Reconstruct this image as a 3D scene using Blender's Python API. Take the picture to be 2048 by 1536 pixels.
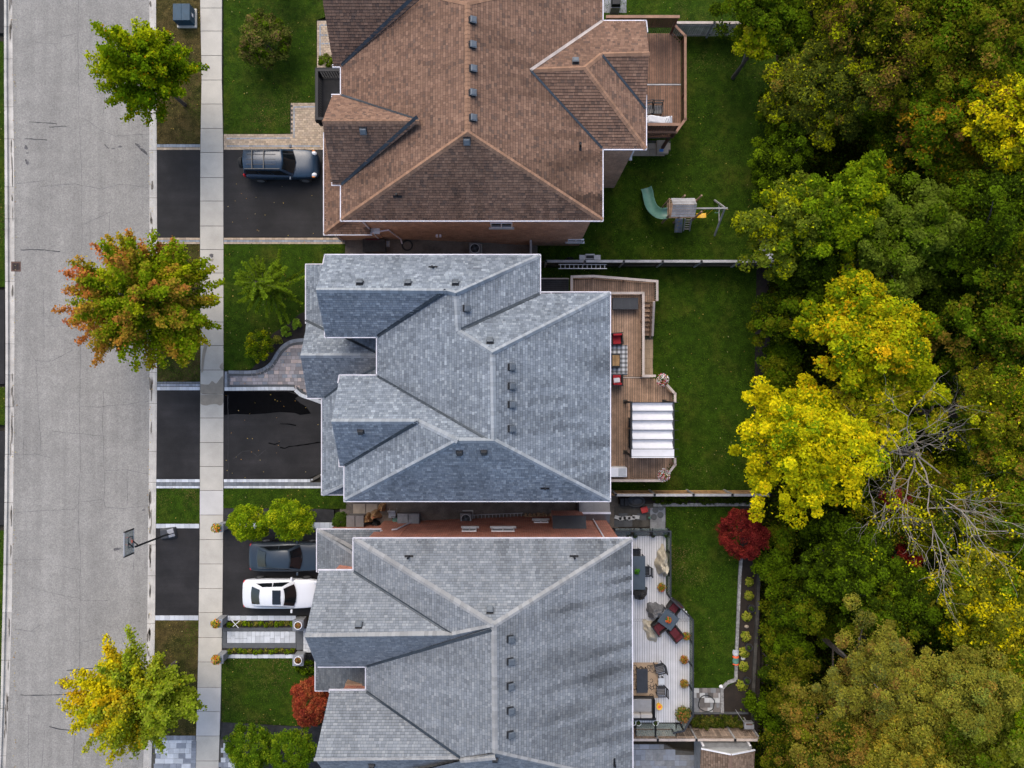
import bpy, bmesh, math, random
import numpy as np
from mathutils import Vector, Matrix, geometry
# ------------------------------------------------------------------ scene, camera, light
for o in list(bpy.data.objects): bpy.data.objects.remove(o)
scn = bpy.context.scene
C = scn.collection
HC = 42.7                       # drone height above the street, metres
F = 1366.0                      # focal length in photo pixels (2048 wide)
cam = bpy.data.cameras.new('camera'); camo = bpy.data.objects.new('camera', cam); C.objects.link(camo)
camo.location = (0, 0, HC); camo.rotation_euler = (0, 0, 0)
cam.sensor_width = 36.0; cam.lens = 36.0*F/2048; cam.clip_end = 500; cam.clip_start = .5
scn.camera = camo
scn.render.resolution_x = 1024; scn.render.resolution_y = 768
SUN_EL = math.radians(51); SUN_AZ = math.radians(-16)      # azimuth from +y, clockwise
world = bpy.data.worlds.new('World'); scn.world = world; world.use_nodes = True
wn = world.node_tree.nodes; wl = world.node_tree.links
sky = wn.new('ShaderNodeTexSky'); sky.sky_type = 'NISHITA'; sky.sun_disc = False
sky.sun_elevation = SUN_EL; sky.sun_rotation = SUN_AZ
sky.air_density = 1.0; sky.dust_density = 3.0; sky.ozone_density = 1.0
wl.new(sky.outputs[0], wn['Background'].inputs[0]); wn['Background'].inputs[1].default_value = .15
sl = bpy.data.lights.new('sun', 'SUN'); slo = bpy.data.objects.new('sun', sl); C.objects.link(slo)
sl.energy = 0.95; sl.angle = math.radians(50); sl.color = (1, .93, .83)
sd = Vector((math.sin(SUN_AZ)*math.cos(SUN_EL), math.cos(SUN_AZ)*math.cos(SUN_EL), math.sin(SUN_EL)))
slo.rotation_euler = sd.to_track_quat('Z', 'Y').to_euler(); slo.location = (0, 0, 60)
scn.view_settings.view_transform = 'Standard'; scn.view_settings.look = 'None'
scn.view_settings.gamma = 1; scn.view_settings.use_curve_mapping = False
scn.view_settings.exposure = 0.97
# ------------------------------------------------------------------ helpers
R = random.Random(7); NR = np.random.default_rng(7)
BZ = -2.0                        # back-yard ground level (the lots fall away from the street)
def S(z): return F/(HC-z)
def P(px, py, z=0.0): return ((px-1024)/S(z), (768-py)/S(z))
def W(px, py, z=0.0): x, y = P(px, py, z); return (x, y, z)
def gz(x):                       # side-yard ground profile
    t = min(1, max(0, (x+8.2)/12.0)); t = t*t*(3-2*t)
    return BZ*t
def srgb(r, g, b):
    f = lambda c: (c/255/12.92) if c/255 <= .04045 else ((c/255+.055)/1.055)**2.4
    return (f(r), f(g), f(b))
def vnoise(x, y, seed=0):        # vectorised value noise 0..1
    rg = np.random.default_rng(1000+seed); g = rg.random((64, 64))
    x = np.asarray(x, float); y = np.asarray(y, float)
    xi = np.floor(x).astype(int); yi = np.floor(y).astype(int); fx = x-xi; fy = y-yi
    fx = fx*fx*(3-2*fx); fy = fy*fy*(3-2*fy)
    a = g[xi % 64, yi % 64]; b = g[(xi+1) % 64, yi % 64]; c = g[xi % 64, (yi+1) % 64]; d = g[(xi+1) % 64, (yi+1) % 64]
    return (a*(1-fx)+b*fx)*(1-fy)+(c*(1-fx)+d*fx)*fy
def inpoly(x, y, poly):
    c = False; n = len(poly); j = n-1
    for i in range(n):
        xi, yi = poly[i][:2]; xj, yj = poly[j][:2]
        if (yi > y) != (yj > y) and x < (xj-xi)*(y-yi)/(yj-yi)+xi: c = not c
        j = i
    return c
def inpoly_np(x, y, poly):
    c = np.zeros(len(x), bool); n = len(poly); j = n-1
    for i in range(n):
        xi, yi = poly[i][:2]; xj, yj = poly[j][:2]
        if yi != yj:
            m = ((yi > y) != (yj > y)) & (x < (xj-xi)*(y-yi)/(yj-yi)+xi); c ^= m
        j = i
    return c
# ------------------------------------------------------------------ materials
MATS = {}
def newmat(name):
    m = bpy.data.materials.new(name); m.use_nodes = True; MATS[name] = m
    nt = m.node_tree; return m, nt, nt.nodes['Principled BSDF']
def N(nt, t, **k):
    n = nt.nodes.new(t)
    for a, v in k.items(): setattr(n, a, v)
    return n
def ramp(nt, src, stops):
    r = N(nt, 'ShaderNodeValToRGB'); nt.links.new(src, r.inputs[0])
    e = r.color_ramp.elements
    while len(e) < len(stops): e.new(.5)
    for i, (p, c) in enumerate(stops): e[i].position = p; e[i].color = (c[0], c[1], c[2], 1)
    return r.outputs[0]
def mul(nt, a, b, fac=1.0, typ='MULTIPLY'):
    m = N(nt, 'ShaderNodeMix', data_type='RGBA', blend_type=typ); m.inputs[0].default_value = fac
    nt.links.new(a, m.inputs[6]); nt.links.new(b, m.inputs[7]); return m.outputs[2]
def noise(nt, scale, detail=4, rough=.6, vec=None):
    n = N(nt, 'ShaderNodeTexNoise'); n.inputs['Scale'].default_value = scale; n.inputs['Detail'].default_value = detail
    n.inputs['Roughness'].default_value = rough
    if vec is None:
        g = N(nt, 'ShaderNodeNewGeometry'); vec = g.outputs['Position']
    nt.links.new(vec, n.inputs['Vector']); return n.outputs['Fac']
def g3(v): return (v, v, v)
def plain(name, col, rough=.6, metal=0.0, var=.25, scale=3.0, fine=40.0, bump=0.0, rnd=0.0, spec=.5):
    """base colour broken up by coarse and fine noise; rnd = spread of brightness from object to object"""
    m, nt, b = newmat(name)
    rgb = N(nt, 'ShaderNodeRGB'); rgb.outputs[0].default_value = (*col, 1)
    c = rgb.outputs[0]
    c = mul(nt, c, ramp(nt, noise(nt, scale), [(.3, g3(1-var)), (.7, g3(1+var*.6))]))
    f = noise(nt, fine, 3)
    c = mul(nt, c, ramp(nt, f, [(.3, g3(1-var*.6)), (.7, g3(1+var*.4))]))
    if rnd:
        oi = N(nt, 'ShaderNodeObjectInfo')
        c = mul(nt, c, ramp(nt, oi.outputs['Random'], [(0, g3(1-rnd)), (1, g3(1+rnd))]))
    nt.links.new(c, b.inputs['Base Color']); b.inputs['Roughness'].default_value = rough; b.inputs['Metallic'].default_value = metal
    b.inputs['Specular IOR Level'].default_value = spec
    if bump:
        bp = N(nt, 'ShaderNodeBump'); bp.inputs['Strength'].default_value = bump; bp.inputs['Distance'].default_value = .02
        nt.links.new(f, bp.inputs['Height']); nt.links.new(bp.outputs[0], b.inputs['Normal'])
    return m
def colmat(name, rough=.8, var=.12, fine=30.0, transl=0.0, spec=.3):
    """colour from the mesh's own Col attribute (each leaf, shingle or stone keeps its own colour)"""
    m, nt, b = newmat(name)
    a = N(nt, 'ShaderNodeAttribute'); a.attribute_name = 'Col'
    c = a.outputs['Color']
    if var: c = mul(nt, c, ramp(nt, noise(nt, fine, 3), [(.3, g3(1-var)), (.7, g3(1+var))]))
    nt.links.new(c, b.inputs['Base Color']); b.inputs['Roughness'].default_value = rough
    b.inputs['Specular IOR Level'].default_value = spec
    if transl:
        t = N(nt, 'ShaderNodeBsdfTranslucent'); nt.links.new(c, t.inputs[0])
        mx = N(nt, 'ShaderNodeMixShader'); mx.inputs[0].default_value = transl
        nt.links.new(b.outputs[0], mx.inputs[1]); nt.links.new(t.outputs[0], mx.inputs[2])
        nt.links.new(mx.outputs[0], nt.nodes['Material Output'].inputs[0])
    return m
def brickmat(name, cols, mortar):
    m, nt, b = newmat(name)
    g = N(nt, 'ShaderNodeNewGeometry'); sp = N(nt, 'ShaderNodeSeparateXYZ'); nt.links.new(g.outputs['Position'], sp.inputs[0])
    ad = N(nt, 'ShaderNodeMath', operation='ADD'); nt.links.new(sp.outputs[0], ad.inputs[0]); nt.links.new(sp.outputs[1], ad.inputs[1])
    cb = N(nt, 'ShaderNodeCombineXYZ'); nt.links.new(ad.outputs[0], cb.inputs[0]); nt.links.new(sp.outputs[2], cb.inputs[1])
    t = N(nt, 'ShaderNodeTexBrick'); nt.links.new(cb.outputs[0], t.inputs['Vector'])
    t.inputs['Scale'].default_value = 1; t.inputs['Brick Width'].default_value = .26; t.inputs['Row Height'].default_value = .085
    t.inputs['Mortar Size'].default_value = .008; t.inputs['Bias'].default_value = 0
    t.inputs['Color1'].default_value = (*cols[0], 1); t.inputs['Color2'].default_value = (*cols[1], 1); t.inputs['Mortar'].default_value = (*mortar, 1)
    c = mul(nt, t.outputs[0], ramp(nt, noise(nt, 1.2), [(.3, g3(.75)), (.7, g3(1.15))]))
    c = mul(nt, c, ramp(nt, noise(nt, 9), [(.3, g3(.75)), (.7, g3(1.2))]))
    nt.links.new(c, b.inputs['Base Color']); b.inputs['Roughness'].default_value = .9
    bp = N(nt, 'ShaderNodeBump'); bp.inputs['Strength'].default_value = .6; bp.inputs['Distance'].default_value = .01; bp.invert = True
    nt.links.new(t.outputs['Fac'], bp.inputs['Height']); nt.links.new(bp.outputs[0], b.inputs['Normal'])
    return m
# road: pale worn asphalt with aggregate speckle, wheel-track tone and blotches
def roadmat():
    m, nt, b = newmat('road')
    rgb = N(nt, 'ShaderNodeRGB'); rgb.outputs[0].default_value = (.225, .214, .194, 1)
    c = rgb.outputs[0]
    c = mul(nt, c, ramp(nt, noise(nt, .25, 3), [(.3, g3(.88)), (.7, g3(1.08))]))
    c = mul(nt, c, ramp(nt, noise(nt, 1.3, 5), [(.3, g3(.9)), (.7, g3(1.08))]))
    c = mul(nt, c, ramp(nt, noise(nt, 14, 2), [(.25, g3(.68)), (.75, g3(1.3))]))
    g = N(nt, 'ShaderNodeNewGeometry'); mp = N(nt, 'ShaderNodeMapping'); mp.inputs['Scale'].default_value = (1.6, .04, 1)
    nt.links.new(g.outputs['Position'], mp.inputs[0])
    c = mul(nt, c, ramp(nt, noise(nt, 1, 3, .6, mp.outputs[0]), [(.35, g3(.9)), (.65, g3(1.06))]))
    nt.links.new(c, b.inputs['Base Color']); b.inputs['Roughness'].default_value = .9
    bp = N(nt, 'ShaderNodeBump'); bp.inputs['Strength'].default_value = .35; bp.inputs['Distance'].default_value = .02
    nt.links.new(noise(nt, 45, 2), bp.inputs['Height']); nt.links.new(bp.outputs[0], b.inputs['Normal'])
roadmat()
def drivemat():
    m, nt, b = newmat('driveway')
    rgb = N(nt, 'ShaderNodeRGB'); rgb.outputs[0].default_value = (.0085, .0078, .008, 1)
    c = mul(nt, rgb.outputs[0], ramp(nt, noise(nt, .5, 5), [(.3, g3(.5)), (.7, g3(2.0))]))
    g = N(nt, 'ShaderNodeNewGeometry'); mp = N(nt, 'ShaderNodeMapping'); mp.inputs['Scale'].default_value = (.12, 1.3, 1)
    nt.links.new(g.outputs['Position'], mp.inputs[0])
    c = mul(nt, c, ramp(nt, noise(nt, 1, 4, .6, mp.outputs[0]), [(.3, g3(.7)), (.7, g3(1.4))]))
    c = mul(nt, c, ramp(nt, noise(nt, 30, 2), [(.3, g3(.6)), (.72, g3(1.7))]))
    nt.links.new(c, b.inputs['Base Color']); b.inputs['Roughness'].default_value = .75; b.inputs['Specular IOR Level'].default_value = .3
    bp = N(nt, 'ShaderNodeBump'); bp.inputs['Strength'].default_value = .3; bp.inputs['Distance'].default_value = .02
    nt.links.new(noise(nt, 50, 2), bp.inputs['Height']); nt.links.new(bp.outputs[0], b.inputs['Normal'])
drivemat()
def lawnmat(name, cg, cd, thr):
    m, nt, b = newmat(name)
    c = ramp(nt, noise(nt, .55, 5, .65), [(thr-.1, cg), (thr+.12, cd)])
    c = mul(nt, c, ramp(nt, noise(nt, 2.2, 4), [(.3, g3(.55)), (.7, g3(1.35))]))
    c = mul(nt, c, ramp(nt, noise(nt, 22, 3), [(.3, g3(.5)), (.7, g3(1.6))]))
    nt.links.new(c, b.inputs['Base Color']); b.inputs['Roughness'].default_value = .95; b.inputs['Specular IOR Level'].default_value = .1
    bp = N(nt, 'ShaderNodeBump'); bp.inputs['Strength'].default_value = .8; bp.inputs['Distance'].default_value = .04
    nt.links.new(noise(nt, 25, 3), bp.inputs['Height']); nt.links.new(bp.outputs[0], b.inputs['Normal'])
lawnmat('lawn', (.021, .045, .002), (.042, .050, .005), .60)
lawnmat('lawn_dry', (.028, .034, .006), (.062, .046, .016), .46)
plain('soil', (.022, .015, .010), .95, var=.5, scale=1.5, fine=18, bump=.8)
plain('forest_soil', (.018, .015, .008), .95, var=.5, scale=.8, fine=10, bump=.8)
plain('mulch', (.018, .013, .011), .95, var=.5, scale=2.5, fine=22, bump=1)
plain('gravel', (.15, .125, .10), .95, var=.4, scale=1.2, fine=16, bump=1)
plain('dark_gravel', (.02, .02, .021), .9, var=.6, scale=3, fine=18, bump=1)
plain('concrete', (.41, .385, .335), .9, var=.14, scale=.9, fine=25, bump=.15, rnd=.04)
plain('concrete_light', (.44, .425, .40), .9, var=.1, scale=.9, fine=25, rnd=.02)
plain('curb', (.43, .405, .365), .9, var=.25, scale=1.1, fine=18, bump=.2, rnd=.08)
plain('joint', (.07, .065, .055), .95, var=.4)
plain('tar', (.018, .018, .02), .6, var=.3)
plain('crack', (.11, .105, .105), .9, var=.5, scale=2)
plain('oil_stain', (.10, .095, .095), .9, var=.6, scale=6, fine=12)
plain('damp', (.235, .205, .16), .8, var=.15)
plain('damp_asphalt', (.0025, .0025, .003), .9, var=.3, spec=.05)
plain('scuff', (.022, .021, .021), .8, var=.5, scale=8)
plain('rust', (.10, .055, .04), .8, var=.4, scale=5, bump=.3)
plain('white_paint', (.72, .72, .74), .5, var=.12, rnd=.03)
plain('white_trim', (.66, .64, .68), .45, var=.15)
plain('gutter_floor', (.05, .045, .045), .9, var=.4)
plain('flash', (.035, .045, .055), .5, .3, var=.35)
plain('vent_dark', (.028, .03, .034), .5, .2, var=.25)
plain('vent_light', (.10, .115, .13), .45, .2, var=.2)
plain('black_metal', (.009, .01, .012), .5, 0, var=.2, spec=.25)
plain('dark_plastic', (.03, .032, .036), .55, var=.25)
plain('grey_plastic', (.16, .15, .145), .6, var=.2)
plain('grey_metal', (.30, .30, .31), .45, .4, var=.2)
plain('shed_metal', (.15, .145, .15), .5, .2, var=.25, scale=1.2)
plain('alu', (.5, .5, .5), .4, .6, var=.2)
plain('teal_metal', (.017, .05, .082), .5, 0, var=.2, spec=.25)
plain('wood_brown', (.17, .088, .052), .8, var=.3, scale=2.5, fine=14, rnd=.22)
plain('wood_red', (.10, .042, .025), .8, var=.3, scale=2.5, fine=14, rnd=.2)
plain('wood_rail_brown', (.24, .13, .08), .75, var=.25, scale=2.5, fine=14, rnd=.12)
plain('wood_tan', (.35, .225, .147), .85, var=.3, scale=2.2, fine=14, rnd=.2)
plain('wood_board', (.30, .225, .17), .9, var=.35, scale=2.2, fine=12, rnd=.4)
plain('wood_pale', (.42, .355, .31), .8, var=.22, scale=2.2, fine=14, rnd=.1)
plain('wood_grey', (.335, .33, .33), .9, var=.32, scale=2.2, fine=12, rnd=.2)
plain('wood_orange', (.34, .205, .09), .85, var=.35, scale=2.2, fine=12, rnd=.22)
plain('wood_dark', (.055, .05, .042), .9, var=.4, scale=2.2, fine=12, rnd=.25)
plain('composite', (.52, .52, .53), .7, var=.1, scale=2, fine=20, rnd=.06)
plain('bark', (.075, .06, .048), .95, var=.35, fine=12, bump=.6)
plain('twig_grey', (.28, .245, .205), .95, var=.3, fine=8)
plain('red_fabric', (.30, .008, .014), .85, var=.22, scale=6, fine=60, bump=.2)
plain('wine_fabric', (.085, .008, .014), .9, var=.22, scale=6, fine=60)
plain('white_fabric', (.60, .60, .62), .85, var=.07, scale=3, fine=60)
plain('beige_cover', (.42, .375, .285), .8, var=.3, scale=4, fine=9, bump=.8)
plain('grey_cover', (.12, .12, .122), .7, var=.4, scale=5, fine=9, bump=.9)
plain('black_cover', (.012, .012, .013), .55, var=.4, scale=6, fine=9, bump=.9)
plain('grey_fabric', (.26, .255, .25), .9, var=.12, scale=5, fine=60)
plain('light_cushion', (.42, .39, .35), .9, var=.12, scale=5, fine=60)
plain('slate', (.05, .068, .085), .5, var=.12, scale=4)
plain('wicker', (.022, .021, .021), .7, var=.5, scale=20, fine=60, bump=.4)
plain('slide_green', (.085, .20, .155), .4, var=.2, scale=3)
plain('yellow_plastic', (.75, .42, .02), .45, var=.15)
plain('orange_paint', (.75, .12, .03), .5, var=.1)
plain('red_paint', (.45, .03, .02), .4, var=.15)
plain('blue_paint', (.05, .2, .5), .5, var=.1)
plain('paper_bag', (.34, .195, .085), .9, var=.25, scale=6, fine=14, bump=.6)
plain('log', (.32, .21, .115), .9, var=.4, scale=6, fine=30, rnd=.4)
plain('stone_grey', (.19, .195, .20), .85, var=.25, scale=3, fine=20, bump=.3, rnd=.15)
plain('stone_pale', (.42, .425, .42), .85, var=.15, scale=3, fine=20, bump=.2, rnd=.12)
plain('stone_dark', (.075, .08, .085), .85, var=.2, scale=3, fine=20, bump=.2, rnd=.1)
plain('stone_tan', (.36, .255, .16), .85, var=.15, scale=3, fine=20, rnd=.1)
plain('stone_buff', (.36, .29, .215), .85, var=.15, scale=3, fine=20, rnd=.12)
plain('paver_blue', (.185, .20, .225), .85, var=.15, scale=3, fine=20, rnd=.22)
plain('paver_light', (.44, .46, .48), .85, var=.12, scale=3, fine=20, rnd=.14)
plain('paver_mauve', (.255, .235, .24), .85, var=.15, scale=3, fine=20, rnd=.3)
plain('edge_stone', (.26, .255, .245), .9, var=.5, scale=6, fine=14, bump=.6, rnd=.2)
plain('gutter_grime', (.13, .115, .095), .95, var=.5, scale=6, fine=12)
plain('paver_pink', (.36, .30, .28), .85, var=.15, scale=3, fine=20, rnd=.15)
plain('paver_yard', (.15, .135, .125), .85, var=.15, scale=3, fine=20, rnd=.55)
plain('membrane', (.014, .014, .016), .6, var=.5, scale=1.5, fine=4, spec=.2)
plain('tyre', (.012, .012, .012), .9, var=.3)
plain('rim', (.35, .35, .36), .35, .7, var=.1)
plain('tail_red', (.5, .012, .02), .3, var=.05)
plain('amber', (.7, .22, .03), .3, var=.05)
plain('lens', (.55, .57, .6), .2, var=.05)
plain('soffit', (.6, .6, .6), .8, var=.05)
plain('hose', (.01, .012, .011), .5, var=.2)
def paint(name, col, rough=.25, metal=.3, coat=.6):
    m, nt, b = newmat(name); b.inputs['Base Color'].default_value = (*col, 1); b.inputs['Roughness'].default_value = rough
    b.inputs['Metallic'].default_value = metal; b.inputs['Coat Weight'].default_value = coat; b.inputs['Coat Roughness'].default_value = .05
    c = ramp(nt, noise(nt, 5, 4), [(.3, g3(rough*.85)), (.7, g3(rough*1.25))]); nt.links.new(c, b.inputs['Roughness'])
paint('paint_blue', (.008, .025, .05), .3, 0, .2); paint('paint_grey', (.02, .032, .045), .33, 0, .3); paint('paint_white', (.60, .615, .64), .3, 0, .4)
paint('car_glass', (.006, .008, .010), .06, 0, .3); paint('car_black', (.006, .006, .007), .35, 0, .2)
paint('window_glass', (.02, .024, .027), .08, 0, .3)
def glassmat(name, tint, alpha):
    m, nt, b = newmat(name); b.inputs['Base Color'].default_value = (*tint, 1); b.inputs['Roughness'].default_value = .1
    b.inputs['Alpha'].default_value = alpha
    c = ramp(nt, noise(nt, 4), [(.3, g3(.08)), (.7, g3(.16))]); nt.links.new(c, b.inputs['Roughness'])
glassmat('rail_glass', (.22, .27, .26), .45)
brickmat('brick_tan', ((.50, .30, .195), (.39, .225, .145)), (.46, .36, .28))
brickmat('brick_red', ((.46, .155, .09), (.32, .10, .062)), (.44, .34, .27))
colmat('shingle', .92, .10, 60, spec=.15); colmat('stone_col', .88, .12, 30); colmat('leaf', .8, 0, transl=.32, spec=.0)
colmat('grass', .8, 0, transl=.2, spec=.1); colmat('petal', .7, 0, transl=.2)
def M(n): return MATS[n]
# rugs
def plaidmat():
    m, nt, b = newmat('rug_plaid'); g = N(nt, 'ShaderNodeNewGeometry'); outs = []
    sp = N(nt, 'ShaderNodeSeparateXYZ'); nt.links.new(g.outputs['Position'], sp.inputs[0])
    for k in (0, 1):
        w = N(nt, 'ShaderNodeMath', operation='MULTIPLY'); w.inputs[1].default_value = 3.6; nt.links.new(sp.outputs[k], w.inputs[0])
        fr = N(nt, 'ShaderNodeMath', operation='FRACT'); nt.links.new(w.outputs[0], fr.inputs[0])
        r = ramp(nt, fr.outputs[0], [(0, g3(1)), (.5, g3(1)), (.53, g3(.42)), (.97, g3(.42))]); outs.append(r)
    c = mul(nt, outs[0], outs[1]); rgb = N(nt, 'ShaderNodeRGB'); rgb.outputs[0].default_value = (.56, .57, .58, 1)
    nt.links.new(mul(nt, c, rgb.outputs[0]), b.inputs['Base Color']); b.inputs['Roughness'].default_value = .95
plaidmat()
# ------------------------------------------------------------------ mesh building
class MB:
    def __init__(s): s.v = []; s.f = []; s.c = []
    def add(s, vs, fs, col=None):
        n = len(s.v); s.v += [tuple(p) for p in vs]
        for f in fs: s.f.append(tuple(i+n for i in f)); s.c.append(col)
        return s
    def box(s, c, d, rz=0.0, col=None, taper=1.0):
        """c = centre of the base, d = full size, rz = turn about z, taper = scale of the top"""
        cx, cy, z = c; a, b, h = d[0]/2, d[1]/2, d[2]; ca, sa = math.cos(rz), math.sin(rz); vs = []
        for zz, t in ((z, 1), (z+h, taper)):
            for x, y in ((-a, -b), (a, -b), (a, b), (-a, b)):
                vs.append((cx+(x*ca-y*sa)*t, cy+(x*sa+y*ca)*t, zz))
        return s.add(vs, [(3, 2, 1, 0), (4, 5, 6, 7), (0, 1, 5, 4), (1, 2, 6, 5), (2, 3, 7, 6), (3, 0, 4, 7)], col)
    def pbox(s, x0, y0, x1, y1, z0, z1, col=None):
        """box from the pixel rectangle of its top face"""
        (a, b), (c, d) = P(x0, y1, z1), P(x1, y0, z1)
        return s.box(((a+c)/2, (b+d)/2, z0), (c-a, d-b, z1-z0), 0, col)
    def prism(s, poly, z0, z1, col=None):
        n = len(poly); ar = sum(poly[i-1][0]*poly[i][1]-poly[i][0]*poly[i-1][1] for i in range(n))
        if ar < 0: poly = poly[::-1]
        vs = [(p[0], p[1], z0) for p in poly]+[(p[0], p[1], z1) for p in poly]
        fs = [tuple(range(n, 2*n)), tuple(range(n-1, -1, -1))]+[(i, (i+1) % n, n+(i+1) % n, n+i) for i in range(n)]
        return s.add(vs, fs, col)
    def beam(s, p, q, w, h, col=None, up=(0, 0, 1)):
        p = Vector(p); q = Vector(q); d = (q-p).normalized(); u = Vector(up)
        if abs(d.dot(u)) > .98: u = Vector((1, 0, 0))
        a = d.cross(u).normalized(); b = a.cross(d).normalized(); a *= w/2; b *= h/2
        vs = [p-a-b, p+a-b, p+a+b, p-a+b, q-a-b, q+a-b, q+a+b, q-a+b]
        return s.add(vs, [(3, 2, 1, 0), (4, 5, 6, 7), (0, 1, 5, 4), (1, 2, 6, 5), (2, 3, 7, 6), (3, 0, 4, 7)], col)
    def tube(s, pts, r, n=6, col=None, cap=True):
        pts = [Vector(p) for p in pts]; rs = r if isinstance(r, (list, tuple)) else [r]*len(pts); b0 = len(s.v); prev = None
        for i, p in enumerate(pts):
            d = (pts[min(i+1, len(pts)-1)]-pts[max(i-1, 0)])
            d = d.normalized() if d.length > 1e-6 else Vector((0, 0, 1))
            if prev is None: prev = d.orthogonal().normalized()
            a = (prev-d*prev.dot(d)); a = a.normalized() if a.length > 1e-5 else d.orthogonal().normalized(); prev = a; b = d.cross(a)
            for k in range(n):
                t = 2*math.pi*k/n; q = p+(a*math.cos(t)+b*math.sin(t))*rs[i]; s.v.append(tuple(q))
        for i in range(len(pts)-1):
            for k in range(n):
                k2 = (k+1) % n; s.f.append((b0+i*n+k, b0+i*n+k2, b0+(i+1)*n+k2, b0+(i+1)*n+k)); s.c.append(col)
        if cap:
            s.f.append(tuple(b0+k for k in range(n-1, -1, -1))); s.c.append(col)
            e = b0+(len(pts)-1)*n; s.f.append(tuple(e+k for k in range(n))); s.c.append(col)
        return s
    def lathe(s, c, prof, n=14, col=None, sx=1, sy=1):
        """prof = [(radius, z)]"""
        b0 = len(s.v)
        for r, z in prof:
            for k in range(n):
                t = 2*math.pi*k/n; s.v.append((c[0]+r*sx*math.cos(t), c[1]+r*sy*math.sin(t), c[2]+z))
        for i in range(len(prof)-1):
            for k in range(n):
                k2 = (k+1) % n; s.f.append((b0+i*n+k, b0+i*n+k2, b0+(i+1)*n+k2, b0+(i+1)*n+k)); s.c.append(col)
        s.f.append(tuple(b0+k for k in range(n-1, -1, -1))); s.c.append(col)
        e = b0+(len(prof)-1)*n; s.f.append(tuple(e+k for k in range(n))); s.c.append(col)
        return s
    def grid(s, fn, nu, nv, col=None):
        b0 = len(s.v)
        for i in range(nu+1):
            for j in range(nv+1): s.v.append(tuple(fn(i/nu, j/nv)))
        for i in range(nu):
            for j in range(nv):
                a = b0+i*(nv+1)+j; s.f.append((a, a+nv+1, a+nv+2, a+1)); s.c.append(col)
        return s
    def mesh(s, name):
        me = bpy.data.meshes.new(name); me.from_pydata(s.v, [], s.f)
        if any(c is not None for c in s.c):
            at = me.color_attributes.new('Col', 'FLOAT_COLOR', 'CORNER')
            cols = np.array([(c if c is not None else (.5, .5, .5)) for c in s.c], float)
            lt = np.array([len(f) for f in s.f]); cc = np.repeat(cols, lt, axis=0)
            at.data.foreach_set('color', np.hstack([cc, np.ones((len(cc), 1))]).astype(np.float32).ravel())
        return me
def origin(o):
    v = Vector((0, 0, 0))
    while o is not None: v += o.location; o = o.parent
    return v
def tag(o, label=None, cat=None, group=None, kind=None):
    if label: o['label'] = label
    if cat: o['category'] = cat
    if group: o['group'] = group
    if kind: o['kind'] = kind
    return o
def link(name, me, mat, parent=None, world=True, smooth=False):
    if mat and not me.materials: me.materials.append(M(mat) if isinstance(mat, str) else mat)
    if smooth: me.polygons.foreach_set('use_smooth', [True]*len(me.polygons))
    o = bpy.data.objects.new(name, me); C.objects.link(o)
    if parent is not None:
        o.parent = parent
        if world: o.location = -origin(parent)
    return o
def build(name, mb, mat, parent=None, world=True, smooth=False, bevel=0, sub=0):
    o = link(name, mb.mesh(name), mat, parent, world, smooth)
    if bevel:
        m = o.modifiers.new('bevel', 'BEVEL'); m.width = bevel; m.segments = 2; m.limit_method = 'ANGLE'
    if sub:
        m = o.modifiers.new('subsurf', 'SUBSURF'); m.levels = m.render_levels = sub
    return o
def thing(name, label, cat, loc=(0, 0, 0), rz=0.0, group=None):
    o = bpy.data.objects.new(name, None); C.objects.link(o); o.location = loc; o.rotation_euler.z = rz; o.empty_display_size = .2
    return tag(o, label, cat, group)
def inst(name, me, parent, loc, rz=0.0, scale=(1, 1, 1), rot=None):
    """shared-mesh piece placed at a world point under its parent"""
    o = bpy.data.objects.new(name, me); C.objects.link(o); o.parent = parent
    o.location = Vector(loc)-origin(parent) if parent is not None else Vector(loc)
    o.rotation_euler = rot if rot else (0, 0, rz); o.scale = scale; return o
def cubemesh(name, mat, bevel=False):
    me = MB().box((0, 0, 0), (1, 1, 1)).mesh(name); me.materials.append(M(mat)); return me
CUBES = {}
def piece(name, mat, parent, c, d, rz=0.0):
    """unit-cube piece: c = centre of base, d = size"""
    if mat not in CUBES: CUBES[mat] = cubemesh('piece_'+mat, mat)
    return inst(name, CUBES[mat], parent, c, rz, d)
def ppiece(name, mat, parent, x0, y0, x1, y1, z0, z1):
    (a, b), (c, d) = P(x0, y1, z1), P(x1, y0, z1)
    return piece(name, mat, parent, ((a+c)/2, (b+d)/2, z0), (c-a, d-b, z1-z0))
def struct(name, mb, mat, parent=None, kind='structure'):
    o = build(name, mb, mat, parent)
    if parent is None: o['kind'] = kind
    return o
def pp(pts, z=0.0): return [P(x, y, z) for x, y in pts]
def lerp(a, b, t): return tuple(a[i]+(b[i]-a[i])*t for i in range(len(a)))
def jit(c, v, r=R):
    k = 1+r.uniform(-v, v); return tuple(max(0, x*k) for x in c)
# ------------------------------------------------------------------ ground, street
def terrain():
    mb = MB(); xs = [-150, -60, -30, -8.2]+[-8.2+1.0*i for i in range(1, 13)]+[8, 15, 30, 60, 150]; ys = [-150, -50, -25, 0, 25, 50, 150]
    def h(x): return gz(x)-.16-(max(0, min(1, (x-13)/6))*.5)
    vs = [(x, y, h(x)) for x in xs for y in ys]; n = len(ys)
    fs = [(i*n+j, (i+1)*n+j, (i+1)*n+j+1, i*n+j+1) for i in range(len(xs)-1) for j in range(n-1)]
    struct('ground', mb.add(vs, fs), 'forest_soil')
terrain()
YS = [-500, 0, 150, 300, 500, 700, 850, 1000, 1100, 1200, 1300, 1400, 1536, 2000]
LO = [9, 8, 8, 9, 10, 11, 10.5, 9, 7.5, 5.5, 3, 1, -2.5, -14]          # left kerb, lawn side
LI = [25, 24.5, 25.5, 28, 29, 29, 28, 26.5, 25, 24, 21.5, 18, 11, -4]  # left kerb, road side
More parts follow.
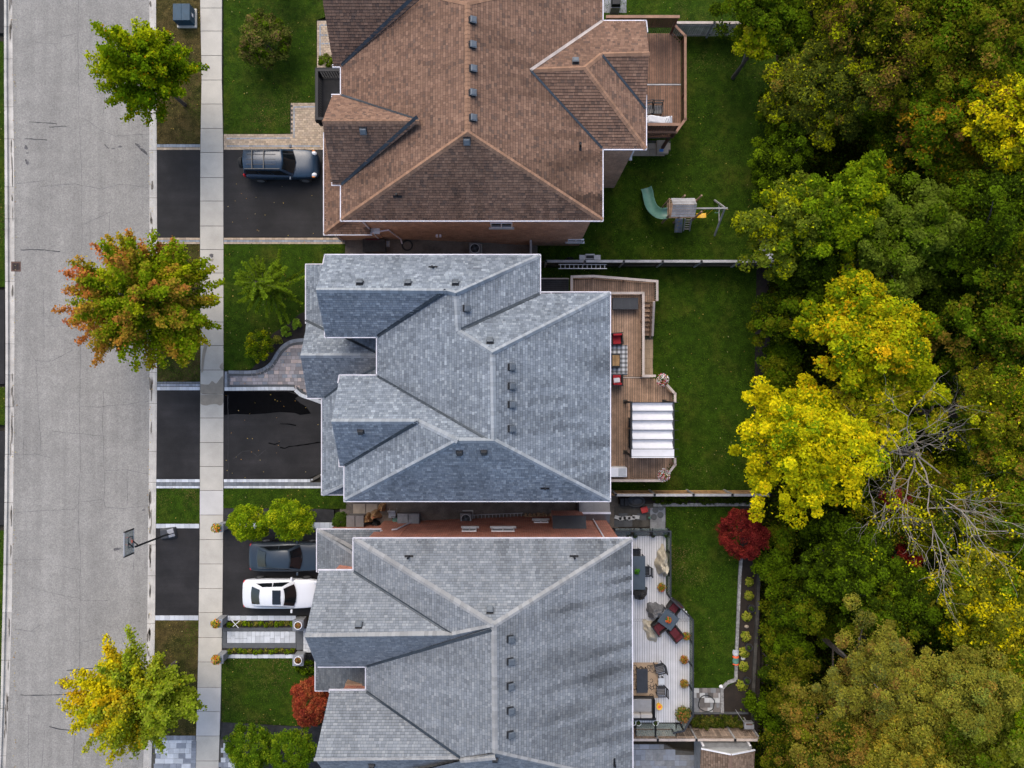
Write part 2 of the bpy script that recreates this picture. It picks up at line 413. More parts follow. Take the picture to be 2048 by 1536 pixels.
RI = [299, 298.5, 298.5, 298.5, 299, 299.5, 298.5, 297, 296, 295, 293.5, 291, 286, 272]
RO = [312, 312, 312.5, 313.5, 314, 314, 313.5, 312, 311, 310.5, 309, 307, 302.5, 290]
SL = [400, 400, 403, 400.5, 400, 401, 400, 399.5, 399, 397.5, 396.5, 394, 390, 378]
SR = [444, 444, 443.5, 446.5, 447, 447, 447, 446.5, 446, 445, 443.5, 441.5, 437, 424]
def at(tab, y): return float(np.interp(y, YS, tab))
def ribbon(mb, ta, tb, y0, y1, z0, z1, z=None, step=40, dx0=0, dx1=0):
    n = max(1, int((y1-y0)/step)); zz = z1 if z is None else z
    a = [P(at(ta, y0+(y1-y0)*i/n)+dx0, y0+(y1-y0)*i/n, zz) for i in range(n+1)]
    b = [P(at(tb, y0+(y1-y0)*i/n)+dx1, y0+(y1-y0)*i/n, zz) for i in range(n+1)]
    for i in range(n): mb.prism([a[i], b[i], b[i+1], a[i+1]], z0, z1)
    return mb
def sheet(ta, tb, y0, y1, z, dx0=0, dx1=0, step=40):
    n = max(1, int((y1-y0)/step)); mb = MB(); vs = []
    for i in range(n+1):
        y = y0+(y1-y0)*i/n; vs += [W(at(ta, y)+dx0, y, z), W(at(tb, y)+dx1, y, z)]
    return mb.add(vs, [(2*i+2, 2*i+3, 2*i+1, 2*i) for i in range(n)])
RZ = -.10
road = struct('road', sheet(LI, RI, -500, 2000, RZ, -1, 1), 'road')
def line(name, mb_pts, w, mat, parent, z=RZ+.005, taper=False):
    """flat ribbon along pixel points"""
    mb = MB(); pts = [Vector(P(x, y, z)) for x, y in mb_pts]; L = []; Rr = []
    for i, p in enumerate(pts):
        d = (pts[min(i+1, len(pts)-1)]-pts[max(i-1, 0)]).normalized(); n = Vector((-d.y, d.x))*w/2*(1 if not taper else R.uniform(.5, 1.2))
        L.append((*(p+n), z)); Rr.append((*(p-n), z))
    k = len(pts); mb.add(L+Rr, [(k+i, k+i+1, i+1, i) for i in range(k-1)])
    return build(name, mb, mat, parent)
def wob(pts, amp=2.0, step=7):
    out = []; ph = R.uniform(0, 6); d1 = 0
    for i in range(len(pts)-1):
        (x0, y0), (x1, y1) = pts[i], pts[i+1]; n = max(1, int(math.hypot(x1-x0, y1-y0)/step))
        for k in range(n):
            t = k/n; d1 = .75*d1+R.uniform(-amp, amp)*.5
            nx, ny = -(y1-y0), x1-x0; l = math.hypot(nx, ny) or 1
            out.append((x0+(x1-x0)*t+nx/l*d1, y0+(y1-y0)*t+ny/l*d1))
    return out+[pts[-1]]
for pts in ([(58, 244), (114, 248)], [(98, 254.5), (133, 252.5)], [(49, 278), (94, 280)], [(41, 500), (70, 499), (120, 503)], [(133, 1341), (195, 1337), (260, 1334)],
            [(41, 1389.5), (90, 1391), (170, 1390)], [(98, 1453), (120, 1459), (152, 1461)], [(124, 1421), (140, 1427), (160, 1430)]):
    line('crack_seal', wob(pts, 1, 6), .055, 'tar', road, taper=True)
for pts in ([(156, 0), (157, 130), (158, 235), (162, 300), (164, 420), (163, 500)], [(163, 620), (161, 700), (160, 790), (157, 860), (160, 900), (157, 1010), (160, 1100), (159, 1300), (152, 1440), (146, 1536)],
            [(207, 780), (205, 860), (208, 940), (207, 1000), (212, 1018)], [(158, 235), (175, 240), (200, 258), (230, 272), (298, 268)], [(80, 373), (150, 368), (205, 378), (240, 368), (296, 375)],
            [(90, 360), (30, 368)], [(104, 862), (140, 866), (210, 872)], [(160, 812), (200, 815), (255, 808), (297, 803)], [(210, 941), (255, 939), (296, 948)], [(30, 1024), (85, 1022), (150, 1019), (160, 1004), (208, 1000)],
            [(212, 1016), (250, 1017), (290, 1012)], [(28, 1120), (90, 1118)], [(87, 580), (88, 700)], [(72, 722), (105, 722), (145, 700)], [(88, 652), (125, 652)], [(60, 1265), (80, 1251)], [(30, 1258), (70, 1264)],
            [(160, 1200), (215, 1201)], [(115, 1277), (155, 1287), (200, 1277)], [(205, 1278), (225, 1292)], [(75, 1180), (160, 1197)], [(255, 1300), (230, 1240)], [(58, 1430), (56, 1536)], [(90, 1460), (82, 1536)],
            [(218, 150), (205, 230)], [(120, 75), (156, 66)], [(70, 85), (115, 88)], [(220, 420), (216, 500)], [(168, 449), (205, 432), (222, 423)], [(75, 780), (82, 900)], [(47, 880), (46, 920)], [(268, 1120), (266, 1160)],
            [(255, 940), (255, 1010)], [(30, 910), (75, 908), (100, 915)], [(110, 1130), (160, 1140)], [(60, 700), (72, 722), (75, 780)]):
    line('crack', wob(pts, 1.6), .022, 'crack', road, taper=True)
def blob(name, cx, cy, rx, ry, mat, parent, z, rot=0, n=18, rough=.35):
    ph = [R.uniform(0, 6.28) for _ in range(4)]; pts = []
    for k in range(n):
        t = 2*math.pi*k/n; r = 1+rough*(math.sin(2*t+ph[0])*.5+math.sin(3*t+ph[1])*.4+math.sin(5*t+ph[2])*.3)
        x, y = rx*r*math.cos(t), ry*r*math.sin(t); pts.append(W(cx+x*math.cos(rot)-y*math.sin(rot), cy+x*math.sin(rot)+y*math.cos(rot), z))
    return build(name, MB().add(pts, [tuple(range(n-1, -1, -1))]), mat, parent)
for a in ((52, 295, 5, 3, .8), (55, 306, 3, 1, 0), (54, 324, 6, 3, .9), (213, 293, 6, 1.6, .8), (226, 297, 4, 1.2, .1), (240, 293, 4, 2, -.3), (276, 291, 6, 3, .6), (287, 302, 10, 3, .6), (234, 1098, 7, 3, -.3), (287, 1020, 3, 1.5, 0)):
    blob('oil_stain', a[0], a[1], a[2], a[3], 'oil_stain', road, RZ+.008, a[4])
# kerbs cut into sections
def kerb(name, tin, tout, side):
    k = struct(name, ribbon(MB(), tin, tout, -500, 2000, -.3, RZ+.004), 'joint')
    y = -200
    while y < 1740:
        l = R.choice((62, 64, 95, 96, 125)); y2 = min(y+l, 1740)
        zt = .04
        mb = MB(); n = 3
        for i in range(n):                      # gutter pan, sloping face, top
            ya = y+(y2-y-.7)*i/n; yb = y+(y2-y-.7)*(i+1)/n
            def sec(yy):
                a, b = at(tin, yy), at(tout, yy); w = b-a
                return [W(a, yy, RZ+.006), W(a+w*.55, yy, RZ+.015), W(a+w*.72, yy, zt), W(b, yy, zt), W(b, yy, -.28)]
            A, B = sec(ya), sec(yb); fs = [(j, j+1, 6+j, 5+j) for j in range(4)]
            if side < 0: fs = [f[::-1] for f in fs]
            mb.add(A+B, fs)
        build('kerb_section', mb, 'curb', k); y = y2
    return k
kerb('kerb_house_side', RI, RO, 1); kerb('kerb_far_side', LI, LO, -1)
for k in range(34):
    yy = R.choice((R.uniform(950, 1310), R.uniform(950, 1310), R.uniform(720, 790), R.uniform(300, 470), R.uniform(-20, 1530))); blob('gutter_stain', at(RI, yy)+R.uniform(1, 6), yy, R.uniform(.8, 2.2), R.uniform(4, 16), 'gutter_grime', bpy.data.objects['kerb_house_side'], RZ+.026, 0, 14)
for k in range(26):
    yy = R.uniform(-20, 1530); blob('gutter_stain', at(LI, yy)-R.uniform(2, 7), yy, R.uniform(.7, 1.8), R.uniform(5, 20), 'gutter_grime', bpy.data.objects['kerb_far_side'], RZ+.026, 0, 14)
# catch basin and manhole
cb = thing('catch_basin', 'rusty square storm drain grate set into the far kerb', 'drain', W(32, 533, RZ))
mb = MB(); mb.pbox(22, 523, 41.5, 543, RZ-.02, RZ+.012); build('frame', mb, 'rust', cb)
mb = MB()
for i in range(5): mb.pbox(25+i*3, 526, 26.6+i*3, 540, RZ+.013, RZ+.028)
build('grate', mb, 'black_metal', cb)
mh = thing('manhole_cover', 'round rusty manhole cover in the road near the yellow maple', 'manhole', W(130.5, 1367, RZ))
x, y = P(130.5, 1367, RZ); build('ring', MB().lathe((x, y, RZ), [(.37, .004), (.37, .012), (.33, .012), (.33, .006)], 28), 'rust', mh)
build('lid', MB().lathe((x, y, RZ), [(.325, .004), (.325, .014), (.30, .018)], 28), 'rust', mh)
mb = MB()
for i in range(-3, 4): mb.box((x+i*.08, y, RZ+.018), (.03, .5*math.sqrt(max(.1, 1-(i/4)**2)), .006))
build('tread', mb, 'rust', mh)
# pavement of slabs
sw = struct('sidewalk', ribbon(MB(), SL, SR, -500, 2000, -.2, .02), 'joint')
y = -238
slabs = [16, 62, 111, 160, 208, 257, 305, 355, 402, 452, 499, 546, 595, 644, 691, 740, 788, 836, 885, 933, 981, 1030, 1079, 1128, 1177, 1225, 1275, 1324, 1375, 1423, 1472, 1522, 1571, 1620]
slabs = [16-49*k for k in range(5, 0, -1)]+slabs
WHITE = {1375: 1, 981: 1, 1423: 1}
for i in range(len(slabs)-1):
    y0, y1 = slabs[i]+.5, slabs[i+1]-.5; z = .05+R.uniform(-.006, .006)
    pts = [P(at(SL, y0)+.3, y0, z), P(at(SR, y0)-.3, y0, z), P(at(SR, y1)-.3, y1, z), P(at(SL, y1)+.3, y1, z)]
    build('slab', MB().prism(pts, -.05, z), 'concrete_light' if slabs[i] in WHITE else 'concrete', sw)
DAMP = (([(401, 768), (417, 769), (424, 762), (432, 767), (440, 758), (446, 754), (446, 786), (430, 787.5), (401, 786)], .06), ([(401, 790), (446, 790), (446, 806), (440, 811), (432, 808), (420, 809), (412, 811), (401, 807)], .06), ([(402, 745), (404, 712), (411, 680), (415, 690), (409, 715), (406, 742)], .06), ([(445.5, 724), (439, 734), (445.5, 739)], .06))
blob('oil_stain', 423, 511, 4.5, 3.5, 'oil_stain', sw, .06); blob('oil_stain', 424, 520, 3, 3, 'damp', sw, .061)
# lawns: dry boulevard strip, green front lawns, back lawns
LAWNS = []
def lawn(name, poly, z, mat, dry):
    w = [P(x, y, z) for x, y in poly]; struct(name, MB().prism(w, z-.25, z), mat); LAWNS.append((w, z, dry)); return w
def strip(ta, tb, y0, y1, da=0, db=0):
    n = max(1, int((y1-y0)/60)); ys = [y0+(y1-y0)*i/n for i in range(n+1)]
    return [(at(ta, y)+da, y) for y in ys]+[(at(tb, y)+db, y) for y in ys[::-1]]
GZ = .03
for a, b, d in ((-300, 288, 1), (488, 763, .35), (977, 1047, .25), (1241, 1472, .8)):
    lawn('boulevard_lawn', strip(RO, SL, a, b, .3, -.3), GZ, 'lawn_dry' if d > .3 else 'lawn', d)
lawn('front_lawn', [(447, -300), (660, -300), (660, 30), (633, 40), (633, 207), (580, 206), (580, 267), (447, 268)], GZ, 'lawn', .42)
lawn('front_lawn', [(447.5, 488), (690, 488), (690, 520), (655, 520), (655, 640), (600, 628), (573, 650), (545, 668), (524, 700), (522, 718), (503, 739), (447.5, 741)], GZ, 'lawn', .1)
lawn('front_lawn', [(447, 977), (692, 977), (692, 1018), (600, 1017), (447, 1016)], GZ, 'lawn', .45)
lawn('front_lawn', [(443, 1317), (594, 1317), (596, 1345), (640, 1350), (640, 1450), (590, 1452), (443, 1444)], GZ, 'lawn', .62)
lawn('far_lawn', [(-300, 83), (8.2, 83), (10, 574), (-300, 574)], GZ, 'lawn', .4)
lawn('far_lawn', [(-300, 774), (10, 774), (10, 850), (-300, 850)], GZ, 'lawn', .2)
lawn('far_lawn', [(-300, 1062), (8, 1062), (2, 1330), (-6, 1800), (-300, 1800)], GZ, 'lawn', .5)
def drive(name, poly, z=GZ, mat='driveway'): return struct(name, MB().prism([P(x, y, z) for x, y in poly], z-.25, z), mat)
for y0, y1 in ((-250, 66), (580, 768), (862, 1050)): drive('far_driveway', [(-300, y0), (9, y0), (9, y1), (-300, y1)])
drive('driveway_apron', strip(RO, SL, 300, 475, .4, -.4)); drive('driveway_apron', strip(RO, SL, 781, 958, .4, -.4)); drive('driveway_apron', strip(RO, SL, 1057, 1230, .4, -.4))
d1 = drive('driveway', [(447, 300), (690, 300), (690, 474), (447, 474)])
d2 = drive('driveway', [(447.5, 782), (575, 781), (600, 790), (625, 800), (690, 812), (690, 940), (645, 944), (618, 957), (447, 958)])
d3 = drive('driveway', [(446.5, 1058), (720, 1058), (720, 1231), (445.5, 1231)])
pts = [(448, 783), (575, 783), (598, 791), (590, 797), (600, 806), (612, 813), (622, 827), (600, 830), (590, 826), (560, 824), (530, 827), (500, 829), (470, 828), (448, 830)]
build('damp_patch', MB().add([W(x, y, GZ+.006) for x, y in pts], [tuple(range(len(pts)))[::-1]]), 'damp_asphalt', d2)
for pts in ([(560, 847), (575, 848), (592, 851)], [(560, 895), (570, 897), (578, 893), (595, 892), (612, 889), (645, 884)], [(537, 886), (550, 889), (560, 885)]):
    line('crack_seal', wob(pts, 1, 5), .07, 'damp_asphalt', d2, GZ+.007, True)
for pts in ([(466, 918), (485, 903), (500, 902), (515, 914), (532, 900)], [(456, 790), (456, 955)]): line('scuff', wob(pts, 1.5, 5), .05, 'scuff', d2, GZ+.007, True)
# ---- unit paving
def clipc(poly, c, d, a):
    return all(inpoly(c[0]+sx*d[0]*.42*math.cos(a)-sy*d[1]*.42*math.sin(a), c[1]+sx*d[0]*.42*math.sin(a)+sy*d[1]*.42*math.cos(a), poly) for sx in (-1, 1) for sy in (-1, 1))
def pave(name, label, poly_px, z, cell, cols, parent=None, single=None, bond=.5, vert=False, mix=None, bed='joint'):
    """bed sheet as structure; stones either joined (cols) or one object each (single = material names)"""
    w = [P(x, y, z) for x, y in poly_px]
    base = struct(name, MB().prism(w, z-.25, z-.018), bed, parent) if parent is None else parent
    x0 = min(p[0] for p in w); x1 = max(p[0] for p in w); y0 = min(p[1] for p in w); y1 = max(p[1] for p in w)
    cw, ch = cell; mb = MB(); r = 0
    if vert: cw, ch = ch, cw
    yy = y0
    while yy < y1-ch*.4:
        xx = x0-(cw*bond if r % 2 else 0)
        while xx < x1:
            k = 1
            if mix: k = R.choice(mix)
            ww = cw*k; a = max(xx, x0); b = min(xx+ww, x1); c = ((a+b)/2, yy+ch/2); d = (b-a-.012, min(ch, y1-yy)-.012)
            if d[0] > .04 and d[1] > .03 and (clipc(w, c, d, 0) if len(w) > 4 or True else True):
                h = .02+R.uniform(0, .006)
                if single: piece('paver', R.choice(single), base, (c[0], c[1], z-.018), (d[0], d[1], h))
                else: mb.box((c[0], c[1], z-.018), (d[0], d[1], h), 0, jit(R.choice(cols), .2))
            xx += ww
        yy += ch; r += 1
    if not single and mb.f:
        o = build('pavers', mb, 'stone_col', base); o['kind'] = 'stuff'
    return base
BUFF = [(.37, .29, .205), (.34, .27, .20), (.40, .31, .225)]; GREYB = [(.24, .26, .29), (.21, .23, .25)]; PALE = [(.46, .48, .50), (.42, .44, .47)]
SLATE = [(.11, .12, .135), (.13, .14, .15)]
def course(name, y0, y1, x0, x1, cell=(.1, .2), cols=PALE, ta=None, tb=None):
    if ta: pave(name, '', strip(ta, tb, y0, y1, .4, -.4), GZ, cell, cols)
    else: pave(name, '', [(x0, y0), (x1, y0), (x1, y1), (x0, y1)], GZ, cell, cols)
PZ = .045
for n, y0, y1, cols, cell in (('paving_strip', 288.5, 294.5, GREYB, (.2, .19)), ('paving_strip', 294.8, 299.8, BUFF, (.2, .155)), ('paving_strip', 475.3, 479.8, BUFF, (.2, .14)), ('paving_strip', 480, 484, GREYB, (.2, .12)), ('paving_strip', 484.2, 488, BUFF, (.2, .12)),
                              ('paving_strip', 763.4, 767.2, SLATE, (.2, .12)), ('paving_strip', 767.4, 773, GREYB, (.2, .17)), ('paving_strip', 773.2, 780.6, PALE, (.2, .22)), ('paving_strip', 958.2, 964.5, PALE, (.2, .19)), ('paving_strip', 964.7, 971.5, SLATE, (.2, .21)), ('paving_strip', 971.7, 976.6, PALE, (.2, .15)),
                              ('paving_strip', 1047.4, 1056.6, PALE, (.3, .28)), ('paving_strip', 1230.4, 1240.6, PALE, (.3, .3))):
    course(n, y0, y1, 0, 0, cell, cols, RO, SL)
for y0, y1, x1, cols, cell in ((475.3, 479.8, 690, BUFF, (.2, .14)), (480, 484, 690, GREYB, (.2, .12)), (484.2, 488, 690, BUFF, (.2, .12)), (958.2, 964.5, 622, PALE, (.2, .19)), (964.7, 971.5, 645, SLATE, (.2, .21)), (971.7, 976.6, 645, PALE, (.2, .15)),
                               (1231.4, 1241, 592, PALE, (.35, .3)), (1308.5, 1316.5, 588, PALE, (.35, .24)), (1044.5, 1057, 668, PALE, (.3, .38))):
    course('paving_strip', y0, y1, 447.6, x1, cell, cols)
pave('paving_strip', '', [(622, 958), (645, 945), (645, 951), (629, 960), (622, 964)], GZ, (.2, .1), PALE)
pave('front_path', '', [(447.5, 268.6), (580.5, 267.6), (580.5, 206), (648, 206), (648, 299.6), (447.5, 299.6)], GZ, (.21, .14), BUFF)
pave('front_path', '', [(634, 40), (675, 40), (675, 136), (634, 136)], GZ, (.21, .14), BUFF)
for pts in ([(453, 277), (580, 276)], [(453, 292), (640, 292)], [(588, 276), (588, 214), (640, 213)], [(640, 50), (672, 50)], [(640, 50), (640, 130)], [(640, 70), (672, 70)], [(642, 87), (672, 87)]):
    mb = MB()
    for i in range(len(pts)-1):
        (xa, ya), (xb, yb) = P(*pts[i], PZ), P(*pts[i+1], PZ); n = max(1, int(math.hypot(xb-xa, yb-ya)/.2)); ang = math.atan2(yb-ya, xb-xa)
        for k in range(n): t = (k+.5)/n; mb.box((xa+(xb-xa)*t, ya+(yb-ya)*t, GZ-.01), (.19, .09, .018), ang, jit(R.choice(GREYB), .2))
    o = build('border_pavers', mb, 'stone_col', None); tag(o, None, None, None, 'structure'); o.name = 'path_border'
# curved walk of the middle house
curve = [(457, 741), (503, 741), (524, 736), (540, 724), (553, 703), (567, 688), (585, 679), (612, 676)]
wk = pave('curved_walk', '', [(449, 742)]+[(x, y+1) for x, y in curve]+[(660, 676), (660, 800), (640, 796), (612, 792), (598, 781), (580, 772), (449, 774)], GZ, (.31, .23), None, single=['paver_mauve', 'paver_mauve', 'paver_mauve', 'paver_pink', 'paver_blue'], mix=(1, 1, .75, 1.3))
def edgerow(pts, off, w, l, mat, parent, z, h=.03):
    P3 = [Vector(P(x, y, z)) for x, y in pts]; dist = 0; acc = []
    for i in range(len(P3)-1):
        a, b = P3[i], P3[i+1]; n = max(1, round((b-a).length/l)); d = (b-a).normalized(); nn = Vector((d.y, -d.x))
        for k in range(n):
            c = a+(b-a)*((k+.5)/n)+nn*off; piece('border_stone', mat, parent, (c.x, c.y, z-.02), ((b-a).length/n-.008, w, h), math.atan2(d.y, d.x))
def smooth(pts, n=3):
    out = []
    for i in range(len(pts)-1):
        p0 = pts[max(0, i-1)]; p1 = pts[i]; p2 = pts[i+1]; p3 = pts[min(len(pts)-1, i+2)]
        for k in range(n):
            t = k/n; out.append(tuple(.5*((2*p1[j])+(-p0[j]+p2[j])*t+(2*p0[j]-5*p1[j]+4*p2[j]-p3[j])*t*t+(-p0[j]+3*p1[j]-3*p2[j]+p3[j])*t**3) for j in range(len(p1))))
    return out+[pts[-1]]
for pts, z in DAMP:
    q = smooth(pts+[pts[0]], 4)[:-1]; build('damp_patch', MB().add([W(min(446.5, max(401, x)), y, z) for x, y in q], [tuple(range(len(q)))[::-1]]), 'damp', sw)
cs = smooth(curve, 3)
edgerow(cs, .10, .2, .3, 'paver_blue', wk, PZ+.01); edgerow(cs, .29, .13, .3, 'stone_dark', wk, PZ+.008)
lo = smooth([(449, 778), (575, 777), (590, 780), (602, 790), (622, 797), (646, 806)], 3)
edgerow(lo, 0, .22, .22, 'paver_light', wk, PZ+.012); edgerow(lo, -.2, .12, .25, 'stone_dark', wk, PZ+.01)
edgerow([(452, 774), (452, 743)], 0, .16, .25, 'paver_blue', wk, PZ+.013); edgerow([(457, 771), (457, 750)], 0, .12, .25, 'stone_dark', wk, PZ+.014)
struct('mulch_bed', MB().prism([P(x, y, .02) for x, y in [(655, 600), (600, 628), (573, 650), (545, 668), (524, 700), (522, 718), (503, 739), (524, 736), (540, 723), (553, 702), (567, 687), (585, 678), (660, 675)]], -.2, .055), 'mulch')
# flagged walk of the bottom house
fw = pave('flagged_walk', '', [(445, 1255), (595, 1255), (595, 1297), (443, 1297)], GZ-.01, (9, 9), [(.1, .1, .1)], bed='stone_dark')
for (x0, y0, x1, y1) in ((446, 1256, 592, 1262.5), (446, 1286.5, 592, 1296), (446, 1263, 453, 1286), (593, 1256, 606, 1300)):
    a, b = P(x0, y1, PZ), P(x1, y0, PZ); struct_o = piece('border_slab', 'stone_dark', fw, ((a[0]+b[0])/2, (a[1]+b[1])/2, 0), (b[0]-a[0], b[1]-a[1], PZ))
xx = 454.0
while xx < 591:
    w_ = R.choice((8, 10, 12, 9)); k = R.choice((0, 1, 2))
    x2 = min(xx+w_, 592); rows = [(1263.2, 1286)] if k == 9 else ([(1263.2, 1272), (1272, 1286)] if k else [(1263.2, 1277), (1277, 1286)])
    for y0, y1 in rows: ppiece('flagstone', 'paver_light', fw, xx+.2, y0+.2, x2-.2, y1-.2, 0, PZ+R.uniform(0, .006))
    xx = x2
pave('front_path', '', [(606.5, 1255), (650, 1255), (650, 1305), (606.5, 1305)], GZ, (.3, .25), None, single=['paver_light'])
for y0, y1 in ((1241.4, 1254.8), (1297.2, 1308.2)): struct('planting_strip', MB().prism([P(x, y, .02) for x, y in ((446, y0), (592, y0), (592, y1), (446, y1))], -.2, .02), 'soil')
struct('gravel_bed', MB().prism([P(x, y, .02) for x, y in ((447, 1016.6), (600, 1017.6), (648, 1018), (668, 1020), (668, 1044), (447, 1044))], -.2, .024), 'dark_gravel')
struct('gravel_bed', MB().prism([P(x, y, .02) for x, y in ((442.5, 1444.5), (590, 1453), (660, 1450), (660, 1700), (560, 1700), (490, 1520), (455, 1478), (441, 1478))], -.2, .024), 'dark_gravel')
# paved drive of the next house
pd = pave('paved_drive', '', [(302, 1473), (392, 1473), (386, 1640), (298, 1640)], GZ, (.42, .32), None, single=['paver_light', 'paver_light', 'paver_blue'], mix=(1, .7, 1.4), bed='joint')
pave('paved_drive', '', [(440, 1479), (452, 1479), (500, 1560), (500, 1640), (432, 1640)], GZ, (.3, .3), None, single=['paver_light', 'paver_blue'])
edgerow([(303, 1476), (391, 1476)], 0, .28, .2, 'paver_blue', pd, PZ+.02); edgerow([(388, 1482), (383, 1640)], 0, .3, .2, 'paver_blue', pd, PZ+.022)
# side yards following the slope
def sloped(name, y0, y1, x0, x1, mat, dz=.02):
    mb = MB(); n = 16; vs = []
    for i in range(n+1):
        px = x0+(x1-x0)*i/n; z = 0
        for _ in range(4): z = gz(P(px, y0, z)[0])
        ya, yb = P(0, y0, z*.5)[1], P(0, y1, z*.5)[1]; x = P(px, y0, z)[0]
        vs += [(x, ya, z+dz), (x, yb, z+dz)]
    return struct(name, mb.add(vs, [(2*i, 2*i+1, 2*i+3, 2*i+2) for i in range(n)]), mat)
sloped('side_yard_gravel', 474, 535, 690, 1075, 'gravel'); sloped('side_yard_gravel', 975, 1062, 680, 1236, 'gravel')
# back lawns
b = BZ+.03
lawn('back_lawn', [(1040, 533), (1552, 533), (1552, 70), (1060, 74)], b, 'lawn', .12)
lawn('back_lawn', [(1050, -300), (1500, -300), (1500, 69), (1050, 73)], b, 'lawn', .12)
lawn('back_lawn', [(1060, 535), (1522, 535), (1520, 700), (1512, 980), (1060, 983)], b, 'lawn', .05)
lawn('back_lawn', [(1332, 1013), (1480, 1013), (1480, 1112), (1481, 1150), (1474, 1362), (1455, 1374), (1440, 1376), (1330, 1376)], b, 'lawn', .1)
struct('garden_soil', MB().prism([P(x, y, b) for x, y in ((1180, 985), (1520, 985), (1520, 1480), (1180, 1480))], b-.3, b-.03), 'soil')
struct('forest_edge_mulch', MB().prism([P(x, y, b) for x, y in ((1513, 536), (1540, 536), (1540, 985), (1505, 985))], b-.3, b+.012), 'mulch')
# grass blades over the lawns
def grass():
    V = []; Cc = []
    for w, z, dry in LAWNS:
        w2 = np.array(w); x0, y0 = w2.min(0); x1, y1 = w2.max(0)
        x0 = max(x0, -34); x1 = min(x1, 34); y0 = max(y0, -27); y1 = min(y1, 27)
        if x1 <= x0 or y1 <= y0: continue
        n = int((x1-x0)*(y1-y0)*150); x = NR.uniform(x0, x1, n); y = NR.uniform(y0, y1, n); m = inpoly_np(x, y, w); x = x[m]; y = y[m]; n = len(x)
        a = NR.uniform(0, 6.28, n); l = NR.uniform(.05, .13, n); wd = NR.uniform(.012, .03, n); t = NR.uniform(.2, .9, n)
        dx, dy = np.cos(a), np.sin(a)
        p0 = np.stack([x-dy*wd, y+dx*wd, np.full(n, z)], 1); p1 = np.stack([x+dy*wd, y-dx*wd, np.full(n, z)], 1)
        p2 = np.stack([x+dx*l*t, y+dy*l*t, z+l*(1-t*.6)*.55], 1)
        V.append(np.stack([p0, p1, p2], 1).reshape(-1, 3))
        q = vnoise(x*.35+9, y*.35+40, 3)*.6+vnoise(x*1.1, y*1.1, 4)*.4; d = np.clip((q-(.74-dry*.6))*4, 0, 1)[:, None]
        k = NR.uniform(.55, 1.5, n)[:, None]*(.65+.7*vnoise(x*.9, y*.9, 8)[:, None])
        g = np.array([[.030, .072, .0018]]); g2 = np.array([[.064, .098, .003]]); br = np.array([[.105, .078, .024]])
        if z < -1: k = k*(1+.10*np.sign(np.sin(x*5.6+.6*vnoise(x*.2, y*.3, 2))))[:, None]  # mowing stripes: sheen of bent grass put into the blade colour
        mixg = NR.random(n)[:, None]*.7
        Cc.append(((g*(1-mixg)+g2*mixg)*(1-d)+br*d)*k)
    V = np.concatenate(V); Cc = np.concatenate(Cc); n = len(Cc)
    me = bpy.data.meshes.new('grass'); me.vertices.add(3*n); me.vertices.foreach_set('co', V.astype(np.float32).ravel())
    me.loops.add(3*n); me.loops.foreach_set('vertex_index', np.arange(3*n)); me.polygons.add(n); me.polygons.foreach_set('loop_start', np.arange(0, 3*n, 3))
    me.update(calc_edges=True); at_ = me.color_attributes.new('Col', 'FLOAT_COLOR', 'CORNER')
    at_.data.foreach_set('color', np.hstack([np.repeat(Cc, 3, 0), np.ones((3*n, 1))]).astype(np.float32).ravel())
    o = link('grass', me, 'grass'); tag(o, 'short green grass with dry brown patches on the lawns', 'grass', kind='stuff')
    print('grass blades', n)
grass()
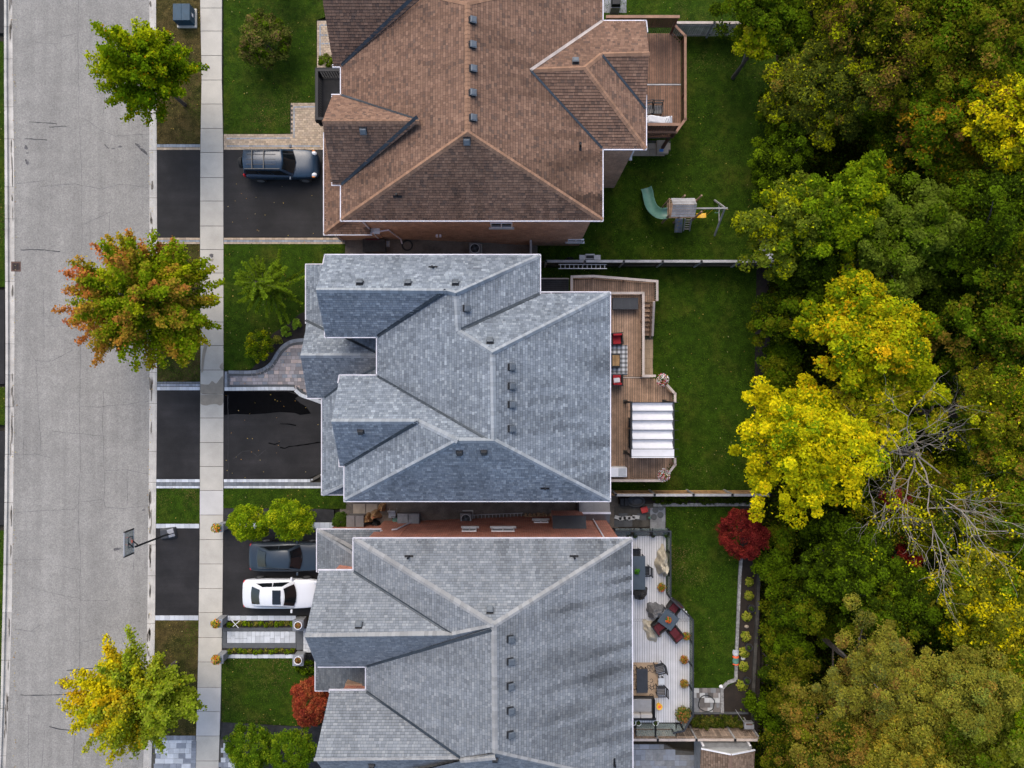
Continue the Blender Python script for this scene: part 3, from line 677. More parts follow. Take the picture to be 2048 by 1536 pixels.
# ------------------------------------------------------------------ houses
def clip_poly(sub, tri):
    out = sub
    for i in range(3):
        a, b = tri[i], tri[(i+1) % 3]; inp = out; out = []
        if not inp: return []
        def side(p): return (b[0]-a[0])*(p[1]-a[1])-(b[1]-a[1])*(p[0]-a[0])
        for j in range(len(inp)):
            p, q = inp[j], inp[(j+1) % len(inp)]; sp, sq = side(p), side(q)
            if sp >= 0: out.append(p)
            if (sp >= 0) != (sq >= 0):
                t = sp/(sp-sq); out.append((p[0]+(q[0]-p[0])*t, p[1]+(q[1]-p[1])*t))
    return out
class House:
    def __init__(s, label, cat='house', name='house', pal=None, capcol=None, streak=0.0, expo=.145, tabw=(.10, .25), wall='brick_tan', z=6.6, loc=(0, 0, 0), gut=.048):
        s.root = thing(name, label, cat, loc); s.fac = {}; s.pal = pal; s.capcol = capcol; s.streak = streak; s.expo = expo; s.tabw = tabw; s.wm = wall; s.z = z; s.gw = gut
        s.roof = None; s.base = MB(); s.todo = []; s.pend = []; s.nso = 0
    def f(s, name, d, eave, t, poly, ze=None, dark=1.0):
        ze = s.z if ze is None else ze; k = S(ze)
        if d in 'WE':
            xe = (eave-1024)/k; sg = 1 if d == 'W' else -1; pl = (sg*t, 0.0, ze-sg*t*xe)
        else:
            ye = (768-eave)/k; sg = 1 if d == 'S' else -1; pl = (0.0, sg*t, ze-sg*t*ye)
        s.fac[name] = pl; pts = [s.on(name, x, y) for x, y in poly]
        s.base.add([(p.x, p.y, p.z-.07) for p in pts], [tuple(range(len(pts)))])
        s.todo.append((name, pts, dark)); return s
    def on(s, name, px, py):
        a, b, c = s.fac[name]; u, v = (px-1024)/F, (768-py)/F; k = a*u+b*v; z = (c+k*HC)/(1+k)
        return Vector((u*(HC-z), v*(HC-z), z))
    def pz(s, name, x, y): a, b, c = s.fac[name]; return c+a*x+b*y
    def finish(s):
        s.roof = build('roof', s.base, 'vent_dark', s.root)
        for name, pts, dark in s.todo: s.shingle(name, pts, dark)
        for fn, a in s.pend: fn(*a)
    def shingle(s, name, pts, dark):
        a, b, c = s.fac[name]; n = Vector((-a, -b, 1)).normalized(); t = Vector((0, 0, 1)); t = (t-n*t.dot(n)).normalized(); h = t.cross(n).normalized()
        O = min(pts, key=lambda p: p.z); q = [((p-O).dot(h), (p-O).dot(t)) for p in pts]
        ar = sum(q[i-1][0]*q[i][1]-q[i][0]*q[i-1][1] for i in range(len(q)))
        tris = [[q[i] for i in tr] for tr in geometry.tessellate_polygon([[Vector((x, y, 0)) for x, y in q]])]
        T = []
        for tr in tris:
            ar2 = (tr[1][0]-tr[0][0])*(tr[2][1]-tr[0][1])-(tr[1][1]-tr[0][1])*(tr[2][0]-tr[0][0]); T.append(tr if ar2 > 0 else tr[::-1])
        s0 = min(p[0] for p in q); s1 = max(p[0] for p in q); t1 = max(p[1] for p in q); t0 = min(p[1] for p in q); e = s.expo; mb = MB(); kc = 0
        tt = t0
        while tt < t1:
            ss = s0-R.uniform(0, .3); band = R.uniform(.93, 1.07)
            while ss < s1:
                w = R.uniform(*s.tabw); x0, x1, y0, y1 = ss, ss+w, tt, tt+e; ss += w
                cs = [(x0, y0), (x1, y0), (x1, y1), (x0, y1)]
                ins = [inpoly(p[0], p[1], q) for p in cs]
                if not any(ins) and not inpoly((x0+x1)/2, (y0+y1)/2, q): continue
                lift = R.uniform(.014, .03); k = R.random(); i = 0
                while k > s.pal[i][0]: k -= s.pal[i][0]; i += 1
                col = s.pal[i][1]; g = R.uniform(.88, 1.12)*band*dark
                if s.streak:
                    st = float(vnoise(x0*2.6+kc*.03+50, y0*.25+70, 5))*.65+float(vnoise(x0*.9+9, y0*.5+30, 6))*.35; w2 = min(1, max(0, (t1-y0)/(t1-t0+.01)))
                    g *= 1-s.streak*(1.5 if name == 'E' else .8)*max(0, st-.40)*2.6*(.3+.9*w2)
                else: g *= .86+.28*float(vnoise(x0*.45+20, y0*.45+60, 9))
                col = (col[0]*g, col[1]*g, col[2]*g)
                ym = y0+e*.80
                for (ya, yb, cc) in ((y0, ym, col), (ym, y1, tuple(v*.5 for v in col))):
                    rc = [(x0+.004, ya), (x1-.004, ya), (x1-.004, yb), (x0+.004, yb)]
                    polys = [rc] if all(ins) else [clip_poly(rc, tr) for tr in T]
                    for pl in polys:
                        if len(pl) < 3: continue
                        vs = [O+h*p[0]+t*p[1]+n*(.012+lift*(1-(p[1]-y0)/e)) for p in pl]; mb.add(vs, [tuple(range(len(vs)))], cc)
                        if ya == y0 and len(pl) == 4:
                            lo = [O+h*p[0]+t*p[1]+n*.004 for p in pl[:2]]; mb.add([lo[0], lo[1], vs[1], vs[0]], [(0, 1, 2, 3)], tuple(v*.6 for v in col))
            tt += e; kc += 1
        if mb.f:
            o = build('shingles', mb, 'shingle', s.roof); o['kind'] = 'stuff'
    def _cap(s, p, q, A, B, w=.15, L=.2):
        a0, b0 = s.on(A, *p), s.on(B, *p); a1, b1 = s.on(A, *q), s.on(B, *q); p0 = (a0+b0)/2; p1 = (a1+b1)/2
        p0.z = max(a0.z, b0.z); p1.z = max(a1.z, b1.z)
        d = Vector((p1.x-p0.x, p1.y-p0.y, 0)); ln = (p1-p0).length; m = max(1, int(ln/L)); dn = d.normalized(); nn = Vector((-dn.y, dn.x, 0)); mb = MB()
        mid = (p0+p1)/2; side = 1 if s.pz(A, mid.x+nn.x*.3, mid.y+nn.y*.3) <= s.pz(B, mid.x+nn.x*.3, mid.y+nn.y*.3) else -1
        for i in range(m):
            u0, u1 = i/m, (i+1.12)/m; c0 = p0.lerp(p1, u0); c1 = p0.lerp(p1, min(1.02, u1)); col = jit(s.capcol, .16); row = []
            for cc, lf in ((c0, .034), (c1, .052)):
                l = cc+nn*side*w; r = cc-nn*side*w
                row.append([Vector((l.x, l.y, min(s.pz(A, l.x, l.y), cc.z)+lf)), Vector((cc.x, cc.y, cc.z+lf+.01)), Vector((r.x, r.y, min(s.pz(B, r.x, r.y), cc.z)+lf))])
            fs = [(0, 1, 4, 3), (1, 2, 5, 4)]
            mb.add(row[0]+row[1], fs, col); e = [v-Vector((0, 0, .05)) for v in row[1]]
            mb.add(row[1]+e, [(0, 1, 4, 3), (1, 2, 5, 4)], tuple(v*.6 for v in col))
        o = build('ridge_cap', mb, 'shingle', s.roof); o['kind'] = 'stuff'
    def cap(s, p, q, A, B, w=.135): s.pend.append((s._cap, (p, q, A, B, w)))
    def _valley(s, p, q, A, B, w=.1, mat='flash'):
        p0 = s.on(A, *p); p1 = s.on(A, *q); m = 10; d = Vector((p1.x-p0.x, p1.y-p0.y, 0)).normalized(); nn = Vector((-d.y, d.x, 0)); vs = []
        for i in range(m+1):
            c = p0.lerp(p1, i/m)
            for k in (-1, 0, 1):
                x, y = c.x+nn.x*w*k, c.y+nn.y*w*k; vs.append((x, y, max(s.pz(A, x, y), s.pz(B, x, y))+.052))
        build('valley_flashing', MB().add(vs, [(i*3+j, i*3+j+1, i*3+j+4, i*3+j+3) for i in range(m) for j in (0, 1)]), mat, s.roof)
    def valley(s, p, q, A, B, w=.065, mat='flash'): s.pend.append((s._valley, (p, q, A, B, w, mat)))
    def _vent(s, px, py, A, kind=0):
        a, b, c = s.fac[A]; p = s.on(A, px, py); n = Vector((-a, -b, 1)).normalized(); t = Vector((0, 0, 1)); t = (t-n*t.dot(n)).normalized(); h = t.cross(n).normalized()
        def bx(mb, x, y, w, l, z0, z1, tp=1.0):
            vs = []
            for z, k in ((z0, 1), (z1, tp)):
                for sx, sy in ((-1, -1), (1, -1), (1, 1), (-1, 1)): vs.append(p+h*(x+sx*w/2*k)+t*(y+sy*l/2*k)+n*z)
            mb.add(vs, [(3, 2, 1, 0), (4, 5, 6, 7), (0, 1, 5, 4), (1, 2, 6, 5), (2, 3, 7, 6), (3, 0, 4, 7)])
        if kind == 0:
            v = build('roof_vent', (lambda m: (bx(m, 0, .02, .36, .36, .03, .05), bx(m, 0, 0, .3, .3, .05, .17), m)[-1])(MB()), 'vent_dark', s.roof)
            m = MB(); bx(m, 0, -.01, .33, .33, .17, .185); bx(m, 0, -.01, .29, .29, .185, .21, .8); o = link('hood', m.mesh('hood'), 'vent_light', None); o.parent = v
        elif kind == 1:
            m = MB(); bx(m, 0, 0, .46, .12, .03, .05); m.tube([p+n*.03, p+Vector((0, 0, .42))], .055, 10); build('vent_pipe', m, 'black_metal', s.roof)
        else:
            m = MB(); bx(m, 0, 0, .34, .3, .03, .06); bx(m, 0, .03, .28, .24, .06, .2, .9); build('roof_vent', m, 'vent_dark', s.roof)
    def vent(s, px, py, A, kind=0): s.pend.append((s._vent, (px, py, A, kind)))
    def gutter(s, p, q, z=None, mat='white_trim'):
        z = s.z if z is None else z; a = Vector(W(*p, z)); b = Vector(W(*q, z)); d = (b-a).normalized(); n = Vector((-d.y, d.x, 0)); L = (b-a).length; ang = math.atan2(d.y, d.x); c = (a+b)/2
        mb = MB(); floor_mb = MB()
        for k in (-1, 1): o = c+n*k*.055; mb.box((o.x, o.y, z-.1), (L+.13, s.gw, .115), ang)
        m = max(1, int(L/1.0))
        for i in range(m): o = a.lerp(b, (i+.5)/m); mb.box((o.x, o.y, z-.012), (.03, .1, .012), ang)
        g = build('gutter', mb, mat, s.root); floor_mb.box((c.x, c.y, z-.09), (L+.08, .085, .03), ang); build('trough', floor_mb, 'gutter_floor', g)  # trough floor in a darker colour than the gutter walls
    def wall(s, x0, y0, x1, y1, z=None, inset=.38, z0=-2.35, mat=None, soffit=True):
        z = s.z if z is None else z; (a, b), (c, d) = P(x0, y1, z), P(x1, y0, z); s.nso += 1
        if soffit: build('soffit', MB().box(((a+c)/2, (b+d)/2, z-.14+.004*s.nso), (c-a-.05, d-b-.05, .03)), 'soffit', s.root)
        i = inset; return build('wall', MB().box(((a+c)/2, (b+d)/2, z0), (c-a-2*i, d-b-2*i, z-z0-.12)), mat or s.wm, s.root)
    def gable(s, A, B, pa, pr, pb, inset=.3):
        """wall triangle under a gable end"""
        e0, r, e1 = s.on(A, *pa), (s.on(A, *pr)+s.on(B, *pr))/2, s.on(B, *pb); sx = 1 if r.x < 0 else -1
        x = e0.x+sx*inset; vs = [(x, e0.y, e0.z-.12), (x, e1.y, e1.z-.12), (x, r.y, r.z-.15)]; vs += [(x+sx*.1, *v[1:]) for v in vs]
        build('gable_wall', MB().add(vs, [(0, 1, 2), (5, 4, 3), (0, 3, 4, 1), (1, 4, 5, 2), (2, 5, 3, 0)]), s.wm, s.root)
    def window(s, c, w, h, nrm, panes=2):
        """window on a wall face: c = centre on wall plane, nrm = 'N','S','E','W'"""
        n = {'N': (0, 1), 'S': (0, -1), 'E': (1, 0), 'W': (-1, 0)}[nrm]; ang = 0 if nrm in 'NS' else math.pi/2; x, y, z = c
        def b(mb, du, zz, ww, hh, out, th):
            ux, uy = (1, 0) if nrm in 'NS' else (0, 1); mb.box((x+ux*du+n[0]*out, y+uy*du+n[1]*out, zz), (ww, th, hh), ang); return mb
        fr = MB(); b(fr, 0, z-h/2, w, .06, .02, .08); b(fr, 0, z+h/2-.06, w, .06, .02, .08)
        for k in (-1, 1): b(fr, k*(w/2-.03), z-h/2+.06, .06, h-.12, .02, .08)
        if panes == 2: b(fr, 0, z-h/2+.06, .06, h-.12, .018, .07)
        wd = build('window', fr, 'white_paint', s.root)
        pw = (w-.12-.06*(panes-1))/panes
        for i in range(panes):
            o = build('pane', b(MB(), (i-(panes-1)/2)*(pw+.06), z-h/2+.06, pw, h-.12, .01, .02), 'window_glass', None); o.parent = wd
        o = build('sill', b(MB(), 0, z-h/2-.09, w+.2, .085, .05, .17), 'stone_pale', None); o.parent = wd
    def downspout(s, pts):
        o = build('downspout', MB().tube(pts, .045, 6), 'white_trim', s.root)
BR = [(.30, (.178, .105, .072)), (.25, (.197, .118, .081)), (.2, (.15, .09, .064)), (.10, (.12, .078, .059)), (1, (.218, .131, .089))]
GR2 = [(.32, (.165, .188, .214)), (.27, (.188, .213, .24)), (.2, (.138, .158, .182)), (.08, (.248, .276, .30)), (1, (.212, .24, .264))]
GR3 = [(.35, (.172, .187, .203)), (.35, (.195, .21, .223)), (.2, (.152, .166, .181)), (1, (.217, .23, .24))]
# ---- brown house
h1 = House('two storey tan brick house with a brown shingle roof', pal=BR, capcol=(.25, .145, .092), streak=.35, loc=W(950, 230, 0))
h1.f('W', 'W', 683, .465, [(683, 132), (683, 191), (838, 242), (683, 370), (683, 440), (935, 265), (935, 8), (846, -12)])
h1.f('N', 'N', -52, .93, [(683, -52), (1204, -52), (935, 8)]); h1.f('E', 'E', 1204, .465, [(935, 265), (935, 8), (1204, -52), (1204, 43), (1061, 141), (1204, 297), (1204, 440)])
h1.f('S', 'S', 440, .95, [(683, 440), (1204, 440), (935, 265)])
h1.f('NWs', 'S', 132, 1.03, [(667, 132), (683, 132), (846, -8), (644, -8)]); h1.f('NWn', 'N', -41, 1.03, [(667, -41), (683, -41), (846, -8), (644, -8)])
h1.f('Gn', 'N', 191, 1.03, [(665, 191), (683, 191), (838, 243), (645, 243)]); h1.f('Gs', 'S', 369, 1.03, [(645, 243), (838, 243), (683, 369), (665, 369)])
h1.f('En', 'N', 43, .5, [(1061, 140), (1170, 136), (1203, 109), (1298, 107), (1291, 43), (1203, 43)]); h1.f('Es', 'S', 297, .5, [(1061, 140), (1170, 136), (1291, 297), (1204, 297)])
h1.f('Ee', 'E', 1291, .5, [(1170, 136), (1203, 109), (1291, 218), (1291, 297)]); h1.f('Eg', 'S', 218, .53, [(1203, 109), (1298, 107), (1293, 192), (1291, 218)])
h1.f('Lw', 'W', 649, .5, [(649, 262), (692, 250), (692, 436), (649, 468)], 3.1); h1.f('Ls', 'S', 468, .5, [(649, 468), (692, 437), (742, 448), (740, 468)], 3.1)
for p, q, A, B in (((935, 8), (935, 265), 'W', 'E'), ((935, 265), (1204, 440), 'E', 'S'), ((683, 440), (935, 265), 'W', 'S'), ((645, 243), (838, 243), 'Gn', 'Gs'), ((1061, 140), (1170, 136), 'En', 'Es'),
                   ((1170, 136), (1203, 109), 'En', 'Ee'), ((1203, 109), (1298, 107), 'En', 'Eg'), ((1170, 136), (1291, 297), 'Es', 'Ee'), ((935, 8), (846, -12), 'W', 'N'), ((935, 8), (1204, -52), 'N', 'E'), ((649, 468), (692, 437), 'Lw', 'Ls')): h1.cap(p, q, A, B)
for p, q, A, B in (((683, 132), (846, -10), 'W', 'NWs'), ((683, 191), (838, 242), 'W', 'Gn'), ((683, 370), (838, 243), 'W', 'Gs'), ((1204, 297), (1061, 141), 'E', 'Es'), ((1291, 218), (1203, 109), 'Ee', 'Eg')): h1.valley(p, q, A, B)
h1.valley((1204, 43), (1061, 141), 'E', 'En', .07, 'wood_pale')
for x, y in ((944, 42), (944, 91), (945, 139), (944, 187), (945, 237)): h1.vent(x, y, 'E')
h1.vent(934, 281, 'S'); h1.vent(727, 260, 'Gs'); h1.vent(1151, 125, 'En'); h1.vent(1160, 293, 'E', 1); h1.vent(795, 392, 'S', 1)
for p, q, z in (((683, 132), (683, 191), None), ((667, 132), (683, 132), None), ((665, 191), (683, 191), None), ((665, 368), (683, 368), None), ((683, 368), (683, 440), None), ((683, 440), (1204, 440), None), ((1204, 297), (1204, 440), None), ((1204, 297), (1291, 297), None),
                ((1291, 192), (1291, 297), None), ((1204, 43), (1291, 43), None), ((1204, -52), (1204, 43), None), ((1291, 43), (1293, 62), None), ((649, 267), (649, 468), 3.1), ((649, 468), (742, 468), 3.1)): h1.gutter(p, q, z)
h1.wall(683, -52, 1204, 440); h1.wall(667, -41, 700, 132, z0=-.2); h1.wall(665, 191, 700, 369, z0=3); h1.wall(1190, 43, 1291, 297); h1.wall(649, 255, 760, 468, 3.1, .3, z0=-.2)
h1.gable('Gn', 'Gs', (665, 191), (645, 243), (665, 369)); h1.gable('NWn', 'NWs', (667, -41), (644, -8), (667, 132))
ysw = P(0, 440, 6.6)[1]+.38
h1.window((P(1017, 0, 3.6)[0]-.4, ysw, 3.9), 1.25, 1.1, 'S'); h1.window((P(922, 0, 5.6)[0], ysw, 5.6), 1.5, .7, 'S'); h1.window((4.0, ysw, -.3), 1.0, .7, 'S')
for yy in (10.5, 13.5, 18): h1.window((P(1204, 0, 6.6)[0]-.38 if yy < 12 or yy > 19 else P(1291, 0, 6.6)[0]-.38, yy, 4.6), 1.4, 1.3, 'E')
for yy in (11.6, 13.8, 19): h1.window((P(665, 0, 6.6)[0]+.38, yy, 5.0), 1.1, 1.3, 'W')
h1.downspout([(P(742, 0, 3.1)[0], ysw-.25, 3.0), (-7.2, ysw-.08, 2.9), (-6.9, ysw-.07, .4), (-6.85, ysw-.3, .15)])
h1.downspout([(-8.3, ysw-.36, 6.5), (-8.25, ysw-.07, 6.1), (-8.25, ysw-.07, .5), (-8.2, ysw-.3, .2)])
mb = MB()
for x in (-4.55, -4.35): mb.box((x, ysw-.08, 1.2), (.12, .16, .2))
build('wall_vent', mb, 'white_trim', h1.root)
build('garage_door', MB().box((P(649, 0, 3.1)[0]+.28, P(0, 390, 2)[1], .03), (.06, 4.8, 2.15)), 'white_paint', h1.root)
h1.finish()
# balcony over the porch with a black railing
bz = 2.9
bal = thing('porch_balcony', 'flat black porch roof balcony with a black picket railing beside the brown house', 'balcony', W(655, 190, 0))
mb = MB(); mb.pbox(630, 135, 700, 242, bz-.35, bz); build('floor', mb, 'membrane', bal)
[build('column', MB().pbox(634, yy, 640, yy+6, -.2, bz-.36), 'white_paint', bal) for yy in (140, 230)]
def rail(parent, pts, z, h, mat, spacing=.12, pk=.022, tw=.06, posts=None, name='baluster', topw=None, postw=.09):
    """railing along world points: top rail, bottom rail, each baluster and post its own piece"""
    for i in range(len(pts)-1):
        a, b = Vector(pts[i]), Vector(pts[i+1]); L = (b-a).length; d = (b-a)/L; ang = math.atan2(d.y, d.x); c = (a+b)/2
        tw_ = topw or tw
        piece('top_rail', posts or mat, parent, (c.x, c.y, z+h-.045), (L+tw_, tw_, .045), ang); piece('bottom_rail', mat, parent, (c.x, c.y, z+.08), (L-.02, tw*.6, .04), ang)
        n = max(1, int(L/spacing))
        for k in range(n):
            p = a+(b-a)*((k+.5)/n); piece(name, mat, parent, (p.x, p.y, z+.12), (pk, pk, h-.165), ang)
        m = max(1, round(L/1.9))
        for k in range(m+1 if i == len(pts)-2 else m):
            p = a+(b-a)*(k/m); piece('post', mat, parent, (p.x, p.y, z), (postw, postw, h-.05), ang)
rail(bal, [P(680, 140, bz+1), P(633.5, 140, bz+1), P(633.5, 237, bz+1), P(650, 237, bz+1)], bz, 1.0, 'black_metal', .14, .035, .1, postw=.14, topw=.14)
# ---- grey house in the middle
h2 = House('two storey house with a mottled grey shingle roof of many gables', pal=GR2, capcol=(.245, .265, .283), streak=.3, loc=W(930, 760, 0), wall='brick_tan')
h2.f('Nw', 'N', 511, 1.03, [(651, 511), (1079, 511), (912, 586), (893, 582), (632, 580)]); h2.f('Sw', 'S', 673, 1.03, [(632, 580), (893, 582), (755, 673), (651, 673)])
h2.f('W', 'W', 755, .51, [(755, 673), (893, 582), (912, 587), (917, 662), (985, 705), (988, 880), (975, 879), (755, 752)]); h2.f('EN', 'E', 1079, .52, [(912, 587), (1079, 511), (1079, 588), (917, 662)])
h2.f('N', 'N', 586, .98, [(917, 662), (1079, 588), (1218, 586), (985, 705)]); h2.f('E', 'E', 1219, .51, [(985, 705), (1219, 586), (1219, 1001), (988, 880)])
h2.f('S', 'S', 1001, .93, [(690, 1001), (1219, 1001), (988, 881), (915, 881)]); h2.f('GN', 'N', 752, .98, [(680, 752), (755, 752), (975, 879), (988, 881), (915, 881), (836, 843), (663, 843)])
h2.f('GS', 'S', 931, .98, [(663, 843), (836, 843), (690, 931), (680, 931)]); h2.f('W2', 'W', 690, .54, [(690, 931), (836, 843), (915, 881), (690, 1001)])
h2.f('Lw', 'W', 613, .5, [(613, 530), (660, 530), (660, 672), (613, 645)], 3.1); h2.f('PN', 'N', 633, .85, [(613, 641), (651, 660), (690, 675), (757, 707), (757, 711), (601, 711), (611, 662)], 3.1)
h2.f('PS', 'S', 795, .85, [(601, 711), (757, 711), (757, 735), (727, 750), (700, 763), (680, 775), (650, 795), (615, 795)], 3.1)
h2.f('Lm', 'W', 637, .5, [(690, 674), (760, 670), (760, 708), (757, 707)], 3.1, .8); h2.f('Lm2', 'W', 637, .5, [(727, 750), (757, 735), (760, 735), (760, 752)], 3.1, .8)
h2.f('Lg', 'W', 645, .5, [(645, 796), (650, 795), (686, 768), (700, 768), (700, 962), (645, 988)], 3.1); h2.f('Lgs', 'S', 988, .5, [(645, 988), (700, 962), (702, 988)], 3.1)
for p, q, A, B in (((632, 580), (893, 582), 'Nw', 'Sw'), ((893, 582), (912, 587), 'Nw', 'W'), ((912, 587), (1079, 511), 'Nw', 'EN'), ((912, 587), (917, 662), 'W', 'EN'), ((917, 662), (985, 705), 'W', 'N'), ((985, 705), (1219, 586), 'N', 'E'), ((985, 705), (988, 880), 'W', 'E'),
                   ((988, 881), (1219, 1001), 'E', 'S'), ((915, 881), (988, 881), 'GN', 'S'), ((836, 843), (915, 881), 'GN', 'W2'), ((663, 843), (836, 843), 'GN', 'GS'), ((690, 1001), (915, 881), 'W2', 'S'), ((601, 711), (757, 711), 'PN', 'PS'), ((645, 988), (700, 962), 'Lg', 'Lgs')): h2.cap(p, q, A, B)
for p, q, A, B, w in (((755, 673), (893, 582), 'W', 'Sw', .08), ((755, 752), (975, 879), 'W', 'GN', .06), ((690, 931), (836, 843), 'GS', 'W2', .07), ((1079, 588), (917, 662), 'EN', 'N', .09), ((613, 641), (651, 660), 'Lw', 'PN', .07), ((690, 675), (757, 707), 'PN', 'Lm', .06), ((650, 795), (686, 768), 'PS', 'Lg', .06), ((727, 750), (757, 735), 'PS', 'Lm2', .06)): h2.valley(p, q, A, B, w)
for x, y, f_, k in ((720, 567, 'Nw', 0), (816, 568, 'Nw', 0), (911, 568, 'Nw', 0), (932, 617, 'EN', 0), (980, 684, 'N', 0), (1022, 734, 'E', 0), (1022, 772, 'E', 0), (1022, 809, 'E', 0), (1022, 857, 'E', 0), (919, 904, 'S', 2), (968, 903, 'S', 2), (722, 862, 'GS', 2), (866, 535, 'Nw', 1), (1090, 976, 'S', 1)): h2.vent(x, y, f_, k)
for p, q, z in (((651, 511), (1079, 511), None), ((651, 511), (648, 527), None), ((1079, 511), (1079, 588), None), ((1079, 586), (1218, 586), None), ((1219, 586), (1219, 1001), None), ((690, 1001), (1219, 1001), None), ((690, 931), (690, 1001), None), ((680, 931), (690, 931), None), ((680, 917), (680, 931), None), ((755, 673), (755, 752), None), ((651, 673), (755, 673), None), ((651, 659), (651, 673), None),
                ((680, 752), (755, 752), None), ((680, 752), (678, 764), None), ((613, 530), (613, 645), 3.1), ((613, 530), (650, 530), 3.1), ((645, 796), (645, 988), 3.1), ((615, 795), (648, 795), 3.1), ((645, 988), (694, 988), 3.1)): h2.gutter(p, q, z)
h2.wall(755, 511, 1079, 1001, inset=.4); h2.wall(1050, 586, 1219, 1001); h2.wall(651, 511, 800, 673, z0=-.2); h2.wall(680, 752, 790, 931, z0=-.2, inset=.36); h2.wall(690, 900, 800, 1001, z0=-.2)
h2.wall(613, 530, 690, 660, 3.1, .3, z0=-.2); h2.wall(645, 790, 720, 988, 3.1, .3, z0=-.2)
h2.gable('Nw', 'Sw', (651, 511), (632, 580), (651, 673)); h2.gable('GN', 'GS', (680, 752), (663, 843), (680, 931))
for yy in (5.3, 3.9): h2.window((P(651, 0, 6.6)[0]+.38, yy, 5.0), 1.1, 1.3, 'W')
h2.window((P(680, 0, 6.6)[0]+.36, -2, 5.0), 1.8, 1.3, 'W')
for yy in (3.2, -.5, -4.2): h2.window((P(1219, 0, 6.6)[0]-.38, yy, 4.8), 1.5, 1.4, 'E'); h2.window((P(1219, 0, 6.6)[0]-.38, yy, 1.4), 1.9, 2.0, 'E')
build('garage_door', MB().box((P(645, 0, 3.1)[0]+.28, P(0, 880, 2)[1], .03), (.06, 4.8, 2.15)), 'white_paint', h2.root)
for yy in (.6, 2.9): build('porch_column', MB().box((-11.5, yy, -.2), (.3, .3, 3.3)), 'white_paint', h2.root)
h2.finish()
# ---- pale grey house at the bottom
h3 = House('two storey red brick house with a plain pale grey shingle roof', pal=GR3, capcol=(.235, .238, .238), streak=.36, loc=W(950, 1330, 0), wall='brick_red', tabw=(.12, .24))
h3.f('N', 'N', 1078, .97, [(708, 1078), (1262, 1078), (988, 1250)]); h3.f('W', 'W', 708, .45, [(708, 1078), (988, 1250), (905, 1269), (708, 1142)])
h3.f('GN', 'N', 1142, .98, [(638, 1142), (708, 1142), (905, 1269), (610, 1273)]); h3.f('GS', 'S', 1332, .98, [(610, 1273), (905, 1269), (988, 1251), (733, 1332), (634, 1332)])
h3.f('W2', 'W', 733, .48, [(733, 1332), (988, 1254), (990, 1504), (920, 1514), (733, 1382)]); h3.f('G2N', 'N', 1382, .98, [(660, 1382), (733, 1382), (920, 1515), (630, 1517)])
h3.f('G2S', 'S', 1551, .98, [(630, 1517), (920, 1515), (990, 1505), (740, 1551), (655, 1551)]); h3.f('S', 'S', 1566, .97, [(990, 1505), (1264, 1566), (733, 1566)])
h3.f('E', 'E', 1263, .463, [(988, 1251), (1263, 1078), (1264, 1566), (990, 1505)])
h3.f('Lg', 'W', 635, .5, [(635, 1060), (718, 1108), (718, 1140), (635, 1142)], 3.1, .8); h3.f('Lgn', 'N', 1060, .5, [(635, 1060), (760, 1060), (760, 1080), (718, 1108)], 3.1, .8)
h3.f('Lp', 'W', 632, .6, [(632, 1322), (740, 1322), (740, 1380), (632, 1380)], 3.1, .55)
for p, q, A, B in (((708, 1078), (988, 1250), 'N', 'W'), ((988, 1250), (1262, 1078), 'N', 'E'), ((610, 1273), (905, 1269), 'GN', 'GS'), ((905, 1269), (988, 1251), 'W', 'GS'), ((988, 1251), (990, 1505), 'W2', 'E'), ((630, 1517), (920, 1515), 'G2N', 'G2S'), ((920, 1515), (990, 1505), 'W2', 'G2S'), ((990, 1505), (1264, 1566), 'E', 'S'), ((635, 1060), (718, 1108), 'Lg', 'Lgn')): h3.cap(p, q, A, B)
for p, q, A, B in (((708, 1142), (905, 1269), 'W', 'GN'), ((733, 1332), (985, 1256), 'GS', 'W2'), ((733, 1382), (920, 1514), 'W2', 'G2N')): h3.valley(p, q, A, B, .07)
for x, y, f_, k in ((980, 1221, 'N', 0), (1020, 1277, 'E', 0), (1020, 1322, 'E', 0), (1020, 1371, 'E', 0), (1020, 1420, 'E', 0), (1020, 1468, 'E', 0), (718, 1251, 'GN', 0), (990, 1516, 'S', 2), (744, 1528, 'G2S', 2), (818, 1113, 'N', 1), (1148, 1113, 'N', 1), (1228, 1525, 'E', 1)): h3.vent(x, y, f_, k)
for p, q, z in (((708, 1078), (1262, 1078), None), ((708, 1078), (708, 1142), None), ((638, 1142), (708, 1142), None), ((638, 1332), (733, 1332), None), ((733, 1332), (733, 1382), None), ((660, 1382), (733, 1382), None), ((1262, 1078), (1264, 1566), None), ((635, 1060), (760, 1060), 3.1), ((635, 1060), (635, 1142), 3.1), ((632, 1322), (632, 1380), 3.1), ((632, 1380), (735, 1380), 3.1)): h3.gutter(p, q, z)
h3.wall(733, 1078, 1263, 1566); h3.wall(708, 1078, 800, 1200, inset=.36, z0=-.2); h3.wall(638, 1142, 760, 1332, z0=-.2, inset=.4); h3.wall(660, 1382, 760, 1551, z0=-.2, inset=.42)
h3.wall(635, 1060, 765, 1145, 3.1, .3, z0=-.2)
h3.gable('GN', 'GS', (638, 1142), (610, 1273), (634, 1332)); h3.gable('G2N', 'G2S', (660, 1382), (630, 1517), (655, 1551))
yn = P(0, 1078, 6.6)[1]-.38
for px, w, h, z in ((939, .85, .9, 2.6), (1006, 1.35, .9, 2.6), (1082, .9, .7, .2)): h3.window((P(px, 0, z)[0], yn, z), w, h, 'N')
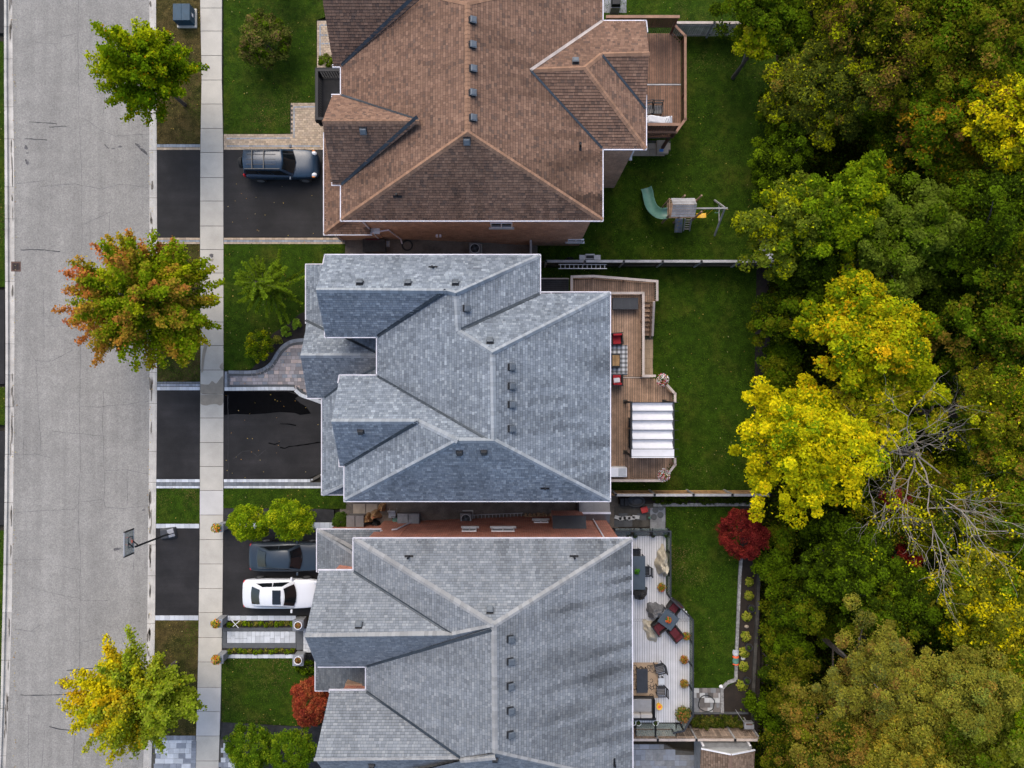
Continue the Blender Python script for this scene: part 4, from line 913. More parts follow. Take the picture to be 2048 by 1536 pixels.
h3.downspout([(-7.0, yn+.08, 2.9), (-6.75, yn+.07, 2.7), (-6.2, yn+.07, .6), (-6.1, yn+.3, .2)]); h3.downspout([(P(1215, 0, 6)[0], yn+.36, 6.5), (P(1213, 0, 5.9)[0], yn+.08, 6.0), (P(1213, 0, 5.9)[0], yn+.08, -1.5), (P(1205, 0, 5.9)[0], yn+.4, -1.9)])
mb = MB(); a = P(1105, 1068, 2.0); c = P(1172, 1043, 2.0); mb.box(((a[0]+c[0])/2, yn+.3, -.4), (c[0]-a[0]-.1, .58, 2.3)); fb = build('fireplace_box', mb, 'brick_red', h3.root)
vs = [(a[0], yn+.7, 1.85), (c[0], yn+.7, 1.85), (c[0], yn-.0, 2.25), (a[0], yn-.0, 2.25)]; o = build('box_roof', MB().add(vs+[(x, y, z-.06) for x, y, z in vs], [(3, 2, 1, 0), (4, 5, 6, 7), (0, 1, 5, 4), (1, 2, 6, 5), (3, 0, 4, 7)]), 'vent_dark', None); o.parent = fb; o.location = (0, 0, 0)
for yy in (-10, -13, -16.5): h3.window((P(1263, 0, 6.6)[0]-.38, yy, 4.8), 1.5, 1.4, 'E'); h3.window((P(1263, 0, 6.6)[0]-.38, yy, 1.2), 1.9, 2.0, 'E')
h3.window((P(638, 0, 6.6)[0]+.4, -12.4, 5.0), 1.6, 1.3, 'W')
build('garage_door', MB().box((P(635, 0, 3.1)[0]+.28, P(0, 1105, 2)[1], .03), (.06, 2.3, 2.15)), 'white_paint', h3.root)
mb = MB(); mb.pbox(690, 1368, 731, 1374, 4.0, 5.0); build('stone_ledge', mb, 'wood_tan', h3.root)
h3.finish()
# ---- garden shed with brown shingles, lower right
sh = House('small garden shed with brown shingle gable roof and white trim behind the fence', 'shed', 'garden_shed', pal=[(.5, (.16, .115, .085)), (.3, (.13, .09, .065)), (1, (.19, .135, .10))], capcol=(.19, .13, .10), loc=W(1452, 1520, BZ), z=.1, wall='stone_grey')
sh.f('W', 'W', 1402, .5, [(1402, 1496), (1462, 1508), (1458, 1600), (1398, 1600)]); sh.f('E', 'E', 1509, .5, [(1509, 1499), (1462, 1508), (1458, 1600), (1505, 1600)])
sh.cap((1462, 1508), (1458, 1600), 'W', 'E', .1)
a = P(1402, 1496, .1); c = P(1509, 1600, .1); sh.wall(1402, 1492, 1509, 1600, .1, .12, BZ, soffit=False)
e0, r, e1 = sh.on('W', 1402, 1496), sh.on('W', 1462, 1508), sh.on('E', 1509, 1499)
mb = MB(); mb.beam(e0+Vector((0, 0, .05)), r+Vector((0, 0, .05)), .07, .1); mb.beam(r+Vector((0, 0, .05)), e1+Vector((0, 0, .05)), .07, .1); build('barge_board', mb, 'white_paint', sh.root)
vs = [(e0.x+.1, e0.y-.1, -.05), (e1.x-.1, e0.y-.1, -.05), (r.x, e0.y-.1, r.z-.1)]
build('gable_wall', MB().add(vs, [(0, 2, 1)]), 'stone_pale', sh.root)
xm = (e0.x+e1.x)/2; mb = MB()
for k in (-1, 1): mb.box((xm+k*(e1.x-e0.x)*.44, e0.y+.02, BZ), (.12, .1, 1.9))
build('corner_trim', mb, 'white_paint', sh.root)
sh.finish()
# ------------------------------------------------------------------ foliage helpers
def leafmesh(name, c, nrm, size, cols, parent=None, mat='leaf', asp=.62, kind=None, world=True, tri=False):
    n = len(c); c = np.asarray(c, float); nrm = np.asarray(nrm, float); nrm = nrm/np.maximum(1e-6, np.linalg.norm(nrm, axis=1))[:, None]
    d = NR.normal(size=(n, 3)); d -= nrm*(d*nrm).sum(1)[:, None]; d /= np.maximum(1e-6, np.linalg.norm(d, axis=1))[:, None]; b = np.cross(nrm, d)
    s = np.asarray(size, float)[:, None] if np.ndim(size) else np.full((n, 1), size)
    if tri: V = np.stack([c-d*s*.55-nrm*s*.08, c+d*s*.4+b*s*asp*.62, c+d*s*.4-b*s*asp*.62-nrm*s*.06], 1).reshape(-1, 3)
    else: V = np.stack([c-d*s*.5-nrm*s*.10, c+b*s*asp*.5+nrm*s*.05, c+d*s*.5-nrm*s*.14, c-b*s*asp*.5+nrm*s*.05], 1).reshape(-1, 3)
    me = bpy.data.meshes.new(name); K = 3 if tri else 4; me.vertices.add(K*n); me.vertices.foreach_set('co', V.astype(np.float32).ravel())
    me.loops.add(K*n); me.loops.foreach_set('vertex_index', np.arange(K*n)); me.polygons.add(n); me.polygons.foreach_set('loop_start', np.arange(0, K*n, K))
    me.update(calc_edges=True); a = me.color_attributes.new('Col', 'FLOAT_COLOR', 'CORNER')
    a.data.foreach_set('color', np.hstack([np.repeat(np.clip(cols, 0, 1), K, 0), np.ones((K*n, 1))]).astype(np.float32).ravel())
    o = link(name, me, mat, parent, world)
    if kind: o['kind'] = kind
    return o
def pick(pal, n):
    w = np.array([p[0] for p in pal]); i = NR.choice(len(pal), n, p=w/w.sum()); return np.array([p[1] for p in pal])[i]*NR.uniform(.7, 1.35, n)[:, None]
def tuft(parent, c, r, h, n, pal, size=.07, name='foliage', mat='leaf', flat=.5, world=True):
    u = NR.normal(size=(n, 3)); u[:, 2] = np.abs(u[:, 2]); u /= np.linalg.norm(u, axis=1)[:, None]; k = NR.uniform(.45, 1, n)[:, None]**.6
    p = np.array(c)+u*k*np.array([r, r, h]); nm = u+np.array([0, 0, flat])+NR.normal(size=(n, 3))*.35
    return leafmesh(name, p, nm, NR.uniform(.7, 1.3, n)*size, pick(pal, n), parent, mat, world=world)
GREEN = [(1, (.05, .10, .012)), (1, (.075, .135, .018)), (.4, (.03, .06, .01))]
YEL = [(1, (.30, .28, .02)), (1, (.20, .22, .02)), (.6, (.10, .15, .015))]
def potted(label, px, py, z, r=.17, h=.3, pot='dark_plastic', fol=GREEN, flowers=None, fr=None, fh=.25, n=260, cat='potted plant', group=None, name='potted_plant', size=.07):
    x, y = P(px, py, z+h); t = thing(name, label, cat, (x, y, z), 0, group)
    build('pot', MB().lathe((x, y, z), [(r*.72, 0), (r, h), (r*1.06, h), (r*1.06, h+.03), (r*.9, h+.03), (r*.88, h-.03)], 16), pot, t, smooth=False)
    build('soil', MB().lathe((x, y, z), [(r*.86, h-.04), (r*.86, h-.01)], 12), 'soil', t)
    fr = fr or r*1.3
    if n: tuft(t, (x, y, z+h), fr, fh, n, fol, size)
    if flowers: tuft(t, (x, y, z+h+.03), fr*1.02, fh*1.05, int(n*.35)+20, flowers, size*.95, 'blossom', 'petal', 1.2)
    return t
# ------------------------------------------------------------------ fences
def fence(label, x0, x1, ypx, z, h, mat, capmat, facing, postoff=0, pw=2.44, top2=None, cat='fence'):
    """board fence along x at pixel row ypx (ground level z); facing = side on which rails show"""
    y = P(0, ypx, z)[1]; xa = P(x0, 0, z)[0]; xb = P(x1, 0, z)[0]; t = thing('wood_fence', label, cat, ((xa+xb)/2, y, z))
    x = xa; k = 0
    while x < xb-.05:
        piece('board', mat, t, (x+.07, y+R.uniform(-.006, .006), z+.05), (.116, .022, h-.09+R.uniform(-.015, .015)), R.uniform(-.01, .01)); x += .14
    n = int((xb-xa)/pw)+1
    for i in range(n+1):
        xx = min(xb, xa+postoff+i*pw)
        piece('post', 'wood_grey', t, (xx, y+facing*.075, z), (.1, .1, h+.05)); piece('post_cap', 'black_metal', t, (xx, y+facing*.05, z+h+.05), (.14, .14, .04))
        x2 = min(xb, xx+pw)
        if x2-xx > .2:
            piece('cap_board', capmat, t, ((xx+x2)/2, y+.02*facing, z+h-.02+R.uniform(-.006, .006)), (x2-xx-.02, .16, .035))
            for zz in (.25, h-.35): piece('rail', mat, t, ((xx+x2)/2, y+facing*.06, z+zz), (x2-xx-.11, .05, .09))
    return t
fence('weathered grey board fence between the brown house lawn and the pergola garden', 1062, 1552, 531.5, BZ, 1.75, 'wood_dark', 'wood_grey', -1, .9)
fence('sunlit tan board fence between the pergola garden and the red maple garden', 1205, 1520, 982, BZ, 1.75, 'wood_orange', 'wood_grey', 1, .6)  # orange board tone carries the sun on this face in its colour
fence('grey board fence running from the tall brown deck into the trees', 1335, 1480, 73, BZ, 1.75, 'wood_grey', 'wood_pale', -1, .1)
fence('weathered tan board fence between the pale deck and the small shed', 1215, 1502, 1455, BZ, 1.6, 'wood_board', 'wood_pale', 1, .5)
# gate across the side yard
y0, y1 = P(0, 486, -1.6)[1], P(0, 520, -1.6)[1]; xg = P(1060, 0, -1.5)[0]; g = thing('side_gate', 'narrow wooden gate across the gravel side yard by the brown house', 'gate', (xg, (y0+y1)/2, -1.9))
for k in range(7): piece('board', 'wood_brown', g, (xg, y1+(y0-y1)*(k+.5)/7, -1.95), (.022, abs(y0-y1)/7-.012, 1.7))
for k in (0, 1): piece('post', 'wood_grey', g, (xg+.06, y1+(y0-y1)*k, -2.0), (.1, .1, 1.8))
piece('cap_board', 'wood_grey', g, (xg+.02, (y0+y1)/2, -.25), (.13, abs(y0-y1), .035))
# ------------------------------------------------------------------ decks
def planks(parent, poly, z, mat, w=.14, vert=True, name='plank', gap=.026):
    wp = [P(x, y, z) for x, y in poly]; a = 0 if vert else 1; lo = min(p[a] for p in wp); hi = max(p[a] for p in wp); n = max(1, round((hi-lo)/w)); w = (hi-lo)/n
    for i in range(n):
        m = lo+(i+.5)*w; ys = []
        for j in range(len(wp)):
            p, q = wp[j-1], wp[j]
            if (p[a] > m) != (q[a] > m): ys.append(p[1-a]+(q[1-a]-p[1-a])*(m-p[a])/(q[a]-p[a]))
        ys.sort()
        for k in range(0, len(ys)-1, 2):
            c = (ys[k]+ys[k+1])/2; l = ys[k+1]-ys[k]
            if l < .05: continue
            zz = z-.035+R.uniform(-.002, .002)
            piece(name, mat, parent, (m, c, zz) if vert else (c, m, zz), (w-gap, l-.006, .035) if vert else (l-.006, w-gap, .035))
def skirt(parent, poly, z, zb, mat='wood_dark'): build('frame', MB().prism([P(x, y, z) for x, y in poly], z-.25, z-.04), mat, parent)
# brown house deck
dz = .4
dk1 = thing('deck', 'tall brown stained wooden deck with a chamfered railing', 'deck', W(1310, 170, BZ))
fl = [(1296, 66), (1342, 66), (1363, 87), (1363, 250), (1345, 275), (1296, 275)]
planks(dk1, [(1210, 66.5), (1342, 66.5), (1362, 87), (1362, 167), (1210, 167)], dz, 'wood_brown', .14); planks(dk1, [(1210, 171), (1362, 171), (1362, 250), (1345, 274), (1210, 274)], dz, 'wood_brown', .14)
planks(dk1, [(1210, 167.4), (1362, 167.4), (1362, 170.6), (1210, 170.6)], dz, 'wood_grey', .14, False); skirt(dk1, [(1210, 67), (1342, 67), (1362, 88), (1362, 250), (1345, 274), (1210, 274)], dz, 0)
rail(dk1, [P(*p, dz) for p in ((1342, 66), (1363, 87), (1363, 250), (1345, 275), (1290, 275))], dz, .95, 'wood_red', .12, .035, .09, 'wood_rail_brown', topw=.15)
for (ya, x0, x1) in ((66, 1205, 1343), (272, 1285, 1343)):
    xa, yy = P(x0, ya, dz); xb = P(x1, ya, dz)[0]; n = int((xb-xa)/.15)
    for k in range(n): piece('screen_board', 'wood_red', dk1, (xa+(k+.5)*(xb-xa)/n, yy-.02, dz+.75), ((xb-xa)/n-.025, .025, 1.1))
    for k in range(int((xb-xa)/.12)): piece('lattice_bar', 'wood_dark', dk1, (xa+.06+k*.12, yy-.02, dz+.05), (.03, .025, .68))
    piece('top_rail', 'wood_rail_brown', dk1, ((xa+xb)/2, yy, dz+1.86), (xb-xa+.1, .17, .045)); piece('mid_rail', 'wood_red', dk1, ((xa+xb)/2, yy-.02, dz+.73), (xb-xa, .05, .05))
    for xx in (xa+.05, xb-.05): piece('post', 'wood_red', dk1, (xx, yy, dz), (.1, .1, 1.85))
for px, py in ((1340, 272), (1360, 180), (1340, 75)):
    x, y = P(px, py, dz); piece('support_post', 'wood_red', dk1, (x, y, BZ), (.16, .16, dz-.25-BZ))
pt = pave('patio', '', [(1225, 281), (1341, 281), (1341, 302), (1330, 302), (1330, 312), (1225, 312)], BZ+.05, (.5, .42), None, single=['stone_buff'], mix=(1, 1.2))
x, y = P(1321, 290, BZ+.3); pb = thing('planter_box', 'stone planter block at the foot of the tall brown deck', 'planter', (x, y, BZ)); mb = MB(); mb.pbox(1314, 280, 1337, 307, BZ, BZ+.28); build('block', mb, 'stone_buff', pb, bevel=.02)
mb = MB(); mb.pbox(1319, 298, 1327, 303, BZ+.281, BZ+.3); build('blue_pack', mb, 'blue_paint', pb)
# slatted chairs and covered table
def slat_chair(label, px, py, z, rz, mat='wicker', slat='grey_plastic', group=None):
    x, y = P(px, py, z+.45); t = thing('patio_chair', label, 'chair', (x, y, z), rz, group)
    for sx in (-.26, .26):
        for sy in (-.24, .24): build('leg', MB().box((sx, sy, 0), (.045, .045, .42)), mat, t, False)
    build('seat_frame', MB().box((0, 0, .4), (.58, .54, .03)), mat, t, False)
    for k in range(5): build('slat', MB().box((-.2+k*.1, 0, .431), (.06, .48, .02)), slat, t, False)
    b = build('backrest', MB().beam((-.27, .27, .45), (-.27, .36, .95), .04, .04).beam((.27, .27, .45), (.27, .36, .95), .04, .04).beam((-.29, .36, .95), (.29, .36, .95), .05, .05).beam((-.27, .31, .7), (.27, .31, .7), .1, .03), mat, t, False)
    for sx in (-.29, .29): build('armrest', MB().box((sx, .02, .62), (.06, .5, .03)), mat, t, False)
    return t
slat_chair('dark slatted patio chair beside the white covered table', 1315, 219, dz, 0); slat_chair('dark slatted chair half under the brown eave', 1297, 219, dz, .15)
x, y = P(1318, 239, dz+.75); t = thing('covered_table', 'patio table under a white cloth with grey stripes', 'table', (x, y, dz))
def cloth(u, v):
    a = (u-.5)*1.75; b = (v-.5)*.62; e = max(abs(u-.5), abs(v-.5))*2; return (x+a, y+b+.05*math.sin(u*7), dz+.76-(max(0, e-.72)*1.1)+.015*math.sin(u*23+v*9))
build('cloth', MB().grid(cloth, 18, 10), 'white_fabric', t, smooth=True)
mb = MB()
for k in range(3): mb.beam((x+.28+k*.1, y+.26, dz+.72), (x+.42+k*.1, y-.2, dz+.79), .025, .012)
build('stripe', mb, 'slate', t)
for sx in (-.7, .7):
    for sy in (-.2, .2): piece('leg', 'black_metal', t, (x+sx, y+sy, dz), (.05, .05, .7))
# neighbour's patio at the top edge
tp = pave('patio', '', [(1200, -60), (1253, -60), (1253, 26), (1200, 26)], BZ+.03, (.6, .6), None, single=['stone_grey'])
x, y = P(1232, 5, BZ+.9); t = thing('grill', 'grey barbecue cart standing on the paved patio beyond the brown deck', 'barbecue', (x, y, BZ)); build('cart', MB().box((x, y, BZ), (.6, .55, .8)), 'grey_metal', t, bevel=.02); build('lid', MB().box((x, y, BZ+.81), (.62, .5, .25), taper=.8), 'black_metal', t, bevel=.03)
# middle house deck
dz = -.3
dk2 = thing('deck', 'weathered pale wooden deck with white railings behind the mottled grey house', 'deck', W(1270, 760, BZ))
up = [(1140, 560), (1183, 558), (1308, 568), (1308, 604), (1287, 604), (1287, 590), (1140, 590)]
planks(dk2, [(1140, 560), (1183, 558), (1308, 567), (1308, 590), (1140, 590)], dz-.2, 'wood_tan', .14); planks(dk2, [(1287, 590.5), (1308, 590.5), (1308, 604), (1287, 604)], dz-.2, 'wood_tan', .14)
planks(dk2, [(1205, 591), (1281, 591), (1281, 753), (1205, 753)], dz, 'wood_tan', .145); planks(dk2, [(1205, 753.5), (1300, 753.5), (1300, 756.5), (1205, 756.5)], dz, 'wood_pale', .14, False)
planks(dk2, [(1205, 757), (1308, 757), (1324, 764), (1343, 786), (1343, 925), (1320, 956), (1205, 956)], dz, 'wood_tan', .145)
skirt(dk2, [(1205, 592), (1280, 592), (1280, 755), (1306, 757), (1342, 787), (1342, 925), (1319, 955), (1205, 955)], dz, 0); skirt(dk2, [(1141, 561), (1183, 559), (1307, 569), (1307, 603), (1141, 589)], dz-.2, 0)
RB = dict(spacing=.13, pk=.04, tw=.1, topw=.15)
rail(dk2, [P(*p, dz-.2) for p in ((1141, 588), (1141, 558), (1184, 557), (1308, 567), (1308, 603))], dz-.2, .95, 'wood_tan', posts='wood_pale', **RB)
rail(dk2, [P(*p, dz) for p in ((1212, 590), (1281, 590), (1281, 752), (1303, 752))], dz, .95, 'wood_tan', posts='wood_pale', **RB)
rail(dk2, [P(*p, dz) for p in ((1325, 767), (1343, 787), (1343, 802))], dz, .95, 'wood_tan', posts='wood_pale', **RB); rail(dk2, [P(*p, dz) for p in ((1343, 915), (1343, 926), (1319, 957), (1212, 957))], dz, .95, 'wood_tan', posts='wood_pale', **RB)
for k in range(7):
    z1 = dz-.38-k*.185; ppiece('stair_tread', 'wood_tan', dk2, 1288, 605+k*9.6, 1306, 614+k*9.6, z1-.04, z1); ppiece('riser', 'wood_orange', dk2, 1288, 604.3+k*9.6, 1306, 605+k*9.6, z1, z1+.14)
a = W(1308, 603, dz+.75); b_ = W(1305, 672, BZ+.95); build('stair_rail', MB().beam(a, b_, .14, .05), 'wood_pale', dk2); build('stringer', MB().beam((a[0], a[1], a[2]-.95), (b_[0], b_[1], b_[2]-.85), .06, .25), 'wood_tan', dk2)
for k in range(14):
    p = lerp(a, b_, (k+.5)/14); piece('baluster', 'wood_tan', dk2, (p[0], p[1], p[2]-.85), (.04, .04, .83))
for px, py in ((1281, 592), (1281, 750), (1343, 790), (1343, 925), (1308, 570), (1319, 955)):
    x, y = P(px, py, dz); piece('support_post', 'wood_tan', dk2, (x-.08, y, BZ), (.13, .13, dz-BZ-.26))
pave('stepping_path', '', [(1286, 673), (1306, 673), (1306, 755), (1286, 755)], BZ+.05, (.42, .62), None, single=['stone_tan'], mix=(1, .7))
le = thing('lean_to_roof', 'low dark shingled roof over the basement entrance by the deck walkway', 'roof', W(1108, 570, BZ))
mb = MB(); mb.pbox(1078, 557, 1137, 586, -.5, -.35); build('roof_slab', mb, 'vent_dark', le); mb = MB(); mb.pbox(1080, 556, 1138, 558, -.5, -.31); build('edge_trim', mb, 'wood_pale', le)
mb = MB()
for k in range(7): mb.pbox(1079, 558.6+k*4, 1136, 562+k*4, -.35, -.338)
o = build('shingle_course', mb, 'membrane', le); o['kind'] = 'stuff'
for px in (1084, 1132): x, y = P(px, 560, -.5); piece('post', 'wood_tan', le, (x, y, BZ), (.1, .1, 1.48))
# storage chest, rug, armchairs, coffee table
x, y = P(1251, 607, dz+.6); t = thing('storage_chest', 'dark grey plastic storage chest on the pale wooden deck', 'chest', (x, y, dz)); mb = MB(); mb.pbox(1226.5, 597, 1275.5, 617.5, dz, dz+.5); build('body', mb, 'dark_plastic', t, bevel=.02); mb = MB(); mb.pbox(1225, 595, 1277, 619, dz+.505, dz+.6); build('lid', mb, 'dark_plastic', t, bevel=.03)
for k in range(3): ppiece('lid_rib', 'vent_dark', t, 1229+k*16, 597.5, 1242+k*16, 616.5, dz+.601, dz+.612)
x, y = P(1238, 719, dz); t = thing('rug', 'white and grey plaid rug under the wooden coffee table', 'rug', (x, y, dz)); mb = MB(); mb.pbox(1205, 690, 1255, 747, dz+.004, dz+.016); build('pile', mb, 'rug_plaid', t); mb = MB(); mb.pbox(1205, 747.2, 1255, 750, dz+.004, dz+.013); build('border', mb, 'slate', t)
def armchair(label, px, py, z, rz, cush='red_fabric', pillow=False):
    x, y = P(px, py, z+.5); t = thing('armchair', label, 'armchair', (x, y, z), rz)
    build('seat_base', MB().box((0, 0, .04), (.62, .66, .3)), 'wicker', t, False, bevel=.02); build('seat_cushion', MB().box((.0, -.04, .342), (.5, .56, .13)), cush, t, False, bevel=.04)
    for sx in (-1, 1): build('arm', MB().box((sx*.34, -.02, .04), (.07, .66, .54)), 'wicker', t, False, bevel=.02)
    build('backrest', MB().box((0, .35, .04), (.74, .07, .78)), 'wicker', t, False, bevel=.02); build('back_cushion', MB().box((0, .25, .474), (.54, .13, .4)), cush, t, False, bevel=.04)
    if pillow: build('pillow', MB().box((.02, .02, .474), (.4, .3, .11), .1), 'white_fabric', t, False, bevel=.05)
    return t
armchair('red cushioned wicker armchair at the chest end of the plaid rug', 1234, 678, dz, math.pi*.02); armchair('red cushioned armchair with a white pillow by the plaid rug', 1234, 760, dz, math.pi, pillow=True)
x, y = P(1232, 721, dz+.42); t = thing('coffee_table', 'small wooden coffee table with a dark frame on the plaid rug', 'table', (x, y, dz)); build('frame', MB().box((x, y, dz+.02), (.54, .86, .36)), 'wicker', t, bevel=.02)
for k in range(4): piece('plank', 'wood_orange', t, (x-.165+k*.11, y, dz+.381), (.104, .66, .03))
# pergola with white sliding canopy
zt = dz+2.35
pg = thing('pergola', 'dark metal pergola with a white pleated fabric canopy on the deck', 'pergola', W(1300, 865, dz))
cn = [(1264, 805), (1347, 805), (1347, 912), (1264, 912)]
for px, py in ((1263, 805), (1346, 805), (1263, 912), (1346, 912)): x, y = P(px, py, zt); piece('post', 'black_metal', pg, (x, y, dz), (.11, .11, 2.3)); piece('foot', 'wood_dark', pg, (x, y, dz+.001), (.24, .24, .08))
for px in (1263, 1347): (x, ya), (_, yb) = P(px, 803, zt), P(px, 914, zt); piece('side_beam', 'vent_dark', pg, (x, (ya+yb)/2, zt-.12), (.09, abs(ya-yb), .13))
ys = [805, 822, 841, 860, 879, 898, 913]
for i, yy in enumerate(ys): (xa, y), (xb, _) = P(1257, yy, zt+.02), P(1357, yy, zt+.02); build('cross_rod', MB().tube([(xa, y, zt+.03), (xb, y, zt+.03)], .017, 6), 'black_metal', pg)
for i in range(6):
    ya, yb = ys[i], ys[i+1]; e = 1 if i < 5 else 0
    def pl(u, v, ya=ya, yb=yb, e=e):
        sag = (.11 if e else .02)*math.sin(v*math.pi)+(.06*math.sin(v*math.pi*2) if e else 0)
        x_, y_ = P(1265+u*81-(2 if not e else 0)+(4*u if not e else 0), ya+.5+(yb-ya-1+(3 if not e else 0))*v, zt); return (x_, y_, zt+.02-sag+(.03 if not e else 0))
    build('canopy_panel', MB().grid(pl, 8, 8), 'white_fabric', pg, smooth=True)
ob = thing('dining_table', 'dark dining table standing in the shade under the white canopy', 'table', W(1300, 862, dz)); x, y = P(1300, 862, dz+.72); build('top', MB().box((x, y, dz+.7), (1.2, 2.0, .04)), 'black_metal', ob)
for sx in (-.5, .5):
    for sy in (-.9, .9): piece('leg', 'black_metal', ob, (x+sx, y+sy, dz), (.05, .05, .7))
for k, yy in enumerate((845, 868, 886)): slat_chair(('dark chair at the rug end', 'dark chair in the middle', 'dark chair at the far fence end')[k]+' of the shaded dining table', 1267, yy, dz, math.pi/2, 'black_metal', 'black_metal')
x, y = P(1240, 944, dz+.85); t = thing('outdoor_fridge', 'white appliance cabinet with a pale lid in the deck corner', 'cabinet', (x, y, dz)); mb = MB(); mb.pbox(1205, 935, 1254, 954, dz, dz+.8); build('body', mb, 'white_paint', t, bevel=.02); mb = MB(); mb.pbox(1237, 936.5, 1252, 952.5, dz+.801, dz+.83); build('lid', mb, 'paver_light', t, bevel=.01)
FL = [(3, (.75, .74, .72)), (1, (.55, .02, .07)), (1, (.6, .3, .03)), (.7, (.5, .03, .15))]
for (px, py), lb in (((1325, 760), 'hanging basket of white yellow and red flowers on the rail by the steps'), ((1328, 950), 'hanging basket of white and pink flowers on the rail near the sunlit fence')):
    x, y = P(px, py, dz+.95); t = thing('flower_basket', lb, 'flower basket', (x, y, dz+.6)); build('basket', MB().lathe((x, y, dz+.62), [(.12, 0), (.25, .3), (.25, .33)], 12), 'wood_dark', t)
    tuft(t, (x, y, dz+.92), .38, .3, 420, GREEN, .075); tuft(t, (x, y, dz+.94), .42, .33, 330, FL, .075, 'blossom', 'petal', 1.2)
# bottom house deck
dz = -.6
dk3 = thing('deck', 'pale grey composite deck with dark glass railings behind the plain grey roof', 'deck', W(1310, 1250, BZ))
fp = [(1228, 1072), (1334, 1072), (1334, 1186), (1376, 1226), (1379, 1230), (1379, 1416), (1362, 1445), (1345, 1447), (1228, 1447)]
planks(dk3, [(1228, 1072), (1334, 1072), (1334, 1186), (1376, 1226), (1379, 1238), (1228, 1238)], dz, 'composite', .15, gap=.024); planks(dk3, [(1228, 1238.6), (1379, 1238.6), (1379, 1242), (1228, 1242)], dz, 'composite', .14, False)
planks(dk3, [(1228, 1242.6), (1379, 1242.6), (1379, 1416), (1362, 1445), (1228, 1445)], dz, 'composite', .15, gap=.024); skirt(dk3, [(1229, 1073), (1333, 1073), (1333, 1186), (1378, 1230), (1378, 1416), (1361, 1444), (1229, 1444)], dz, 0, 'stone_dark')
def glassrail(parent, pts, z, h=1.0):
    for i in range(len(pts)-1):
        a, b = Vector(pts[i]), Vector(pts[i+1]); L = (b-a).length; d = (b-a)/L; ang = math.atan2(d.y, d.x); m = max(1, round(L/1.6))
        c = (a+b)/2; piece('top_rail', 'vent_dark', parent, (c.x, c.y, z+h-.05), (L+.06, .09, .05), ang)
        for k in range(m):
            p = a.lerp(b, (k+.5)/m); piece('glass_panel', 'rail_glass', parent, (p.x, p.y, z+.1), (L/m-.12, .015, h-.17), ang)
        for k in range(m+1): p = a.lerp(b, k/m); piece('post', 'black_metal', parent, (p.x, p.y, z), (.08, .08, h-.05), ang)
glassrail(dk3, [P(*p, dz) for p in ((1226, 1056), (1334, 1056), (1334, 1187), (1378, 1230), (1378, 1416), (1360, 1446), (1340, 1450))], dz)
for x0, x1 in ((1230, 1262), (1268, 1300), (1305, 1336)):        # green glass wind screens
    mb = MB(); mb.add([W(x0, 1058, dz+1.05), W(x1, 1058, dz+1.05), W(x1, 1071, dz+.35), W(x0, 1071, dz+.35)], [(0, 3, 2, 1)]); build('awning_glass', mb, 'rail_glass', dk3)
    for xx in (x0, x1): build('awning_bar', MB().beam(W(xx, 1057, dz+1.07), W(xx, 1072, dz+.33), .05, .05), 'black_metal', dk3)
for x0, x1 in ((1272, 1310), (1312, 1352)):
    for y0, y1, za, zb in ((1447, 1458, .25, .6), (1460, 1472, .65, 1.0)):
        mb = MB(); mb.add([W(x0, y0, dz+za), W(x1, y0, dz+za), W(x1, y1, dz+zb), W(x0, y1, dz+zb)], [(0, 3, 2, 1)]); build('awning_glass', mb, 'rail_glass', dk3)
    for xx in (x0, x1): build('awning_bar', MB().beam(W(xx, 1444, dz+.2), W(xx, 1474, dz+1.05), .05, .05), 'black_metal', dk3)
for px, py in ((1334, 1075), (1334, 1186), (1378, 1235), (1378, 1330), (1378, 1414)): x, y = P(px, py, dz); piece('support_post', 'stone_dark', dk3, (x-.1, y, BZ), (.13, .13, dz-BZ-.26))
for (px, py, lb) in ((1258, 1071, 'first'), (1270, 1071, 'second'), (1306, 1070, 'third'), (1333, 1070, 'last')): potted(lb+' black pot along the deck glass screen, counted from the brick wall', px, py, dz, .16, .32, 'dark_plastic', n=(120 if px > 1330 else 25), fh=.12, group=None)
for (px, py, lb) in ((1266, 1446, 'white rimmed pot half under the eave by the grey sofa'), (1277, 1446, 'white rimmed pot behind the grey sofa'), (1311, 1446, 'white rimmed pot at the sofa arm by the glass panels')): potted(lb, px, py, dz, .17, .4, 'white_paint', n=40, fh=.12)
RED = [(1, (.5, .02, .02)), (1, (.35, .25, .02)), (.4, (.08, .12, .02))]; ORG = [(1, (.35, .13, .02)), (1, (.33, .26, .03)), (.5, (.12, .13, .02))]
potted('round pot of red and yellow flowers beside the beige covered chair', 1323, 1174, dz, .2, .3, 'wood_brown', YEL, RED, .3, .25); potted('pot of bright red flowers behind the wine coloured chairs', 1372, 1272, dz, .18, .35, 'dark_plastic', YEL, RED, .27, .28)
potted('pot of orange flowers on the deck edge nearer the dining set', 1368, 1319, dz, .2, .3, 'wood_brown', ORG, RED, .3, .25); potted('pot of orange flowers on the deck edge nearer the sofa', 1368, 1367, dz, .2, .3, 'wood_brown', ORG, ORG, .3, .25)
potted('large leafy planter with red berries in the deck corner', 1366, 1428, dz, .3, .4, 'dark_plastic', GREEN+[(1, (.2, .2, .03))], [(1, (.35, .1, .03)), (1, (.2, .16, .03))], .55, .5, 700, size=.09)
def table(label, px, py, z, w, l, rz, mat='slate', h=.72):
    x, y = P(px, py, z+h); t = thing('patio_table', label, 'table', (x, y, z), rz); build('top', MB().box((0, 0, h-.04), (w, l, .04)), mat, t, False, bevel=.012)
    for sx in (-1, 1):
        for sy in (-1, 1): build('leg', MB().box((sx*(w/2-.07), sy*(l/2-.07), 0), (.06, .06, h-.04)), 'black_metal', t, False)
    return t
